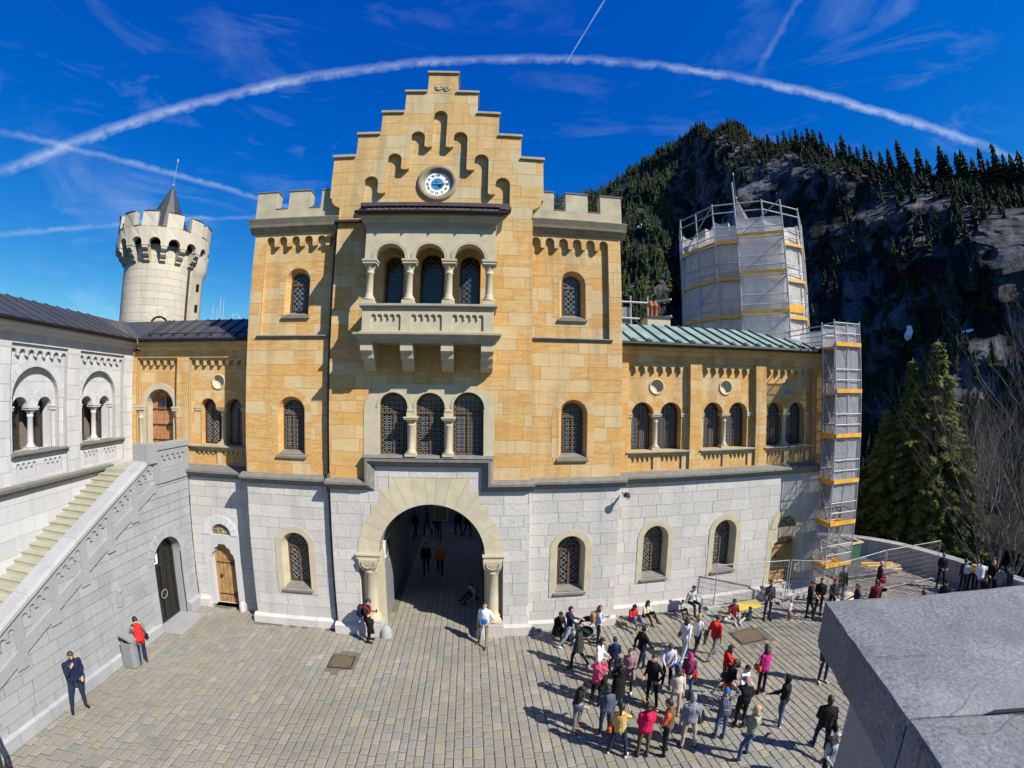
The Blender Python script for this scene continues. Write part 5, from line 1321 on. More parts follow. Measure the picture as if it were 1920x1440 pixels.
WS = Thing('lift_scaffold', 'tall narrow scaffold with grey netting and yellow planks at the wing corner', 'scaffold', (15.6, 14.9, 0))
FL, FR, BL_, BR_ = (14.85, 14.4), (16.4, 14.4), (15.0, 15.3), (16.55, 15.35)
for (x, y) in (FL, FR, BL_, BR_):
    pole(WS, (x, y, 0), (x, y, 12.15), .03, name='standard'); MB().box(x - .1, x + .1, y - .1, y + .1, 0, .04).obj('base_plate', 'steel_dull', WS)
lv = [1.47, 3.36, 5.2, 7.16, 9.05, 11.03]
for i, z in enumerate(lv):
    for a, e in ((FL, FR), (FL, BL_), (FR, BR_), (BL_, BR_)):
        for dz in (-.05, .55, 1.0): pole(WS, (*a, z + dz), (*e, z + dz), .024, name='guard_rail')
    q = MB(); q.bar((FL[0], FL[1] - .05, z + .09), (FR[0], FR[1] - .05, z + .09), .03, .17); q.obj('toe_board', 'plank_yellow', WS)
    if i < 4:
        q = MB(); q.bar((FL[0] - .05, FL[1], z + .09), (BL_[0] - .05, BL_[1], z + .09), .03, .17); q.obj('toe_board', 'plank_yellow', WS)
    for k in range(3): q = MB(); q.box(FL[0] + .03, FR[0] - .03, 14.45 + k * .29, 14.72 + k * .29, z - .05, z); q.obj('plank', 'plank_yellow', WS)
    z0, z1 = z, z + 1.85
    if z1 < 12.5:
        pole(WS, (FL[0], FL[1], z0), (BL_[0], BL_[1], z1), .02, name='brace'); pole(WS, (FL[0], 15.3, z0), (FR[0], 15.3, z1), .02, name='brace')
        q = MB()
        for s_ in (-.18, .18): q.tube([(15.35 + s_, 14.75, z0), (15.95 + s_, 14.75, z1)], .02, 5)
        for k in range(6): f = (k + .5) / 6; q.tube([(15.17 + .6 * f, 14.75, z0 + 1.85 * f), (15.53 + .6 * f, 14.75, z0 + 1.85 * f)], .014, 5)
        q.obj('ladder', 'steel', WS)
q = MB(); nu, nv = 8, 40
for (a, e, z0) in ((FL, FR, 4.4), (FR, BR_, .6), (BL_, BR_, .6)):
    o = len(q.v)
    for j in range(nv + 1):
        for i in range(nu + 1):
            f = i / nu; z = z0 + (12.0 - z0) * j / nv; q.v.append((a[0] + (e[0] - a[0]) * f + .02 * noise.noise((f * 5, z, 1)), a[1] + (e[1] - a[1]) * f + .06 - .04 * noise.noise((f * 5, z, 2)), z)); q.t.append(.2)
    q.f += [(o + j * (nu + 1) + i, o + j * (nu + 1) + i + 1, o + (j + 1) * (nu + 1) + i + 1, o + (j + 1) * (nu + 1) + i) for j in range(nv) for i in range(nu)]
q.obj('netting', 'net_grey', WS, True)
q = MB(); q.add([(15.6, 14.42, 4.4), (15.66, 14.41, 7), (15.58, 14.41, 9), (15.64, 14.41, 12), (15.70, 14.41, 12), (15.66, 14.41, 9), (15.71, 14.41, 7), (15.66, 14.42, 4.4)], [(0, 1, 6, 7), (1, 2, 5, 6), (2, 3, 4, 5)]); q.obj('netting_seam', 'steel_dull', WS)
# gangway to the roof edge
GW = Thing('gangway', 'short scaffold gangway between the lift scaffold and the copper roof', 'gangway', (15.6, 16.8, 10.9))
for (x0, y0, x1, y1) in ((15.0, 15.3, 15.9, 19.0), (16.5, 15.35, 17.0, 19.0)):
    for z in (11.3, 11.75, 12.0): pole(GW, (x0, y0, z), (x1, y1, z + .2), .026, name='guard_rail')
q = MB(); q.add([(16.5, 15.4, 11.1), (17.0, 19, 11.3), (17.0, 19, 12.2), (16.5, 15.4, 12.0)], [(0, 1, 2, 3)]); q.obj('netting', 'net_grey', GW)
q = MB(); q.add([(15.0, 15.3, 11.0), (16.5, 15.35, 11.0), (17.0, 19, 11.2), (15.9, 19, 11.2)], [(0, 1, 2, 3)]); q.obj('deck', 'steel_dull', GW)

# ------------------------------------------------------------------ ground: hillside sheet, courtyard, cobbles
q = MB()
xs = [-6000, -2000, -600, -200, -80, -40, 27, 34, 45, 70, 120, 200, 600, 2000, 6000]; ys = [-6000, -1500, -400, -100, -20, 20, 29, 40, 60, 100, 200, 500, 1500, 6000]
def hill_z(x, y):
    d_ = max(0, x - 24, y - 30, -45 - x, -15 - y)
    return -.12 - min(70, d_ * 1.1) * (1 if d_ > 0 else 0)
for y in ys:
    for x in xs: q.v.append((x, y, hill_z(x, y))); q.t.append(0)
q.f = [(j * 15 + i, j * 15 + i + 1, (j + 1) * 15 + i + 1, (j + 1) * 15 + i) for j in range(13) for i in range(14)]
tag(q.obj('hillside', 'soil'), None, None, kind='structure')
YD = MB().box(-13.0, 24.0, -6, 30, -.11, -.022).obj('courtyard', 'joint_sand'); YD['kind'] = 'structure'
holes_xy = [(-4.82, -4.02, 12.58, 13.32), (9.45, 10.6, 12.5, 13.35)]
stones = []
def paver(x0, x1, y0, y1):
    for a, b_, c_, d_ in holes_xy:
        if x1 > a - .02 and x0 < b_ + .02 and y1 > c_ - .02 and y0 < d_ + .02: return
    cxm, cym = (x0 + x1) / 2, (y0 + y1) / 2
    if cxm < -11.45 or (cym > 14.75 and not (-3.4 < cxm < .45 or cxm > 15.7) and cym > (14.98 if -8.6 < cxm < 5.4 else 15.6 if cxm > 0 else 15.9)): return
    if cym > 30 or cxm > 23.5 - max(0, (cym - 14) * .35): return
    t_ = R.random(); z = R.uniform(-.006, .006); e = .011; bv = R.uniform(.014, .026)
    j = lambda: R.uniform(-.006, .006)
    c = [(x0 + e + j(), y0 + e + j()), (x1 - e + j(), y0 + e + j()), (x1 - e + j(), y1 - e + j()), (x0 + e + j(), y1 - e + j())]
    ti = (R.uniform(-.004, .004), R.uniform(-.004, .004))
    top = [(x + (bv if i in (0, 3) else -bv), y + (bv if i < 2 else -bv), z + (ti[0] if i in (0, 3) else -ti[0]) + (ti[1] if i < 2 else -ti[1])) for i, (x, y) in enumerate(c)]
    q = MB(); q.add([(x, y, -.03) for x, y in c] + [(x, y, z - .012) for x, y in c] + top, [(8, 9, 10, 11)] + [(4 + k, 4 + (k + 1) % 4, 8 + (k + 1) % 4, 8 + k) for k in range(4)] + [(k, (k + 1) % 4, 4 + (k + 1) % 4, 4 + k) for k in range(4)], t_)
    dist2 = cxm ** 2 + cym ** 2 + 81
    # visible below the frame edge only from about y = 6.6 on
    vis = cym > 6.4 + .0 * cxm and -11.5 < cxm < 9.5
    stones.append((((x1 - x0) * (y1 - y0) / dist2 / math.sqrt(dist2)) if vis else 0, q))
x = -11.5
while x < 23.5:
    w = R.uniform(.20, .285) if not (x > 8 and False) else .3; y = 2.0 + R.uniform(-.3, 0); ymax = 30 if (-3.4 < x < .3 or x > 15.6) else 16.4
    while y < ymax:
        l_ = R.uniform(.22, .42); paver(x, x + w, y, y + l_); y += l_
    x += w
stones.sort(key=lambda s_: -s_[0])
for a, q in stones[:300]: q.obj('cobblestone', 'cobble', YD)
q = MB()
for a, m_ in stones[300:]:
    o = len(q.v); q.v += m_.v; q.f += [tuple(i + o for i in f) for f in m_.f]; q.t += m_.t
q.obj('cobblestones', 'cobble', YD, kind='stuff')
for i, (a, b_, c_, d_) in enumerate(holes_xy):
    T = Thing('manhole_cover', 'square rusty manhole cover in the open left half of the courtyard' if i == 0 else 'large square iron hatch in the cobbles near the crowd', 'manhole cover', ((a + b_) / 2, (c_ + d_) / 2, 0), 'covers in the cobbles')
    q = MB(); q.box(a, b_, c_, d_, -.03, -.002); q.obj('rim', 'iron', T); q = MB(); q.box(a + .04, b_ - .04, c_ + .04, d_ - .04, -.02, .008); q.obj('plate', 'manhole', T)
    for sx in (a + .12, b_ - .12):
        for sy in (c_ + .12, d_ - .12): MB().box(sx - .03, sx + .03, sy - .02, sy + .02, .008, .016).obj('lifting_hole', 'iron', T)

OW_ = Thing('outer_wall', 'grey outer courtyard wall glimpsed through the archway', 'wall', (-1.5, 29.6, 0))
MB().box(-7.2, -6.7, 22.5, 29.4, 0, 10).obj('side_wall', 'granite_stair', OW_); MB().box(4.4, 4.9, 22.5, 29.4, 0, 10).obj('side_wall', 'granite_stair', OW_); MB().box(-7.2, 4.9, 29.9, 30.3, 0, 12).obj('rear_wall', 'granite_stair', OW_)  # high unseen walls, added to keep sky light out of the passage
for k in range(8):
    for j in range(9): MB().box(-6 + j * 1.15, -4.86 + j * 1.15, 29.4, 29.9, k * .5 + .004, k * .5 + .496, R.random()).obj('wall_block', 'granite_stair', OW_)

# curved boundary wall on the right
BW = Thing('boundary_wall', 'low curved stone wall with pale coping beyond the fenced site', 'wall', (21.8, 14, 0))
cp_ = [(15.5, 20.2), (17.6, 19.9), (19.6, 19.0), (21.1, 17.6), (22.0, 15.9), (22.4, 14.0), (22.6, 12.0), (22.7, 9.5), (22.6, 6)]
def crv(t):
    i = min(int(t), len(cp_) - 2); f = t - i; p0, p1, p2, p3 = (Vector(cp_[max(0, min(len(cp_) - 1, i + k))]) for k in (-1, 0, 1, 2))
    return .5 * ((2 * p1) + (p2 - p0) * f + (2 * p0 - 5 * p1 + 4 * p2 - p3) * f * f + (3 * p1 - p0 - 3 * p2 + p3) * f ** 3)
def crn(t): d_ = (crv(min(t + .05, 7.99)) - crv(max(t - .05, 0))).normalized(); return Vector((-d_.y, d_.x))
N_ = 26
for k in range(N_):
    t0, t1 = 8 * k / N_ + .004, 8 * (k + 1) / N_ - .004
    for (z0, z1, o0, o1, nm, mt) in ((-1.5, .5, 0, .42, 'wall_block', 'granite_stair'), (.505, .92, .0, .42, 'wall_block', 'granite_stair'), (.925, 1.06, -.06, .5, 'coping_stone', 'granite_cap')):
        pts = [crv(t0) + crn(t0) * o0, crv(t1) + crn(t1) * o0, crv(t1) + crn(t1) * o1, crv(t0) + crn(t0) * o1]
        q = MB(); q.add([(p.x, p.y, z) for z in (z0, z1) for p in pts], [(0, 1, 5, 4)[::-1], (1, 2, 6, 5)[::-1], (2, 3, 7, 6)[::-1], (3, 0, 4, 7)[::-1], (4, 5, 6, 7)[::-1]], R.random()); o = q.obj(nm, mt, BW)
        bm_ = bmesh.new(); bm_.from_mesh(o.data); bmesh.ops.recalc_face_normals(bm_, faces=bm_.faces); bm_.to_mesh(o.data); bm_.free()

# terrace parapet in the foreground
PT = Thing('terrace_parapet', 'massive grey granite parapet slab jutting into the near corner', 'parapet', (2.6, .4, 0))
pc = [(1.664, 1.586), (1.215, .615), (.80, -.29), (.2, -1.6), (3.6, -2.4), (5.2, .47)]
def slab_ring(pts, z0, z1, bev, name, mat, T):
    bm_ = bmesh.new(); vs0 = [bm_.verts.new((x, y, z0)) for x, y in pts]; f = bm_.faces.new(vs0)
    r_ = bmesh.ops.extrude_face_region(bm_, geom=[f]); bmesh.ops.translate(bm_, verts=[v for v in r_['geom'] if isinstance(v, bmesh.types.BMVert)], vec=(0, 0, z1 - z0))
    bmesh.ops.recalc_face_normals(bm_, faces=bm_.faces)
    if bev < .008:
        bmesh.ops.triangulate(bm_, faces=[f_ for f_ in bm_.faces if len(f_.verts) > 4])
        for _ in range(6): bmesh.ops.subdivide_edges(bm_, edges=[e for e in bm_.edges if e.calc_length() > .035], cuts=1, use_grid_fill=True)
        bmesh.ops.triangulate(bm_, faces=bm_.faces)
        bmesh.ops.smooth_vert(bm_, verts=bm_.verts, factor=.35, use_axis_x=True, use_axis_y=True, use_axis_z=True)
        for v in bm_.verts:
            nv_ = noise.noise_vector(v.co * 14); n3 = noise.noise_vector(v.co * 3); v.co += nv_ * .0035 + n3 * .006
    else: bmesh.ops.bevel(bm_, geom=[e for e in bm_.edges], offset=bev, segments=2, affect='EDGES')
    me = bpy.data.meshes.new(name); bm_.to_mesh(me); bm_.free(); me.materials.append(MAT[mat]); o = bpy.data.objects.new(name, me); COL.objects.link(o); o.parent = T.root; o.matrix_parent_inverse = Matrix.Translation(-T.loc); return o
t = NT('parapet_granite', .75, .35); p = t.pos(0)
c = t.ramp(t.noise(p, 60, 5, .7), [(.34, (.075, .08, .09)), (.46, (.145, .152, .168)), (.58, (.195, .203, .22)), (.70, (.28, .29, .31))])
c = t.mix(t.ramp(t.noise(p, 2.6, 5), [(.38, .5), (.62, 0)]), c, (.115, .12, .132)); cr = t.noise(t.map(p, (1, 1, .2)), 1.5, 3, .5, 1.2)
c = t.mix(t.ramp(t.noise(p, 1.7, 5, .6), [(.52, 0), (.7, .5)]), c, (.30, .31, .33))
c = t.mix(t.ramp(t.noise(t.map(p, (5, 5, .6)), 1.0, 4), [(.55, 0), (.75, .45)]), c, (.075, .075, .075))
c = t.mix(t.ramp(cr, [(.493, 0), (.5, .6), (.507, 0)]), c, (.05, .05, .055)); t.col(c)
stn = t.noise(t.map(p, (3, 3, .5)), 1.0, 5); t.bump(t.math('ADD', t.noise(p, 60, 5, .7), t.math('MULTIPLY', t.noise(p, 9, 4), .8)), .55, .008)
# two slabs with an open joint between them
j0, j1 = Vector((1.30, .80)), Vector((4.6, -.55))
slabA = [(1.664, 1.586), (1.303, .805), (4.545, -.505), (5.2, .47)]
slabB = [(1.3015, .8015), (1.215, .615), (.80, -.29), (.2, -1.6), (3.6, -2.4), (4.543, -.509)]
slab_ring(slabA, 7.75, 8.0, .004, 'coping_slab', 'parapet_granite', PT); slab_ring(slabB, 7.75, 8.0, .004, 'coping_slab', 'parapet_granite', PT)
body = [(1.79, 1.42), (1.36, .5), (.35, -1.6), (3.5, -2.3), (5.0, .38)]
slab_ring(body, -.05, 7.75, .01, 'parapet_wall', 'granite_stair', PT)
b = MB(); b.add([(1.55, .702, 8.003), (1.75, .625, 8.003), (2.6, .29, 8.003), (2.62, .31, 8.003), (1.95, .565, 8.003), (1.6, .70, 8.003)], [(0, 1, 2, 3, 4, 5)]); b.obj('joint_filler', 'rubber', PT)

# railing in the bottom left corner
RL = Thing('hand_railing', 'dark steel handrail at the lower edge of the courtyard by the stair wall', 'railing', (-10.9, 6.2, 0))
for a, e, r_ in (((-11.7, 6.9, 1.0), (-9.6, 5.6, 1.0), .035), ((-11.7, 6.9, .55), (-9.6, 5.6, .55), .025)): pole(RL, a, e, r_, 'iron', 'rail', 8)
for k in range(4): f = k / 3; pole(RL, (-11.6 + 1.9 * f, 6.84 - 1.2 * f, 0), (-11.6 + 1.9 * f, 6.84 - 1.2 * f, 1.0), .025, 'iron', 'post', 8)
# ------------------------------------------------------------------ mountain, forest, near trees
def azel(az, el, d): a = rad(az); return Vector((d * math.sin(a), d * math.cos(a), CAM_H + d * math.tan(rad(el))))
ridge_def = [(2, 24.2, 1050), (9, 25.0, 1020), (15.1, 25.6, 1000), (17.4, 26.0, 980), (21.3, 28.3, 950), (24.0, 29.6, 930), (26.7, 30.6, 900), (29.8, 32.0, 860), (31.6, 33.0, 830), (33.1, 31.9, 800), (35.9, 32.6, 740), (37.4, 31.8, 710), (38.4, 30.4, 695),
             (40.9, 29.2, 660), (44.3, 28.7, 620), (46.8, 27.6, 595), (50.4, 25.6, 562), (53.2, 24.0, 540), (56.1, 23.2, 522), (59.3, 21.7, 505), (61.4, 21.0, 495), (63.9, 19.9, 485), (67.1, 18.6, 475), (75, 16, 470), (85, 13, 475)]
ridge = [azel(*q) for q in ridge_def]
NS, NT_ = 280, 120
def lerp_list(L, f):
    x = f * (len(L) - 1); i = min(int(x), len(L) - 2); return L[i].lerp(L[i + 1], x - i)
base = []
for (az, el, d), p in zip(ridge_def, ridge):
    k = min(1, max(0, (az - 22) / 14)); k = k * k * (3 - 2 * k)
    bx_ = Vector((p.x * .42, p.y * .42, 15)).lerp(Vector((max(90, p.x - 215), p.y * .86 - 30, -45)), k); base.append(bx_)
mt = []
for j in range(NT_ + 1):
    tt = j / NT_
    for i in range(NS + 1):
        f = i / NS; P_, B_ = lerp_list(ridge, f), lerp_list(base, f); p = B_.lerp(P_, tt)
        k = min(1, max(0, (f - .22) / .2))
        sm = min(1, max(0, (tt - .1) / .78)); sm = sm * sm * (3 - 2 * sm); cl = tt * (1 - .5 * k) + .5 * k * sm
        p.z = B_.z + (P_.z - B_.z) * max(0, min(1, cl))
        am = 26 * math.sin(PI * min(1, tt * 1.02)) + 2.0
        q = p * .012; n_ = noise.fractal(q, 1.0, 2.1, 6); n2 = noise.fractal(Vector((p.x * .03, p.y * .03, p.z * .012)), .9, 2.2, 5)
        g_ = noise.fractal(Vector((p.y * .014 + 3, p.x * .004, p.z * .004)), 1, 2.2, 4)
        p.x += am * (n_ * .9 + n2 * .7) + 34 * k * g_ * math.sin(PI * tt); p.y += am * .5 * noise.fractal(q + Vector((9, 3, 1)), 1, 2.1, 5); p.z += am * .35 * n2
        if j == NT_: p.z += 7 * noise.fractal(Vector((f * 40, 0, 0)), 1, 2, 4)
        mt.append(p)
vm = MB(); vm.v = [tuple(p) for p in mt]; vm.t = [0] * len(mt)
vm.f = [(j * (NS + 1) + i, (j + 1) * (NS + 1) + i, (j + 1) * (NS + 1) + i + 1, j * (NS + 1) + i + 1) for j in range(NT_) for i in range(NS)]
# back slope so that the ridge is solid
o = len(vm.v); vm.v += [(p.x + 260, p.y + 160, p.z - 320) for p in mt[-(NS + 1):]]; vm.t += [0] * (NS + 1)
vm.f += [(NT_ * (NS + 1) + i, o + i, o + i + 1, NT_ * (NS + 1) + i + 1) for i in range(NS)]
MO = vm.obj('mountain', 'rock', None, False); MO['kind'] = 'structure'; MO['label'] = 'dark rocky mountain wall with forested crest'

def conifer_mesh(mb, base_, h, w, rg, levels=7, sides=7, tint0=.5):
    """Far spruce: tiers of ragged drooping skirts round a stem."""
    x, y, z = base_
    mb.add([(x - .02 * h, y, z), (x + .02 * h, y, z), (x, y + .02 * h, z), (x, y, z + h * .9)], [(0, 1, 3), (1, 2, 3), (2, 0, 3)], .05)
    for l in range(levels):
        f = l / levels; zc = z + h * (.10 + .90 * f); r0 = w * (1 - f) ** .85 * rg.uniform(.55, 1.25) + .02 * h; x += rg.uniform(-.03, .03) * w; y += rg.uniform(-.03, .03) * w; zt = zc + h * .9 / levels * 1.5
        a0 = rg.uniform(0, 6); vv = [(x, y, min(zt, z + h))]; tn = min(1, max(0, tint0 + rg.uniform(-.25, .25)))
        for k in range(sides * 2):
            a = a0 + PI * k / sides; q = r0 * (rg.uniform(.85, 1.2) if k % 2 == 0 else rg.uniform(.4, .6)); vv.append((x + q * math.cos(a), y + q * math.sin(a), zc - (h * .035 if k % 2 == 0 else -.01 * h) * rg.uniform(.5, 1.5)))
        mb.add(vv, [(0, k + 1, (k + 1) % (2 * sides) + 1) for k in range(2 * sides)], tn)
rg = random.Random(11)
fm = MB(); cnt = 0
def surf(f, tt):
    i = min(int(f * NS), NS - 1); j = min(int(tt * NT_), NT_ - 1); a, b_ = f * NS - i, tt * NT_ - j
    p00, p10, p01, p11 = mt[j * (NS + 1) + i], mt[j * (NS + 1) + i + 1], mt[(j + 1) * (NS + 1) + i], mt[(j + 1) * (NS + 1) + i + 1]
    return p00.lerp(p10, a).lerp(p01.lerp(p11, a), b_)
tries = 0
while cnt < 5200 and tries < 40000:
    tries += 1
    f, tt = rg.random(), rg.random(); az = math.degrees(math.atan2(*(lerp_list(ridge, f).xy)))
    if az < 11: continue
    left_slope = az < 28.5
    dens = .95 if left_slope and tt < .78 else (.4 if left_slope else .035)
    if tt > .80: dens = max(dens, .5 if tt < .88 else .8)
    if not left_slope and tt < .28: dens = .8
    nn = noise.noise(Vector((f * 22, tt * 9, 4.4)))
    if nn > .10 and not left_slope: dens = max(dens, .4)
    if rg.random() > dens: continue
    p = surf(f, tt)
    if math.hypot(p.x, p.y) < 70: continue
    h = rg.uniform(14, 27) * (.95 if left_slope else .7)
    conifer_mesh(fm, (p.x, p.y, p.z - 2), h, h * rg.uniform(.13, .27), rg, rg.choice((5, 6, 7)), 5, rg.uniform(.35, .95) if left_slope else rg.uniform(.05, .6)); cnt += 1
FO = fm.obj('mountain_forest', 'needles_far', None); tag(FO, 'conifer forest scattered over the rocky mountain', 'forest', kind='stuff')
# spruces that stand out against the sky on the crest
crest = [(40.2, 14), (41.5, 16), (42.4, 19), (43.1, 16), (43.9, 22), (44.6, 19), (45.3, 23), (46.0, 20), (46.9, 22), (47.6, 15), (48.5, 18), (49.3, 24), (50.0, 18), (50.8, 19), (51.7, 25), (52.3, 20), (53.3, 21), (54.2, 23), (55.4, 28), (56.0, 20), (57.3, 27), (58.2, 18), (59.6, 28), (60.2, 22), (61.2, 26), (61.8, 30), (62.6, 22), (63.5, 27), (64.1, 23), (64.9, 33), (65.6, 26), (66.3, 30), (67.0, 33), (67.8, 28)]
azs = [math.degrees(math.atan2(p.x, p.y)) for p in mt[-(NS + 1):]]
ORD = ('first second third fourth fifth sixth seventh eighth ninth tenth eleventh twelfth thirteenth fourteenth fifteenth sixteenth seventeenth eighteenth nineteenth twentieth twenty-first twenty-second twenty-third twenty-fourth twenty-fifth twenty-sixth twenty-seventh twenty-eighth twenty-ninth thirtieth thirty-first thirty-second thirty-third thirty-fourth').split()
for i, (az, h) in enumerate(crest):
    k = min(range(len(azs)), key=lambda q: abs(azs[q] - az)); p = mt[-(NS + 1) + k]; d_ = math.hypot(p.x, p.y)
    x, y = d_ * math.sin(rad(az)), d_ * math.cos(rad(az)); q = MB(); conifer_mesh(q, (0, 0, 0), h * 1.6, h * rg.uniform(.30, .38), rg, 10, 7, rg.uniform(.1, .5))
    o = q.obj('crest_spruce', 'needles_far'); o.location = (x, y, p.z - 3.5)
    tag(o, 'dark spruce on the mountain crest, %s from the rocky summit rightwards' % ORD[i], 'tree', 'spruces on the mountain crest')

# snow patches in the gullies
def snow(az, el, d, w, h, i):
    c = azel(az, el, d); rt = Vector((math.cos(rad(az)), -math.sin(rad(az)), 0)); up = Vector((0, 0, 1)); q = MB(); n = 14; rgn = random.Random(i)
    pts = [c + rt * (w * math.cos(2 * PI * k / n) * rgn.uniform(.4, 1.1)) + (up * 1.0 + rt * .35) * (h * math.sin(2 * PI * k / n) * rgn.uniform(.5, 1.1)) for k in range(n)]
    return pts
def snow_on(az, el_list, name_lab):
    pass
def first_hit(az, el):
    dv = Vector((math.sin(rad(az)) * math.cos(rad(el)), math.cos(rad(az)) * math.cos(rad(el)), math.sin(rad(el))))
    return dv
from mathutils.bvhtree import BVHTree
bvh = BVHTree.FromPolygons(vm.v, vm.f)
for i, (az, el, w, h, lab) in enumerate(((54.0, 6.6, 3.5, 6, 'bright snow patch in a gully above the green spruces'), (60.2, 6.2, 4, 1.3, 'narrow snow streak right of the gully snow patch'), (22.6, 21.2, 9, 5, 'small snow patch on the slope beside the battlements'))):
    q = MB(); n = 15; rgn = random.Random(i + 5); grid = {}
    dv0 = first_hit(az, el); h0 = bvh.ray_cast(Vector((0, 0, CAM_H)), dv0)
    if h0[0] is None: continue
    dist = h0[3]
    for a in range(n):
        for b_ in range(n):
            u, v = (a / (n - 1) - .5) * 2, (b_ / (n - 1) - .5) * 2
            if u * u + v * v > .8 + .35 * noise.noise((a * .7, b_ * .7, i * 3.1)): continue
            dv = first_hit(az + math.degrees((u * w + v * w * .5) / dist), el + math.degrees(v * h / dist)); hh = bvh.ray_cast(Vector((0, 0, CAM_H)), dv)
            if hh[0] is not None and abs(hh[3] - dist) < 60: grid[(a, b_)] = hh[0] + hh[1] * (2.5 if hh[1].dot(dv) < 0 else -2.5)
    idx = {k: ii for ii, k in enumerate(grid)}; q.v = [tuple(p) for p in grid.values()]; q.t = [0] * len(q.v)
    q.f = [(idx[(a, b_)], idx[(a + 1, b_)], idx[(a + 1, b_ + 1)], idx[(a, b_ + 1)]) for (a, b_) in grid if (a + 1, b_) in idx and (a + 1, b_ + 1) in idx and (a, b_ + 1) in idx]
    if q.f: tag(q.obj('snow_patch', 'snow'), lab, 'snow', 'snow patches on the mountain')

# near spruces: boughs of needle sprays
def spruce(name, label, x, y, z0, h, w, seed, dens=1.0):
    rg = random.Random(seed); T = Thing(name, label, 'tree', (x, y, z0), 'spruces behind the boundary wall')
    q = MB(); q.tube([(x, y, z0), (x + .05, y, z0 + h * .5), (x, y, z0 + h)], [h * .012 + .06, h * .009 + .03, .015], 8); q.obj('trunk', 'bark_pale', T, True)
    c = MB(); lim = MB(); z = z0 + h * .09
    while z < z0 + h:
        f = (z - z0) / h; L_ = w * (1 - f) ** .8 * rg.uniform(.7, 1.15) + .12; nb = rg.choice((6, 7, 8))
        for k in range(nb):
            if rg.random() > dens: continue
            a = 2 * PI * k / nb + rg.uniform(-.5, .5); Lb = L_ * rg.uniform(.6, 1.1); ca, sa = math.cos(a), math.sin(a); tb = rg.random(); pp = []
            for s_ in range(6):
                t_ = s_ / 5; pp.append(Vector((x + ca * Lb * t_, y + sa * Lb * t_, z + Lb * (.10 * t_ - .62 * t_ * t_ + .26 * t_ ** 3))))
            lim.tube(pp, [.02, .017, .013, .01, .008, .004], 4, 0, False)
            ns = max(18, int(Lb * 50))
            for m in range(ns):
                t_ = .12 + .88 * (m + rg.random()) / ns; i = min(4, int(t_ * 5)); p = pp[i].lerp(pp[i + 1], t_ * 5 - i)
                sl_ = rg.uniform(.24, .58) * (1.1 - .5 * t_) + .06; side = rg.choice((-1, 1)); aa = a + side * rg.uniform(.5, 1.4)
                d_ = Vector((math.cos(aa), math.sin(aa), rg.uniform(-1.6, -.25))).normalized(); sd = d_.cross(Vector((0, 0, 1))).normalized() * sl_ * rg.uniform(.18, .34)
                tip = p + d_ * sl_; mid = p + d_ * sl_ * .5; tn = min(1, max(0, .25 + .5 * tb * .8 + rg.uniform(-.2, .25)))
                c.add([p, mid + sd + Vector((0, 0, -.02)), tip, mid - sd + Vector((0, 0, -.02))], [(0, 1, 2), (0, 2, 3)], tn)
        z += h * rg.uniform(.013, .023)
    lim.obj('limbs', 'bark', T, kind='stuff'); c.obj('crown', 'needles', T)
spruce('spruce_tree', 'tallest green spruce behind the curved wall, with the highest tip', 28.6, 18.5, -5.5, 18.0, 4.4, 1)
spruce('spruce_tree', 'second tallest green spruce, standing just left of the tallest one', 27.4, 19.6, -5.5, 16.8, 3.9, 2)
spruce('spruce_tree', 'mid-height spruce nearest the lift scaffold behind the curved wall', 26.6, 21.0, -5.5, 13.6, 3.8, 3)
spruce('spruce_tree', 'shorter spruce in front of the two tall ones by the curved wall', 27.0, 17.9, -5.5, 11.0, 3.4, 4)
spruce('spruce_tree', 'low bushy spruce filling the gap beside the scaffold base', 25.6, 22.4, -5.5, 9.8, 3.3, 5)
spruce('spruce_tree', 'thin ragged spruce on the right edge of the green group', 29.4, 16.9, -5.5, 11.5, 2.6, 6, .8)

def bare_tree(label, x, y, z0, h, seed, lean=0.0):
    rg = random.Random(seed); T = Thing('bare_tree', label, 'tree', (x, y, z0), 'leafless trees by the boundary wall')
    tr, br = MB(), MB()
    def grow(p, d, L, r, depth, mb):
        n = 4; pts = [p]; q = p.copy(); dd = d.copy()
        for _ in range(n):
            dd = (dd + Vector((rg.uniform(-.16, .16), rg.uniform(-.16, .16), rg.uniform(-.02, .12)))).normalized(); q = q + dd * L / n; pts.append(q.copy())
        mb.tube(pts, [r * (1 - .45 * i / n) for i in range(n + 1)], 6 if depth < 2 else 4, 0, False)
        if depth >= 5: return
        kids = rg.choice((2, 3)) if depth else 7
        for k in range(kids):
            i = rg.randint(2, n) if depth else rg.randint(1, n); a = rg.uniform(0, 2 * PI); sp = rg.uniform(.35, .85)
            nd = (dd + Vector((math.cos(a), math.sin(a), rg.uniform(-.1, .5))) * sp).normalized(); grow(pts[i], nd, L * rg.uniform(.52, .74), r * (.62 - .03 * depth) * (1 - .35 * i / n), depth + 1, br)
        if depth: grow(pts[-1], dd, L * .72, r * .55, depth + 1, br)
    grow(Vector((x, y, z0)), Vector((lean, .05, 1)).normalized(), h * .42, h * .0085, 0, tr)
    tr.obj('trunk', 'bark_pale', T, True); br.obj('branches', 'bark_pale', T)
bare_tree('leafless pale tree beside the green spruces with a forked crown', 29.6, 15.9, -5, 15.0, 21, .05)
bare_tree('leafless tree at the picture edge leaning over the wall', 29.8, 14.2, -5, 16.0, 33, -.04)
bare_tree('slim leafless tree between the other two bare trees', 30.4, 14.9, -5, 13.5, 47, .05)
bare_tree('tall leafless tree cut by the picture edge', 31.0, 12.8, -5, 17.0, 52, -.05)
bare_tree('leafless tree close behind the thin ragged spruce', 30.2, 16.4, -5, 13.0, 88, .03)
bare_tree('leafless many-stemmed tree low behind the distant group of people', 28.4, 13.4, -4, 11.5, 93, 0)
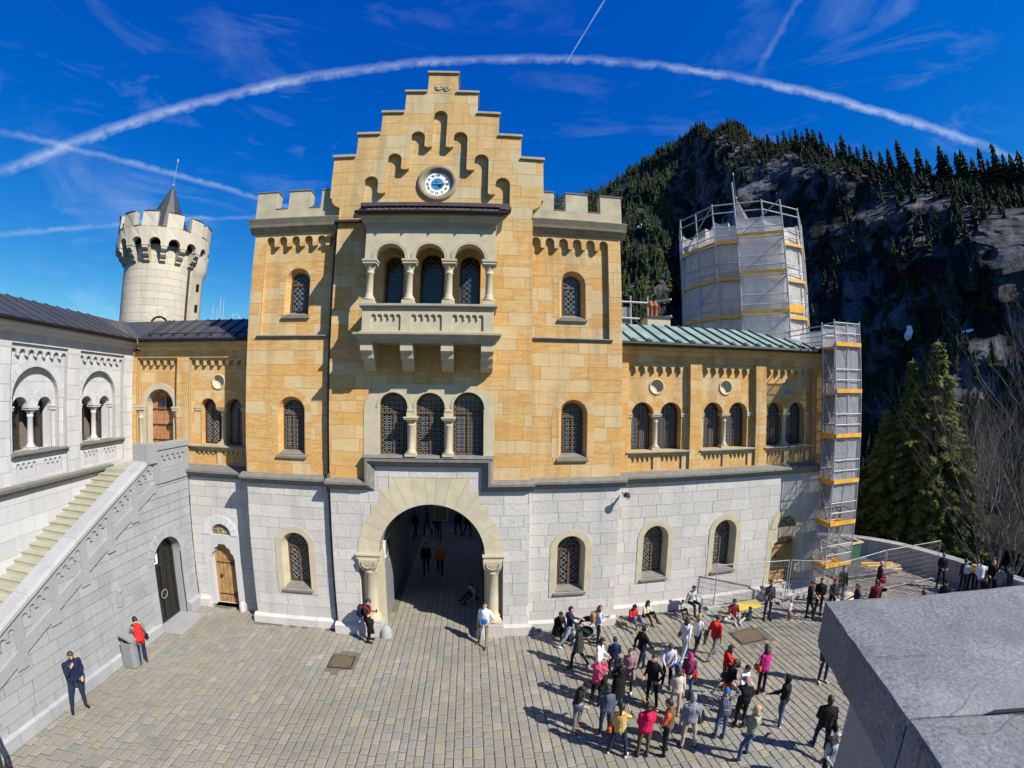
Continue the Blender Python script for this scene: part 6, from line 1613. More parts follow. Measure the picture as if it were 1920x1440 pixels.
bare_tree('leafless tree outside the wall whose shadow dapples the courtyard near the hatch', 24.6, 3.0, -3, 18.0, 61, 0)
bare_tree('leafless tree outside the wall whose shadow dapples the cobbles by the fence', 27.0, 4.6, -4, 20.0, 75, -.04)
# ------------------------------------------------------------------ people
def cloth(name, c, var=.14):
    t = NT(name, .85, .15); p = t.pos(5)
    f = t.noise(t.map(p, (1, 1, .6)), 13, 4, .55, 1.5); t.col(t.ramp(f, [(.3, tuple(x * (1 - var * 1.6) for x in c)), (.7, tuple(min(1, x * (1 + var)) for x in c))])); t.bump(f, .8, .03)  # fold shading is put into the cloth colour by the bump's own noise
CL_ = {'black': (.012, .012, .013), 'navy': (.012, .018, .05), 'darkgrey': (.035, .036, .04), 'grey': (.16, .165, .175), 'lightgrey': (.36, .37, .39), 'white': (.62, .62, .64), 'cream_cloth': (.52, .47, .37), 'red': (.48, .022, .02), 'crimson': (.46, .012, .07), 'pink': (.55, .07, .16), 'magenta': (.42, .015, .19), 'maroon': (.13, .018, .02), 'yellow': (.50, .36, .12), 'orange': (.5, .10, .03), 'mauve': (.27, .17, .17), 'brown': (.13, .075, .04), 'tan': (.33, .19, .08), 'khaki': (.20, .165, .115), 'beige': (.36, .31, .24), 'olive': (.075, .065, .035), 'jeans': (.045, .085, .17), 'palejeans': (.26, .36, .46), 'darkjeans': (.018, .026, .055), 'bluegrey': (.07, .09, .13), 'blue': (.015, .13, .42), 'purple': (.09, .03, .12), 'green': (.03, .14, .05), 'lilac': (.45, .44, .55), 'orange_shoe': (.62, .16, .03)}
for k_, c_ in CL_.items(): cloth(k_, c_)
def patt(name, a, b_, kind):
    t = NT(name, .85, .15); o = t.obj()
    w = t.n.new('ShaderNodeTexWave'); w.bands_direction = 'Z'; w.inputs['Scale'].default_value = 9 if kind == 'stripe' else 5; t.l.new(o, w.inputs['Vector'])
    f = t.ramp(w.outputs['Fac'], [(.45, 0), (.55, 1)])
    if kind == 'plaid':
        w2 = t.n.new('ShaderNodeTexWave'); w2.bands_direction = 'X'; w2.inputs['Scale'].default_value = 5; t.l.new(o, w2.inputs['Vector'])
        f2 = t.ramp(w2.outputs['Fac'], [(.6, 0), (.7, 1)]); f = t.ramp(w.outputs['Fac'], [(.6, 0), (.7, 1)])
        t.col(t.mix(f2, t.mix(f, a, b_), b_))
    else: t.col(t.mix(f, a, b_))
patt('plaid_green', (.022, .035, .018), (.30, .32, .24), 'plaid'); patt('plaid_blue', (.02, .03, .06), (.16, .18, .2), 'plaid'); patt('plaid_magenta', (.08, .01, .06), (.2, .05, .12), 'plaid'); patt('stripe_grey', (.24, .26, .29), (.10, .12, .16), 'stripe')
for k_, c_ in {'skin': (.46, .27, .19), 'skin_tan': (.36, .20, .13), 'skin_pale': (.52, .34, .26)}.items(): simple(k_, c_, .6, .3, var=.06, nscale=9)
for k_, c_ in {'hair_black': (.010, .009, .009), 'hair_brown': (.055, .028, .014), 'hair_blond': (.30, .19, .08), 'hair_grey': (.20, .20, .20), 'hair_dark': (.022, .015, .011)}.items(): simple(k_, c_, .55, .4, var=.35, nscale=30)
simple('eye_dark', (.01, .01, .01), .2, .5); simple('lip', (.30, .10, .08), .5, .3); simple('shades', (.008, .008, .01), .15, .6)

ARM = {'down': ((.16, .02, -1), (.06, .16, -1)), 'swingf': ((.12, .42, -.9), (0, .7, -.7)), 'swingb': ((.14, -.42, -.9), (.05, -.1, -1)), 'phone': ((.10, .28, -.95), (-.42, .85, .28)), 'chin': ((.02, .45, -.9), (-.42, .38, .9)), 'cross': ((.16, .30, -.95), (-.95, .45, .08)), 'fwd': ((.10, .55, -.8), (-.12, .95, -.05)), 'hip': ((.55, -.12, -.85), (-.45, .35, -.8)),
       'up': ((.80, .25, .50), (-.62, .15, .80)), 'face': ((.25, .55, -.55), (-.45, .25, .95)), 'lap': ((.10, .50, -.85), (-.30, .85, -.30)), 'hold': ((.14, .10, -1), (-.30, .85, -.25)), 'reach': ((.1, .7, -.7), (-.05, .85, -.45))}
LEG = {'stand': ((.05, .0, -1), (.02, -.03, -1)), 'wide': ((.20, .03, -1), (.12, -.05, -1)), 'stepf': ((.02, .42, -.9), (0, .02, -1)), 'stepb': ((.02, -.28, -.96), (0, -.55, -.84)), 'bent': ((.06, .2, -.98), (0, -.22, -.97)), 'sit': ((.10, 1, .02), (.03, .22, -1)), 'ground': ((.13, .80, .60), (.02, .62, -.80)), 'crossed': ((.85, .55, .02), (-.85, .50, -.12)), 'kick': ((.1, .30, -.95), (.05, .30, -.95))}
SLOT = ['top', 'pants', 'shoes', 'skin', 'sleeve']
PEOPLE = []
tmp_scene = bpy.data.scenes.new('tmp')
def loft(mb, rings):
    """rings: list of (centre, x-axis, y-axis) Vectors already scaled; closed ends."""
    n = 12; vv = []
    for c, ax, ay in rings: vv += [c + ax * math.cos(2 * PI * k / n) + ay * math.sin(2 * PI * k / n) for k in range(n)]
    ff = [(i * n + k, i * n + (k + 1) % n, (i + 1) * n + (k + 1) % n, (i + 1) * n + k) for i in range(len(rings) - 1) for k in range(n)]
    ff += [tuple(reversed(range(n))), tuple(range((len(rings) - 1) * n, len(rings) * n))]
    mb.add(vv, ff)
def capsule(mb, a, b_, r0, r1):
    d = b_ - a; L_ = d.length; d = d.normalized() if L_ > 1e-6 else Vector((0, 0, 1)); u = Vector((1, 0, 0)) if abs(d.x) < .8 else Vector((0, 1, 0)); x = d.cross(u).normalized(); y = d.cross(x)
    rs = []
    for k in range(4): t_ = k / 3 * PI / 2; rs.append((a - d * r0 * math.cos(t_) * .98, max(.05, math.sin(t_)) * r0))
    for k in range(4): t_ = PI / 2 - k / 3 * PI / 2; rs.append((b_ + d * r1 * math.cos(t_) * .98, max(.05, math.sin(t_)) * r1))
    loft(mb, [(c, x * r, y * r) for c, r in rs])

def person(label, x, y, h, ang, legs=('stand', 'stand'), arms=('down', 'down'), top='black', pants='darkjeans', shoes='black', skin='skin', hair='short', hcol='hair_dark', sleeve=None, forearm=None, lean=0, look=0, turn=0, seat=0.0, coat=0.0, bulk=1.0, glasses=False, hood=False, female=False, group=None, z0=0.0, scarf=None):
    s = h / 1.72; mb = MB(); caps = []
    S = lambda *v: Vector(v) * s
    fw = .90 if female else 1.0
    hip_z = .92
    th, ca_ = .44, .43
    def leg_pts(side, kind):
        hv = Vector((side * .088, 0, 0)); a, b_ = (Vector((side * q[0], q[1], q[2])).normalized() for q in LEG[kind]); k_ = hv + a * th; an = k_ + b_ * ca_; return hv, k_, an
    LP = [leg_pts(-1, legs[0]), leg_pts(1, legs[1])]
    low = min(p[2].z for p in LP)
    pz = (-low + .075) if seat == 0 else seat + .10
    if legs[0] in ('ground', 'crossed') and seat == 0: pz = .12
    pel = Vector((0, 0, pz))
    for i, side in enumerate((-1, 1)):
        hv, k_, an = (p + pel for p in LP[i])
        if an.z < .06: an.z = .06
        for a, b_, r0, r1, sl in ((hv, k_, .082 * bulk, .058, 1), (k_, an, .058, .043, 1)):
            capsule(mb, a * s, b_ * s, r0 * s, r1 * s); caps.append((a * s, b_ * s, r0 * s, r1 * s, sl))
        sh = (an - k_).normalized(); fwd = Vector((side * .18, 1, 0)).normalized()
        if legs[i] == 'stepb': fwd = Vector((0, .75, -.65)).normalized()
        heel = an + Vector((0, -.03, -.03)); toe = an + fwd * .165 + Vector((0, 0, -.035)); toe.z = max(toe.z, .03) if legs[i] != 'stepb' else max(toe.z, .025); heel.z = max(heel.z, .035)
        capsule(mb, heel * s, toe * s, .040 * s, .034 * s); caps.append((heel * s, toe * s, .040 * s, .034 * s, 2))
    # torso
    LM = Matrix.Translation(pel) @ Matrix.Rotation(rad(-lean), 4, 'X')
    def tp(v): return LM @ Vector(v)
    tx, ty_ = (LM.to_3x3() @ Vector((1, 0, 0))), (LM.to_3x3() @ Vector((0, 1, 0)))
    sec = [(-.07, .150, .108), (.0, .165, .118), (.10, .150 if female else .155, .105), (.22, .150, .112), (.34, .172 * fw, .122), (.42, .178 * fw, .112), (.475, .135 * fw, .085), (.52, .06, .06)]
    k = bulk * (1.10 if coat else 1.04)
    loft(mb, [(tp((0, 0, z)) * s, tx * (a * k if z < .5 else a) * s, ty_ * (b_ * k if z < .5 else b_) * s) for z, a, b_ in sec])
    for z0_, z1_, r_ in ((-.05, .1, .14), (.1, .34, .145), (.34, .44, .14)): caps.append((tp((0, 0, z0_)) * s, tp((0, 0, z1_)) * s, r_ * s * k, r_ * s * k, 0))
    if coat:
        zb = -coat; loft(mb, [(tp((0, 0, .12)) * s, tx * .158 * k * s, ty_ * .12 * k * s), (tp((0, .0, -.05)) * s, tx * .185 * k * s, ty_ * .142 * k * s), (Vector((0, 0, pz + zb)) * s, tx * .21 * k * s, Vector((0, 1, 0)) * .175 * k * s)])
        caps.append((tp((0, 0, .0)) * s, Vector((0, 0, pz + zb + .12)) * s, .19 * s * k, .20 * s * k, 0))
    neck, hd = tp((0, .0, .50)), tp((0, .015, .545)); HMx = Matrix.Translation(hd) @ Matrix.Rotation(rad(turn), 4, 'Z') @ Matrix.Rotation(rad(-look), 4, 'X')
    hc = HMx @ Vector((0, .02, .115))
    capsule(mb, neck * s, (HMx @ Vector((0, 0, .05))) * s, .055 * s, .052 * s); caps.append((neck * s, (HMx @ Vector((0, 0, .05))) * s, .054 * s, .052 * s, 3))
    hx, hy, hz = (HMx.to_3x3() @ Vector(v) for v in ((1, 0, 0), (0, 1, 0), (0, 0, 1)))
    loft(mb, [((hc + hz * zz + hy * yy) * s, hx * a * s, hy * b_ * s) for zz, yy, a, b_ in ((-.118, .035, .030, .030), (-.10, .025, .050, .058), (-.06, .012, .064, .080), (-.01, .003, .072, .092), (.04, -.003, .074, .096), (.08, -.006, .064, .084), (.105, -.008, .045, .06), (.118, -.008, .015, .02))])
    capsule(mb, (hc + hy * .088 + hz * .01) * s, (hc + hy * .108 - hz * .028) * s, .010 * s, .016 * s)
    for sd in (-1, 1): capsule(mb, (hc + hx * sd * .076 - hz * .02) * s, (hc + hx * sd * .078 + hz * .015 - hy * .01) * s, .014 * s, .016 * s)
    caps.append(((hc - hz * .05) * s, (hc + hz * .05) * s, .085 * s, .085 * s, 3))
    hands = []
    for i, side in enumerate((-1, 1)):
        a_, b_ = ARM[arms[i]]; m3 = LM.to_3x3(); sh = tp((side * .172 * fw, 0, .435))
        da, db = (m3 @ Vector((side * a_[0], a_[1], a_[2]))).normalized(), (m3 @ Vector((side * b_[0], b_[1], b_[2]))).normalized()
        el = sh + da * .285; wr = el + db * .25; hn = wr + db * .085
        for p0, p1, r0, r1, sl in ((sh, el, .058 * bulk, .046 * bulk, 4 if sleeve else 0), (el, wr, .044 * (bulk if not forearm else 1), .030, 3 if forearm else (4 if sleeve else 0)), (wr, hn, .028, .034, 3)):
            capsule(mb, p0 * s, p1 * s, r0 * s, r1 * s); caps.append((p0 * s, p1 * s, r0 * s, r1 * s, sl))
        hands.append((wr * s, hn * s, db, side))
    if hood: capsule(mb, tp((0, -.09, .47)) * s, tp((0, -.12, .40)) * s, .085 * s, .06 * s); caps.append((tp((0, -.09, .47)) * s, tp((0, -.12, .40)) * s, .085 * s, .07 * s, 0))
    if scarf: capsule(mb, tp((-.04, .02, .50)) * s, tp((.04, .02, .50)) * s, .085 * s, .085 * s)
    me = mb.mesh('raw', 'skin'); ro = bpy.data.objects.new('raw', me); tmp_scene.collection.objects.link(ro)
    m = ro.modifiers.new('r', 'REMESH'); m.mode = 'VOXEL'; m.voxel_size = .0185 * s; m.use_smooth_shade = True
    m = ro.modifiers.new('s', 'SMOOTH'); m.factor = .5; m.iterations = 2
    PEOPLE.append(dict(raw=ro, label=label, x=x, y=y, z0=z0, ang=ang, s=s, caps=caps, mats=[top, pants, shoes, skin, sleeve or top], HM=HMx, hc=hc, hx=hx, hy=hy, hz=hz, hands=hands, hair=hair, hcol=hcol, glasses=glasses, group=group, LM=LM))
    return len(PEOPLE) - 1

def finish_people():
    with bpy.context.temp_override(scene=tmp_scene, view_layer=tmp_scene.view_layers[0]):
        dg = bpy.context.evaluated_depsgraph_get(); dg.update()
    for i, P in enumerate(PEOPLE):
        ev = P['raw'].evaluated_get(dg); me = ev.to_mesh()
        nv, nf = len(me.vertices), len(me.polygons); co = np.empty(nv * 3); me.vertices.foreach_get('co', co); co = co.reshape(-1, 3); s = P['s']
        faces = [tuple(p.vertices) for p in me.polygons]; ev.to_mesh_clear()
        fc = np.array([co[list(f)].mean(0) for f in faces]); best = np.full(len(faces), 9.0); slot = np.zeros(len(faces), int)
        for a, b_, r0, r1, sl in P['caps']:
            a, b_ = np.array(a), np.array(b_); d = b_ - a; t_ = np.clip(((fc - a) @ d) / max(1e-9, d @ d), 0, 1); q = np.linalg.norm(fc - (a + t_[:, None] * d), axis=1) - (r0 + (r1 - r0) * t_)
            up = q < best; best[up] = q[up]; slot[up] = sl
        vcl = np.zeros(nv, bool)
        for f, sl in zip(faces, slot):
            if sl in (0, 1, 4):
                for v in f: vcl[v] = True
        for v in np.nonzero(vcl)[0]:
            c = co[v]; n_ = noise.noise_vector(Vector((c[0] * 11 + i * 3.1, c[1] * 11, c[2] * 7))); co[v] = c + np.array(n_) * .009 * s
        verts = [tuple(v) for v in co]; mats = list(slot)
        ex = MB(); exm = []
        def addm(fn, sl):
            n0 = len(ex.f); fn(); exm.extend([sl] * (len(ex.f) - n0))
        hc, hx, hy, hz = P['hc'], P['hx'], P['hy'], P['hz']
        mn = list(dict.fromkeys(P['mats'])); names = P['mats'][:] + ['eye_dark', 'lip', 'shades']
        for sd in (-1, 1): addm(lambda: ex.ball(tuple((hc + hx * sd * .032 + hy * .083 - hz * .002) * s), .0105 * s, 8, 6), 5)
        addm(lambda: ex.ball(tuple((hc + hy * .083 - hz * .062) * s), .016 * s, 8, 6, 0, (1.3, .6, .45)), 6)
        if P['glasses']:
            for sd in (-1, 1): addm(lambda: ex.ball(tuple((hc + hx * sd * .034 + hy * .088) * s), .026 * s, 8, 6, 0, (1, .5, .8)), 7)
            addm(lambda: ex.bar(tuple((hc - hx * .072 + hy * .06 + hz * .006) * s), tuple((hc + hx * .072 + hy * .06 + hz * .006) * s), .008 * s), 7)
        for wr, hn, db, side in P['hands']:
            ref = Vector((0, 0, 1)) if abs(db.z) < .8 else Vector((0, 1, 0)); xx = db.cross(ref).normalized(); yy = xx.cross(db).normalized()
            for q, L_ in ((-.024, .066), (-.008, .076), (.008, .072), (.024, .056)):
                p0 = hn + xx * q * s * .9; p1 = p0 + (db * .55 - yy * .25).normalized() * L_ * .55 * s; p2 = p1 + (db * .5 - yy * .75).normalized() * L_ * .5 * s
                addm(lambda: ex.tube([p0, p1, p2], [.0095 * s, .0085 * s, .006 * s], 5), 3)
            p0 = wr.lerp(hn, .45) + xx * side * -.028 * s; p1 = p0 + (db * .6 - xx * side * .7).normalized() * .035 * s; p2 = p1 + (db * .9 - yy * .3).normalized() * .03 * s
            addm(lambda: ex.tube([p0, p1, p2], [.011 * s, .010 * s, .007 * s], 5), 3)
        o0 = len(verts); verts += ex.v; faces += [tuple(k + o0 for k in f) for f in ex.f]; mats += exm
        nm = bpy.data.meshes.new('person'); nm.from_pydata(verts, [], faces)
        uniq = list(dict.fromkeys(names))
        for u in uniq: nm.materials.append(MAT[u])
        nm.polygons.foreach_set('material_index', [uniq.index(names[m_]) for m_ in mats]); nm.polygons.foreach_set('use_smooth', [True] * len(faces)); nm.update()
        o = bpy.data.objects.new('person', nm); COL.objects.link(o); o.location = (P['x'], P['y'], P['z0']); o.rotation_euler = (0, 0, rad(P['ang'] - 90))
        tag(o, P['label'], 'person', P['group'])
        # hair / headwear
        kind = P['hair']; H = Matrix.Translation(hc * s) @ Matrix((hx, hy, hz)).transposed().to_4x4()
        hb = MB()
        def shell(sc, cut, nz_=.004, seedv=0.0):
            n, m = 20, 14; vv, keep = [], []
            for a in range(m + 1):
                for k in range(n):
                    t_, u = PI * a / m, 2 * PI * k / n; d_ = Vector((math.sin(t_) * math.cos(u), math.sin(t_) * math.sin(u), math.cos(t_)))
                    q = 1 + nz_ * 10 * noise.noise(d_ * 3.5 + Vector((i, seedv, 0))); p = Vector((d_.x * .079 * q, d_.y * .101 * q - .008, d_.z * .120 * q + .004)) * s * sc; vv.append(p); keep.append(cut(d_))
            ff = [(a * n + k, a * n + (k + 1) % n, (a + 1) * n + (k + 1) % n, (a + 1) * n + k) for a in range(m) for k in range(n) if all(keep[q] for q in (a * n + k, a * n + (k + 1) % n, (a + 1) * n + (k + 1) % n, (a + 1) * n + k))]
            hb.add([H @ p for p in vv], ff)
        scalp = lambda d_: d_.z > .42 or (d_.y < .25 and d_.z > -.15) or (d_.y < -.2 and d_.z > -.55)
        if kind == 'bald': pass
        elif kind in ('beanie', 'cap', 'hat', 'hoodup'):
            if kind == 'hoodup': shell(1.2, lambda d_: d_.y < .55 or d_.z > .75, .004)
            else: shell(1.12, lambda d_: d_.z > .18 or (d_.y < -.5 and d_.z > 0), .003)
            if kind in ('cap', 'hat'):
                pts = [Vector((math.cos(a) * .085, .075 + math.sin(a) * .075, .045)) * s for a in [PI * q / 8 for q in range(9)]] if kind == 'cap' else [Vector((math.cos(2 * PI * q / 16) * .15, math.sin(2 * PI * q / 16) * .16, .03)) * s for q in range(16)]
                hb.add([H @ p for p in pts] + [H @ (p + Vector((0, 0, .012)) * s) for p in pts], [tuple(range(len(pts)))[::-1], tuple(range(len(pts), 2 * len(pts)))] + [(q, (q + 1) % len(pts), len(pts) + (q + 1) % len(pts), len(pts) + q) for q in range(len(pts))])
        else:
            shell(1.075, scalp)
            if kind in ('long', 'tail', 'bob'):
                Ld = {'long': .36, 'tail': .30, 'bob': .15}[kind]; w0 = .085 if kind != 'tail' else .034; rs = []
                for q in range(7):
                    f = q / 6; c = H @ (Vector((0, -.085 - .012 * math.sin(f * 3), .02 if kind != 'tail' else .03)) * s) + Vector((0, -.018 * math.sin(f * PI) * s, -f * Ld * s)) + Vector((.01 * noise.noise((i, f * 4, 1)), 0, 0)); w_ = w0 * (1 - .45 * f ** 2) * (1 if q else .9) * s; rs.append((c, Vector((w_, 0, 0)), Vector((0, (.030 if kind != 'tail' else .026) * (1 - .5 * f) * s, 0))))
                loft(hb, rs)
                if kind != 'tail':
                    for sd in (-1, 1): loft(hb, [(H @ (Vector((sd * .076, -.02, .03)) * s) + Vector((0, .01 * f * s, -f * Ld * .8 * s)), Vector((.018 * (1 - .4 * f) * s, 0, 0)), Vector((0, .045 * (1 - .4 * f) * s, 0))) for f in (0, .3, .6, 1)])
            if kind == 'bun': hb.ball(tuple(H @ (Vector((0, -.11, .06)) * s)), .045 * s, 10, 8)
        if hb.f:
            nmh = {'beanie': 'beanie', 'cap': 'cap', 'hat': 'hat', 'hoodup': 'hood'}.get(kind, 'hair'); ho = hb.obj(nmh, P['hcol'], o, True)
        P['obj'] = o
    for P in PEOPLE: bpy.data.objects.remove(P['raw'])
    bpy.data.scenes.remove(tmp_scene)

# things carried: built in the wearer's frame, standing in the scene on their own
def carried(idx, name, label, cat, build, group=None):
    P = PEOPLE[idx]; mw = Matrix.Translation((P['x'], P['y'], P['z0'])) @ Matrix.Rotation(rad(P['ang'] - 90), 4, 'Z'); s = P['s']
    root = bpy.data.objects.new(name, None); COL.objects.link(root); root.matrix_world = mw; root.empty_display_size = .2
    tag(root, label, cat, group); L3 = P['LM']
    build(root, lambda *v: tuple((L3 @ Vector(v)) * s), s, P)
    ch = list(root.children)
    if len(ch) == 1:                                  # a bag that is one piece is one mesh
        o = ch[0]; o.parent = None; o.matrix_world = mw; tag(o, label, cat, group); bpy.data.objects.remove(root); o.name = name
def rbox(c, hx, hy, hz, mat_l, name, root, tf, r=.35):
    b_ = MB(); n, m = 12, 8
    for a in range(m + 1):
        for k in range(n):
            t_, u = PI * a / m, 2 * PI * k / n; d = (math.sin(t_) * math.cos(u), math.sin(t_) * math.sin(u), math.cos(t_)); e = [math.copysign(abs(q) ** r, q) for q in d]; b_.v.append(tf(c[0] + e[0] * hx, c[1] + e[1] * hy, c[2] + e[2] * hz)); b_.t.append(0)
    b_.f = [(a * n + k, a * n + (k + 1) % n, (a + 1) * n + (k + 1) % n, (a + 1) * n + k) for a in range(m) for k in range(n)]; return b_.obj(name, mat_l, root, True)
def backpack(col, strap='black'):
    def f(root, tf, s, P):
        rbox((0, -.20, .28), .14, .085, .21, col, 'pack', root, tf); rbox((0, -.29, .20), .10, .035, .10, col, 'pocket', root, tf)
        for sd in (-1, 1): MB().tube([tf(sd * .10, -.14, .46), tf(sd * .105, .0, .50), tf(sd * .11, .135, .40), tf(sd * .12, .13, .25), tf(sd * .14, -.05, .12)], .016 * s, 6).obj('strap', strap, root)
    return f
def shoulder_bag(col, side=1, low=.02, fwd=.0):
    def f(root, tf, s, P):
        rbox((side * .235, fwd, low), .05, .13, .10, col, 'bag', root, tf); MB().tube([tf(side * .24, fwd - .10, low + .09), tf(side * .12, -.13, .34), tf(-side * .10, -.06, .50), tf(-side * .06, .10, .46), tf(side * .12, .15, .28), tf(side * .24, fwd + .10, low + .09)], .011 * s, 6).obj('strap', col, root)
    return f
def sling(col, strap='black'):
    def f(root, tf, s, P):
        rbox((-.06, .16, .08), .11, .05, .085, col, 'bag', root, tf); MB().tube([tf(-.10, .16, .14), tf(.04, .17, .30), tf(.13, .06, .49), tf(.12, -.12, .42), tf(-.05, -.15, .22), tf(-.16, .0, .08), tf(-.12, .15, .06)], .013 * s, 6).obj('strap', strap, root)
    return f
def draped_coat(col, side=1):
    def f(root, tf, s, P):
        b_ = MB(); rs = []
        for q in range(6): f_ = q / 5; rs.append((Vector(tf(side * .26, .20 - .05 * f_, .10 - .55 * f_)), Vector((.05 + .03 * math.sin(f_ * 6), 0, 0)) * s, Vector((0, .12 + .02 * math.sin(f_ * 9), 0)) * s))
        loft(b_, rs); b_.obj('folded_coat', col, root, True)
    return f
def phone():
    def f(root, tf, s, P):
        wr, hn, db, side = P['hands'][1]; c = hn + db * .03 * s; MB().box(c.x - .035, c.x + .035, c.y - .006, c.y + .006, c.z - .02, c.z + .11).obj('body', 'rubber', root)
    return f
GR = 'visitors in the courtyard'
def pp(*a, **k): k.setdefault('group', GR); return person(*a, **k)
W = ('stepf', 'stepb')
# by the archway
i = pp('man in black tee with red straps leaning on the left portal column with his phone', -3.78, 14.28, 1.76, -5, ('stand', 'bent'), ('phone', 'phone'), 'black', 'black', 'black', forearm=True, look=38, lean=-4)
carried(i, 'backpack', 'dark blue backpack with red straps on the man at the left portal column', 'backpack', backpack('navy', 'red')); carried(i, 'folded_jacket', 'black jacket hanging from the arm of the man at the portal column', 'jacket', draped_coat('black')); carried(i, 'phone', 'phone in the hands of the man at the left portal column', 'phone', phone())
i = pp('man in white shirt and brown trousers leaning on the right portal column', .36, 14.22, 1.68, -112, ('kick', 'wide'), ('hip', 'down'), 'white', 'khaki', 'brown', glasses=True, forearm=True, lean=-8, bulk=1.12)
carried(i, 'sling_bag', 'bright blue sling bag across the white shirt at the portal', 'bag', sling('blue', 'blue'))
i = pp('person in grey hoodie crouching with a phone inside the archway', .12, 17.25, 1.66, 200, ('ground', 'ground'), ('lap', 'lap'), 'grey', 'black', 'black', hood=True, look=35, lean=18, seat=.28)
pp('person in orange jacket walking through the dark archway', -1.64, 20.5, 1.65, -85, W, ('down', 'swingf'), 'orange', 'black', 'black')
pp('person in black jacket with pale collar inside the dark archway', -2.32, 20.5, 1.7, -85, ('stepb', 'stepf'), ('down', 'down'), 'black', 'black', 'black', scarf=True)
for x, y, h, a, lab in ((-3.55, 26.0, 1.75, 60, 'dark figure farthest left beyond the archway'), (-2.9, 26.6, 1.8, 200, 'tall dark figure second from left beyond the archway'), (-2.25, 26.3, 1.7, -90, 'dark figure beside the map board beyond the archway'), (-.95, 26.6, 1.7, 120, 'dark figure right of the map board beyond the archway'), (-.35, 26.5, 1.65, -60, 'dark figure farthest right beyond the archway')):
    pp(lab, x, y, h, a, W, ('down', 'down'), 'darkgrey', 'black', 'black')
# left side
i = pp('stout man in navy sweater holding his chin by the stair wall', -11.12, 8.96, 1.86, -28, ('stand', 'wide'), ('hold', 'chin'), 'navy', 'darkjeans', 'black', look=18, bulk=1.18, glasses=True, hcol='hair_brown')
i = pp('man in red vest with grey sleeves leaning over the grey bin', -10.86, 11.42, 1.68, 150, ('stand', 'bent'), ('reach', 'down'), 'red', 'darkjeans', 'brown', sleeve='grey', look=28, lean=10, hcol='hair_black')
carried(i, 'shoulder_bag', 'black shoulder bag of the man in the red vest', 'bag', shoulder_bag('black', 1))
# group by the wall
i = pp('man in black coat sitting at the wall foot holding something pink', 3.02, 14.42, 1.72, -70, ('sit', 'sit'), ('lap', 'lap'), 'black', 'black', 'black', seat=.34, look=22, lean=12, coat=.25)
i = pp('man in navy jacket and pale jeans walking behind the pushchair', 3.30, 13.75, 1.68, -10, W, ('fwd', 'fwd'), 'navy', 'palejeans', 'white', glasses=True, hood=True, hcol='hair_black')
i = pp('woman in dark grey coat and black leggings striding past the pushchair', 3.33, 12.54, 1.66, 165, W, ('hold', 'swingf'), 'darkgrey', 'black', 'darkgrey', hair='long', hcol='hair_black', female=True, coat=.22, look=20)
i = pp('woman in silver puffer jacket looking at her phone', 4.33, 13.75, 1.6, -5, ('bent', 'stand'), ('phone', 'phone'), 'lilac', 'black', 'black', hair='long', hcol='hair_brown', female=True, bulk=1.12, glasses=True)
carried(i, 'backpack', 'small brown backpack on the woman in the silver jacket', 'backpack', backpack('tan', 'brown')); carried(i, 'phone', 'phone held by the woman in the silver jacket', 'phone', phone())
i = pp('girl with long dark hair in white sweater with a mauve coat over her arm', 3.80, 11.72, 1.6, -40, ('stand', 'stand'), ('hold', 'hold'), 'white', 'black', 'black', hair='long', hcol='hair_black', female=True, look=18)
carried(i, 'folded_coat', 'mauve coat over the arm of the girl in white', 'coat', draped_coat('mauve'))
pp('boy in navy hooded jacket behind the woman in the mauve coat', 4.28, 11.75, 1.5, 75, ('stand', 'stand'), ('hold', 'hold'), 'navy', 'darkjeans', 'black', hood=True, look=20, hcol='hair_black')
i = pp('woman in mauve coat with brown hair facing the long black coat', 4.50, 10.95, 1.6, -120, ('stand', 'stand'), ('hold', 'hold'), 'mauve', 'black', 'white', hair='bob', hcol='hair_brown', female=True, coat=.35)
i = pp('woman in bright pink jacket shading her face with white cap', 3.42, 10.58, 1.68, 55, ('stand', 'stand'), ('face', 'face'), 'pink', 'black', 'black', hair='cap', hcol='white', female=True)
carried(i, 'shoulder_bag', 'black shoulder bag of the woman in the pink jacket', 'bag', shoulder_bag('black', 1))
i = pp('woman in long black hooded coat over blue jeans seen from behind', 4.02, 10.45, 1.62, 80, ('stand', 'stand'), ('hold', 'hold'), 'black', 'jeans', 'navy', hair='bob', hcol='hair_dark', female=True, coat=.55, hood=True)
carried(i, 'grey_bag', 'grey bag held beside the long black coat', 'bag', shoulder_bag('grey', -1, .12, .12))
i = pp('man in black leather jacket striding towards the archway', 5.26, 11.9, 1.77, 15, W, ('swingb', 'swingf'), 'black', 'darkjeans', 'black', hcol='hair_black', look=5)
i = pp('young man in pale lilac shirt reading with a blue jacket on his arm', 5.75, 10.95, 1.64, -110, ('stand', 'bent'), ('lap', 'lap'), 'lilac', 'black', 'brown', look=30, hcol='hair_dark')
carried(i, 'folded_jacket', 'bright blue jacket held by the young man in lilac', 'jacket', draped_coat('blue', -1))
i = pp('man in black jacket with sunglasses pushed up and bright green wristband', 4.98, 10.3, 1.74, -150, ('wide', 'stand'), ('hip', 'hold'), 'black', 'black', 'orange_shoe', hcol='hair_black', bulk=1.08)
i = pp('woman in magenta hat and checked magenta coat with red bag', 6.14, 10.35, 1.62, -125, ('stand', 'stand'), ('hold', 'hold'), 'plaid_magenta', 'jeans', 'black', hair='beanie', hcol='magenta', female=True, look=28)
carried(i, 'shoulder_bag', 'small red bag of the woman in the magenta hat', 'bag', shoulder_bag('red', -1, -.02, .05))
i = pp('woman in cream sweater with brown bob seen from behind', 5.45, 9.68, 1.6, 70, ('stand', 'stand'), ('hold', 'down'), 'cream_cloth', 'beige', 'brown', hair='bob', hcol='hair_brown', female=True)
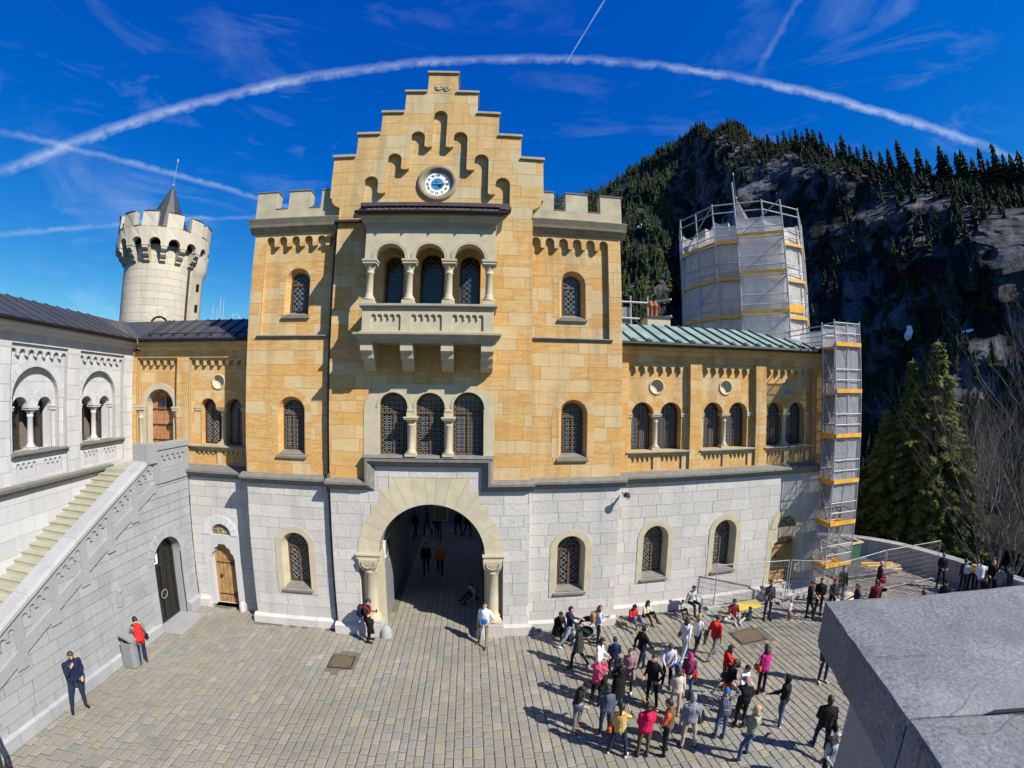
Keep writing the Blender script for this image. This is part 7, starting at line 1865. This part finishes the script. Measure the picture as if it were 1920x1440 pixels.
i = pp('person in black jacket and headphones bending over, orange shoes', 2.62, 9.66, 1.66, -25, ('bent', 'stand'), ('lap', 'hold'), 'black', 'grey', 'orange_shoe', hair='beanie', hcol='black', look=40, lean=12, forearm=True)
carried(i, 'shoulder_bag', 'dark teal bag of the person with orange shoes', 'bag', shoulder_bag('bluegrey', 1, .06, .10))
i = pp('woman in grey-blue hooded jacket with purple shoes seen from behind', 3.34, 9.37, 1.6, 75, ('stand', 'stand'), ('hold', 'down'), 'bluegrey', 'darkjeans', 'purple', hair='bob', hcol='hair_dark', female=True, bulk=1.15, hood=True)
i = pp('woman in yellow blouse with ponytail taking a picture', 3.45, 8.58, 1.68, 60, ('wide', 'wide'), ('hold', 'face'), 'yellow', 'darkjeans', 'white', hair='tail', hcol='hair_dark', female=True, lean=-4)
carried(i, 'shoulder_bag', 'orange-red tote of the woman in the yellow blouse', 'bag', shoulder_bag('orange', -1, -.06, -.02)); carried(i, 'phone', 'phone raised by the woman in the yellow blouse', 'phone', phone())
i = pp('woman in crimson hooded jacket and olive trousers seen from behind', 4.05, 8.42, 1.68, 80, ('stand', 'stand'), ('hold', 'hold'), 'crimson', 'olive', 'black', hair='bob', hcol='hair_black', female=True, bulk=1.15, hood=True)
i = pp('person in brown quilted vest with orange sleeves using a phone', 4.62, 8.36, 1.72, 140, ('stand', 'bent'), ('phone', 'phone'), 'brown', 'black', 'black', sleeve='orange', hcol='hair_black', bulk=1.1, look=15)
i = pp('grey-haired man in striped grey sweater and beige trousers seen from behind', 5.25, 8.44, 1.7, 75, ('stand', 'wide'), ('down', 'down'), 'stripe_grey', 'beige', 'black', hcol='hair_grey', bulk=1.1)
carried(i, 'shoulder_bag', 'dark strap bag of the grey-haired man in stripes', 'bag', shoulder_bag('darkgrey', 1, -.05, .08))
i = pp('woman in red sweater and jeans sitting at the wall foot', 6.0, 14.85, 1.62, -75, ('ground', 'ground'), ('lap', 'lap'), 'red', 'jeans', 'tan', hair='bob', hcol='hair_dark', female=True, look=30, seat=.22, lean=10)
carried(i, 'paper_bag', 'grey paper packet in the lap of the seated woman in red', 'bag', lambda root, tf, s, P: rbox((0, .24, .22), .10, .05, .06, 'grey', 'packet', root, tf))
pp('woman in cream top and black skirt sitting next to the one in red', 6.62, 15.0, 1.6, -70, ('ground', 'ground'), ('lap', 'lap'), 'cream_cloth', 'black', 'black', hair='long', hcol='hair_dark', female=True, look=15, seat=.22, lean=8)
pp('man in grey sweater perched on the plinth with black trousers', 8.68, 15.28, 1.72, -75, ('sit', 'sit'), ('lap', 'down'), 'lightgrey', 'black', 'black', seat=.45, lean=14, look=15)
pp('boy in pale shirt crouching beside the man in grey sweater', 8.22, 15.15, 1.3, -85, ('ground', 'ground'), ('lap', 'lap'), 'lightgrey', 'black', 'black', look=18, seat=.18, lean=12)
i = pp('long-haired girl in white blouse and pale jeans walking with a tan handbag', 6.98, 12.3, 1.64, 40, W, ('hold', 'swingb'), 'white', 'palejeans', 'white', hair='long', hcol='hair_brown', female=True, look=5)
carried(i, 'handbag', 'tan leather handbag of the long-haired girl in white', 'bag', shoulder_bag('tan', -1, .0, .05))
i = pp('blond woman in white sweater and dark jeans walking', 7.52, 12.45, 1.6, 35, W, ('swingf', 'hold'), 'white', 'darkjeans', 'black', hair='long', hcol='hair_blond', female=True)
carried(i, 'folded_coat', 'taupe coat carried by the blond woman', 'coat', draped_coat('mauve'))
i = pp('man in red and black rain jacket walking with hands low', 7.98, 12.05, 1.68, 20, W, ('swingb', 'down'), 'red', 'grey', 'brown', hcol='hair_brown', hood=True, look=18, bulk=1.08)
pp('man in maroon tee sitting cross-legged by the fence', 10.15, 14.3, 1.74, -95, ('crossed', 'crossed'), ('lap', 'lap'), 'maroon', 'lightgrey', 'white', glasses=True, forearm=True, look=12, seat=.02)
pp('small boy sitting on the cobbles in green and grey', 10.78, 13.98, 1.12, 150, ('ground', 'ground'), ('lap', 'lap'), 'bluegrey', 'green', 'black', look=10)
i = pp('woman in grey jacket standing with a camera before the fence', 11.46, 13.78, 1.72, -100, ('stand', 'stand'), ('hold', 'hold'), 'darkgrey', 'darkjeans', 'black', hair='bun', hcol='hair_brown', female=True)
carried(i, 'shoulder_bag', 'grey handbag of the woman with the camera', 'bag', shoulder_bag('grey', 1, .04, .1))
carried(i, 'camera_body', 'black camera held before the grey jacket', 'camera', lambda root, tf, s, P: (rbox((0, .30, .20), .07, .035, .045, 'rubber', 'body', root, tf), MB().tube([tf(0, .33, .2), tf(0, .40, .2)], .03 * s, 10).obj('lens', 'rubber', root)))
pp('toddler in pale jacket standing by the woman with the camera', 12.3, 13.44, .88, -60, ('stand', 'stand'), ('down', 'down'), 'lilac', 'maroon', 'maroon', hcol='hair_brown', bulk=1.25)
i = pp('older man in black jacket with reddish cap near the parapet corner', 13.04, 13.2, 1.66, -30, ('stand', 'stepf'), ('hold', 'hold'), 'black', 'black', 'black', hair='cap', hcol='maroon', look=12)
pp('man all in black next to the one with the reddish cap', 13.75, 13.36, 1.62, -120, ('stand', 'stand'), ('hold', 'hold'), 'black', 'black', 'black', hcol='hair_black', bulk=1.1)
pp('woman in dark jacket with bright red beanie', 14.22, 13.1, 1.6, -100, ('stand', 'stand'), ('hold', 'hold'), 'darkgrey', 'black', 'black', hair='beanie', hcol='red', female=True)
pp('tall man in dark jacket and jeans beside the scaffold foot', 15.32, 13.72, 1.76, -110, ('stand', 'stand'), ('down', 'down'), 'black', 'jeans', 'black', hcol='hair_dark')
pp('man in navy jacket just above the parapet edge', 14.55, 12.16, 1.7, 150, ('stand', 'stand'), ('hold', 'hold'), 'navy', 'darkjeans', 'black', hcol='hair_brown')
# middle of the crowd
i = pp('woman in red sweater with long dark hair rummaging in a dark handbag', 7.42, 10.4, 1.6, -25, ('stand', 'stand'), ('lap', 'lap'), 'red', 'brown', 'brown', hair='long', hcol='hair_dark', female=True, look=28)
carried(i, 'handbag', 'dark blue handbag held by the woman in the red sweater', 'bag', lambda root, tf, s, P: rbox((.05, .36, .12), .15, .08, .10, 'navy', 'bag', root, tf))
i = pp('woman in black cape bending with a blue bag at her side', 7.12, 9.75, 1.52, 10, ('bent', 'stand'), ('lap', 'hold'), 'black', 'orange', 'black', hair='bob', hcol='hair_brown', female=True, look=35, lean=14)
carried(i, 'shoulder_bag', 'large blue-grey bag of the woman in the black cape', 'bag', shoulder_bag('bluegrey', -1, .05, -.02))
pp('girl with ponytail in pale blouse behind the black backpack', 7.40, 9.4, 1.54, -70, ('stand', 'stand'), ('hold', 'hold'), 'white', 'black', 'black', hair='tail', hcol='hair_dark', female=True, look=18)
i = pp('woman in magenta jacket with very long brown hair', 8.42, 9.85, 1.7, 100, ('stand', 'stand'), ('down', 'hold'), 'magenta', 'black', 'purple', hair='long', hcol='hair_brown', female=True, bulk=1.08)
carried(i, 'shoulder_bag', 'orange bag of the woman in the magenta jacket', 'bag', shoulder_bag('orange', -1, .02, .06))
i = pp('woman in jeans raising both arms to photograph, seen from behind', 6.24, 8.52, 1.6, 70, ('stand', 'stand'), ('up', 'up'), 'plaid_blue', 'jeans', 'olive', hair='beanie', hcol='blue', female=True)
carried(i, 'backpack', 'chequered dark backpack on the woman with raised arms', 'backpack', backpack('plaid_blue'))
i = pp('person in grey hat and black coat with a big black backpack', 6.98, 8.74, 1.62, 65, ('stand', 'bent'), ('hold', 'hold'), 'black', 'black', 'black', hair='hat', hcol='mauve', bulk=1.1)
carried(i, 'backpack', 'shiny black backpack on the person in the grey hat', 'backpack', backpack('black'))
pp('balding man in green checked shirt with folded arms', 6.50, 7.6, 1.72, 150, ('stepf', 'wide'), ('cross', 'cross'), 'plaid_green', 'jeans', 'black', hair='bald', lean=-5, bulk=1.1)
pp('woman in black hooded jacket and blue jeans pointing ahead', 8.08, 8.42, 1.65, 130, ('stand', 'bent'), ('reach', 'hold'), 'black', 'jeans', 'white', hair='hoodup', hcol='black', female=True, bulk=1.1)
pp('person mostly hidden by the parapet, white trainers showing', 10.62, 9.62, 1.7, -100, ('stand', 'stand'), ('down', 'down'), 'black', 'darkjeans', 'white', hcol='hair_dark')
i = pp('man in black jacket striding below the parapet', 8.42, 7.2, 1.76, 60, W, ('hold', 'down'), 'black', 'navy', 'navy', hcol='hair_dark', bulk=1.12)
carried(i, 'satchel', 'black satchel of the man below the parapet', 'bag', shoulder_bag('black', 1, -.06, -.05))
i = pp('woman in grey hoodie and sunglasses shading her head at the frame edge', 7.72, 6.2, 1.62, -110, ('stand', 'stand'), ('up', 'hold'), 'lightgrey', 'black', 'black', hair='hoodup', hcol='lightgrey', glasses=True, female=True)
carried(i, 'backpack', 'dark backpack straps on the woman in the grey hoodie', 'backpack', backpack('black'))
# right side, behind the parapet slab
i = pp('bald man in black jacket carrying something red inside the fence', 17.33, 13.42, 1.76, -40, ('stand', 'stand'), ('hold', 'hold'), 'black', 'darkjeans', 'black', hair='bald')
carried(i, 'red_bag', 'bright red bag hanging from the bald man', 'bag', shoulder_bag('red', 1, -.02, .12))
pp('dark-haired man seen from behind above the parapet edge', 15.55, 12.1, 1.7, 60, ('stand', 'stand'), ('down', 'down'), 'maroon', 'black', 'black', hcol='hair_brown')
pp('man in black hat rising just above the parapet edge', 18.2, 10.78, 1.68, 40, ('stand', 'stand'), ('down', 'down'), 'black', 'black', 'black', hair='beanie', hcol='black')
pp('person of whom only dark hair shows above the parapet', 16.5, 10.6, 1.64, 90, ('stand', 'stand'), ('down', 'down'), 'black', 'black', 'black', hcol='hair_black')
i = pp('man in dark clothes and grey cap waiting by the fence end', 21.22, 12.92, 1.68, -120, ('wide', 'stand'), ('hold', 'hold'), 'black', 'black', 'black', hair='cap', hcol='grey', bulk=1.05)
i = pp('person with violet backpack at the start of the distant group', 21.7, 12.05, 1.6, 60, ('stand', 'stand'), ('down', 'down'), 'darkgrey', 'black', 'black', hcol='hair_dark'); carried(i, 'backpack', 'violet and white backpack in the distant group', 'backpack', backpack('lilac', 'purple'))
i = pp('person with yellow scarf in the distant group', 22.05, 11.88, 1.66, 40, ('stand', 'stand'), ('down', 'hold'), 'black', 'black', 'black', hair='bob', hcol='hair_brown'); carried(i, 'backpack', 'yellow and black rucksack in the distant group', 'backpack', backpack('yellow'))
pp('man in white shirt seen from behind in the distant group', 21.92, 11.42, 1.68, 60, ('stand', 'wide'), ('hold', 'hold'), 'white', 'black', 'black', hcol='hair_dark', bulk=1.15)
pp('man in black with fair hair in the distant group', 22.42, 11.12, 1.68, -150, ('stand', 'stand'), ('hold', 'hold'), 'black', 'black', 'black', hcol='hair_blond')
pp('person in grey jacket turned away in the distant group', 22.2, 10.64, 1.6, 30, ('stand', 'stand'), ('hold', 'down'), 'grey', 'darkjeans', 'black', hcol='hair_brown')
pp('last person in dark coat on the right of the distant group', 22.5, 10.46, 1.6, 180, ('stand', 'stand'), ('down', 'down'), 'darkgrey', 'black', 'black', hcol='hair_black', coat=.2)
pp('small child in front of the white shirt in the distant group', 21.62, 10.95, 1.05, -120, ('stand', 'stand'), ('down', 'down'), 'black', 'black', 'white', hcol='hair_blond')
finish_people()

# ------------------------------------------------------------------ small things
BN = Thing('litter_bin', 'grey steel litter bin with slanted lid against the stair wall', 'bin', (-11.16, 11.3, 0))
pr = [(-.24, -.18), (-.16, -.27), (.16, -.27), (.24, -.18), (.24, .2), (-.24, .2)]
Rb = Matrix.Rotation(rad(90), 3, 'Z')
def bp(x, y, z): v = Rb @ Vector((x, y, 0)); return (-11.16 + v.x, 11.3 + v.y, z)
b = MB(); b.add([bp(x * 1.0, y * 1.0, .03) for x, y in pr] + [bp(x, y, .92) for x, y in pr], [(k, (k + 1) % 6, 6 + (k + 1) % 6, 6 + k) for k in range(6)] + [tuple(range(6))[::-1]]); b.obj('body', 'bin_grey', BN)
b = MB(); b.add([bp(x * 1.06, y * 1.06, .93 + (y + .27) * .42) for x, y in pr] + [bp(x * 1.06, y * 1.06, .99 + (y + .27) * .42) for x, y in pr], [(k, (k + 1) % 6, 6 + (k + 1) % 6, 6 + k) for k in range(6)] + [tuple(range(6))[::-1], tuple(range(6, 12))]); b.obj('lid', 'bin_grey', BN)
b = MB(); b.add([bp(-.17, -.275, .84), bp(.17, -.275, .84), bp(.17, -.20, .99), bp(-.17, -.20, .99)], [(0, 1, 2, 3)]); b.obj('slot', 'rubber', BN)
for x_ in (-.2, .2): MB().bar(bp(x_, -.22, .08), bp(x_, -.22, .86), .015).obj('corner_strip', 'steel_dull', BN)
MB().box(-11.36, -10.96, 11.1, 11.5, 0, .03).obj('base', 'iron', BN)

ST = Thing('pushchair', 'black pushchair with round hood and hoop handle beside the navy jacket', 'pushchair', (3.95, 13.95, 0))
def sp_(x, y, z): return (3.95 + x, 13.95 + y, z)
for x_, y_ in ((-.25, -.28), (-.25, .28), (.38, -.12), (.38, .12)):
    b = MB(); b.lathe((0, 0, 0), [(.10, -.025), (.125, -.02), (.125, .02), (.10, .025), (.10, -.025)], 16); b.v = [(3.95 + x_ + p[0], 13.95 + y_ + p[2], .125 + p[1]) for p in b.v]; w_ = b.obj('wheel', 'rubber', ST, True)
    b = MB(); b.tube([sp_(x_, y_ - .02, .125), sp_(x_, y_ + .02, .125)], .05, 10); b.obj('hub', 'steel_dull', w_)
for y_ in (-.25, .25):
    MB().tube([sp_(.38, y_ * .5, .15), sp_(.05, y_, .5), sp_(-.35, y_, .95)], .016, 6).obj('frame_tube', 'iron', ST); MB().tube([sp_(-.25, y_, .14), sp_(.05, y_, .5)], .016, 6).obj('frame_tube', 'iron', ST)
b = MB(); b.tube([sp_(.05, -.22, .85), sp_(.25, -.22, 1.05), sp_(.42, -.20, 1.2), sp_(.46, 0, 1.24), sp_(.42, .2, 1.2), sp_(.25, .22, 1.05), sp_(.05, .22, .85)], .02, 6); b.obj('handle', 'iron', ST)
b = MB(); b.ball(sp_(.0, 0, .48), .26, 12, 8, 0, (1.1, .9, .75)); b.obj('seat', 'black', ST, True)
b = MB(); b.lathe(sp_(.05, 0, .72), [(.32, -.02), (.31, .1), (.26, .22), (.15, .31), (0, .34)], 18, 0, -.2, PI + .2); b.obj('hood', 'darkgrey', ST, True)
YM = tag(MB().add([(10.75, 14.72, .05), (11.95, 14.72, .05), (11.95, 15.25, .16), (10.75, 15.25, .16), (10.75, 14.72, .02), (11.95, 14.72, .02), (11.95, 15.25, .13), (10.75, 15.25, .13)], [(0, 1, 2, 3), (7, 6, 5, 4), (0, 4, 5, 1), (1, 5, 6, 2), (2, 6, 7, 3), (3, 7, 4, 0)]).obj('foam_mat', 'yellow_mat'), 'bright yellow board lying against the wall inside the fence', 'board')
# site fence panels
def fence(label, a, e, h=2.0, lean=0.0):
    a, e = Vector((*a, 0)), Vector((*e, 0)); T = Thing('site_fence', label, 'fence', tuple((a + e) / 2), 'mobile fence panels of the building site')
    up = Vector((0, 0, h)); d = (e - a); L_ = d.length
    for p in (a, e): pole(T, tuple(p), tuple(p + up), .022, 'steel', 'post')
    for z in (.12, h - .02): pole(T, tuple(a + Vector((0, 0, z))), tuple(e + Vector((0, 0, z))), .02, 'steel', 'rail')
    q = MB(); n = int(L_ / .11)
    for k in range(1, n): p = a + d * k / n; q.bar(tuple(p + Vector((0, 0, .12))), tuple(p + up), .006)
    for k in range(1, 8): z = .12 + (h - .14) * k / 8; q.bar(tuple(a + Vector((0, 0, z))), tuple(e + Vector((0, 0, z))), .006)
    q.obj('wire_mesh', 'steel_dull', T, kind='stuff')
    for p in (a, e): MB().box(p.x - .3, p.x + .3, p.y - .12, p.y + .12, 0, .13).obj('foot', 'concrete', T)
fence('wire fence panel in front of the right granite window and door', (9.85, 15.3), (13.1, 14.75)); fence('wire fence panel beside the scaffold foot', (13.2, 14.72), (14.7, 13.95)); fence('wire fence panel crossing the site behind the bald man', (14.9, 13.6), (18.2, 13.9))
fence('wire fence panel nearest the curved wall', (18.3, 13.9), (21.9, 13.6))
for i, (x0, y0, z, lab) in enumerate(((17.2, 16.6, .1, 'grey grating panel lowest of the pile behind the fence'), (17.35, 16.5, .22, 'grey grating panel on top of the pile behind the fence'))):
    T = Thing('grating_panel', lab, 'grating', (x0, y0, z), 'stacked grating panels')
    for k in (0, 1): MB().bar((x0, y0 - 1.0 + 2 * k, z), (x0 + 3.2, y0 - 1.5 + 2 * k, z), .05).obj('edge_bar', 'steel_dull', T)
    q = MB()
    for k in range(26): f = k / 25; q.bar((x0 + 3.2 * f, y0 - 1 - .5 * f, z), (x0 + 3.2 * f, y0 + 1 - .5 * f, z), .03)
    q.obj('bars', 'steel_dull', T, kind='stuff')
SKP = Thing('skip_container', 'green open skip with timber rim inside the fenced site', 'skip', (19.2, 17.6, 0))
for nm, q in (('side', (18.3, 20.1, 17.0, 17.08, .05, 1.15)), ('side', (18.3, 20.1, 18.2, 18.28, .05, 1.15)), ('end', (18.3, 18.38, 17.08, 18.2, .05, 1.15)), ('end', (20.02, 20.1, 17.08, 18.2, .05, 1.15)), ('floor', (18.38, 20.02, 17.08, 18.2, .05, .12))): MB().box(*q).obj(nm, 'green_paint', SKP)
for q in ((18.2, 20.2, 16.94, 17.1, 1.15, 1.22), (18.2, 20.2, 18.18, 18.34, 1.15, 1.22), (18.2, 18.36, 17.1, 18.18, 1.15, 1.22), (20.04, 20.2, 17.1, 18.18, 1.15, 1.22)): MB().box(*q).obj('rim_timber', 'wood_raw', SKP)
for i in range(9):
    x_, y_ = 20.2 + .12 * (i % 3), 15.4 + .35 * (i // 3); b = MB(); a_ = rad(R.uniform(-25, 5)); b.bar((x_ - .9 * math.cos(a_), y_ - .9 * math.sin(a_), .12 + .07 * (i % 3)), (x_ + .9 * math.cos(a_), y_ + .9 * math.sin(a_), .12 + .07 * (i % 3)), .2, .05)
    tag(b.obj('timber_plank', 'wood_raw' if i % 4 else 'plank_yellow'), 'loose timber plank in the pile by the curved wall', 'plank', 'planks by the curved wall')
for k, (x_, y_) in enumerate(((15.2, 13.9), (15.7, 13.55), (16.1, 14.0), (14.75, 14.3))):
    b = MB(); b.ball((x_, y_, .16), .3, 10, 7, 0, (1.2, .8, .55)); tag(b.obj('sandbag', 'cream_cloth', None, True), 'pale sandbag at the foot of the lift scaffold', 'sandbag', 'sandbags at the scaffold foot')
MBD = Thing('map_board', 'pale map board on a post beyond the archway', 'sign', (-1.9, 25.2, 0))
MB().box(-2.35, -1.5, 25.15, 25.2, 1.35, 2.3).obj('board', 'paper', MBD); MB().box(-2.28, -1.57, 25.14, 25.15, 1.42, 2.2).obj('sheet', 'relief', MBD); pole(MBD, (-1.95, 25.2, 0), (-1.95, 25.2, 1.4), .04, 'iron', 'post')
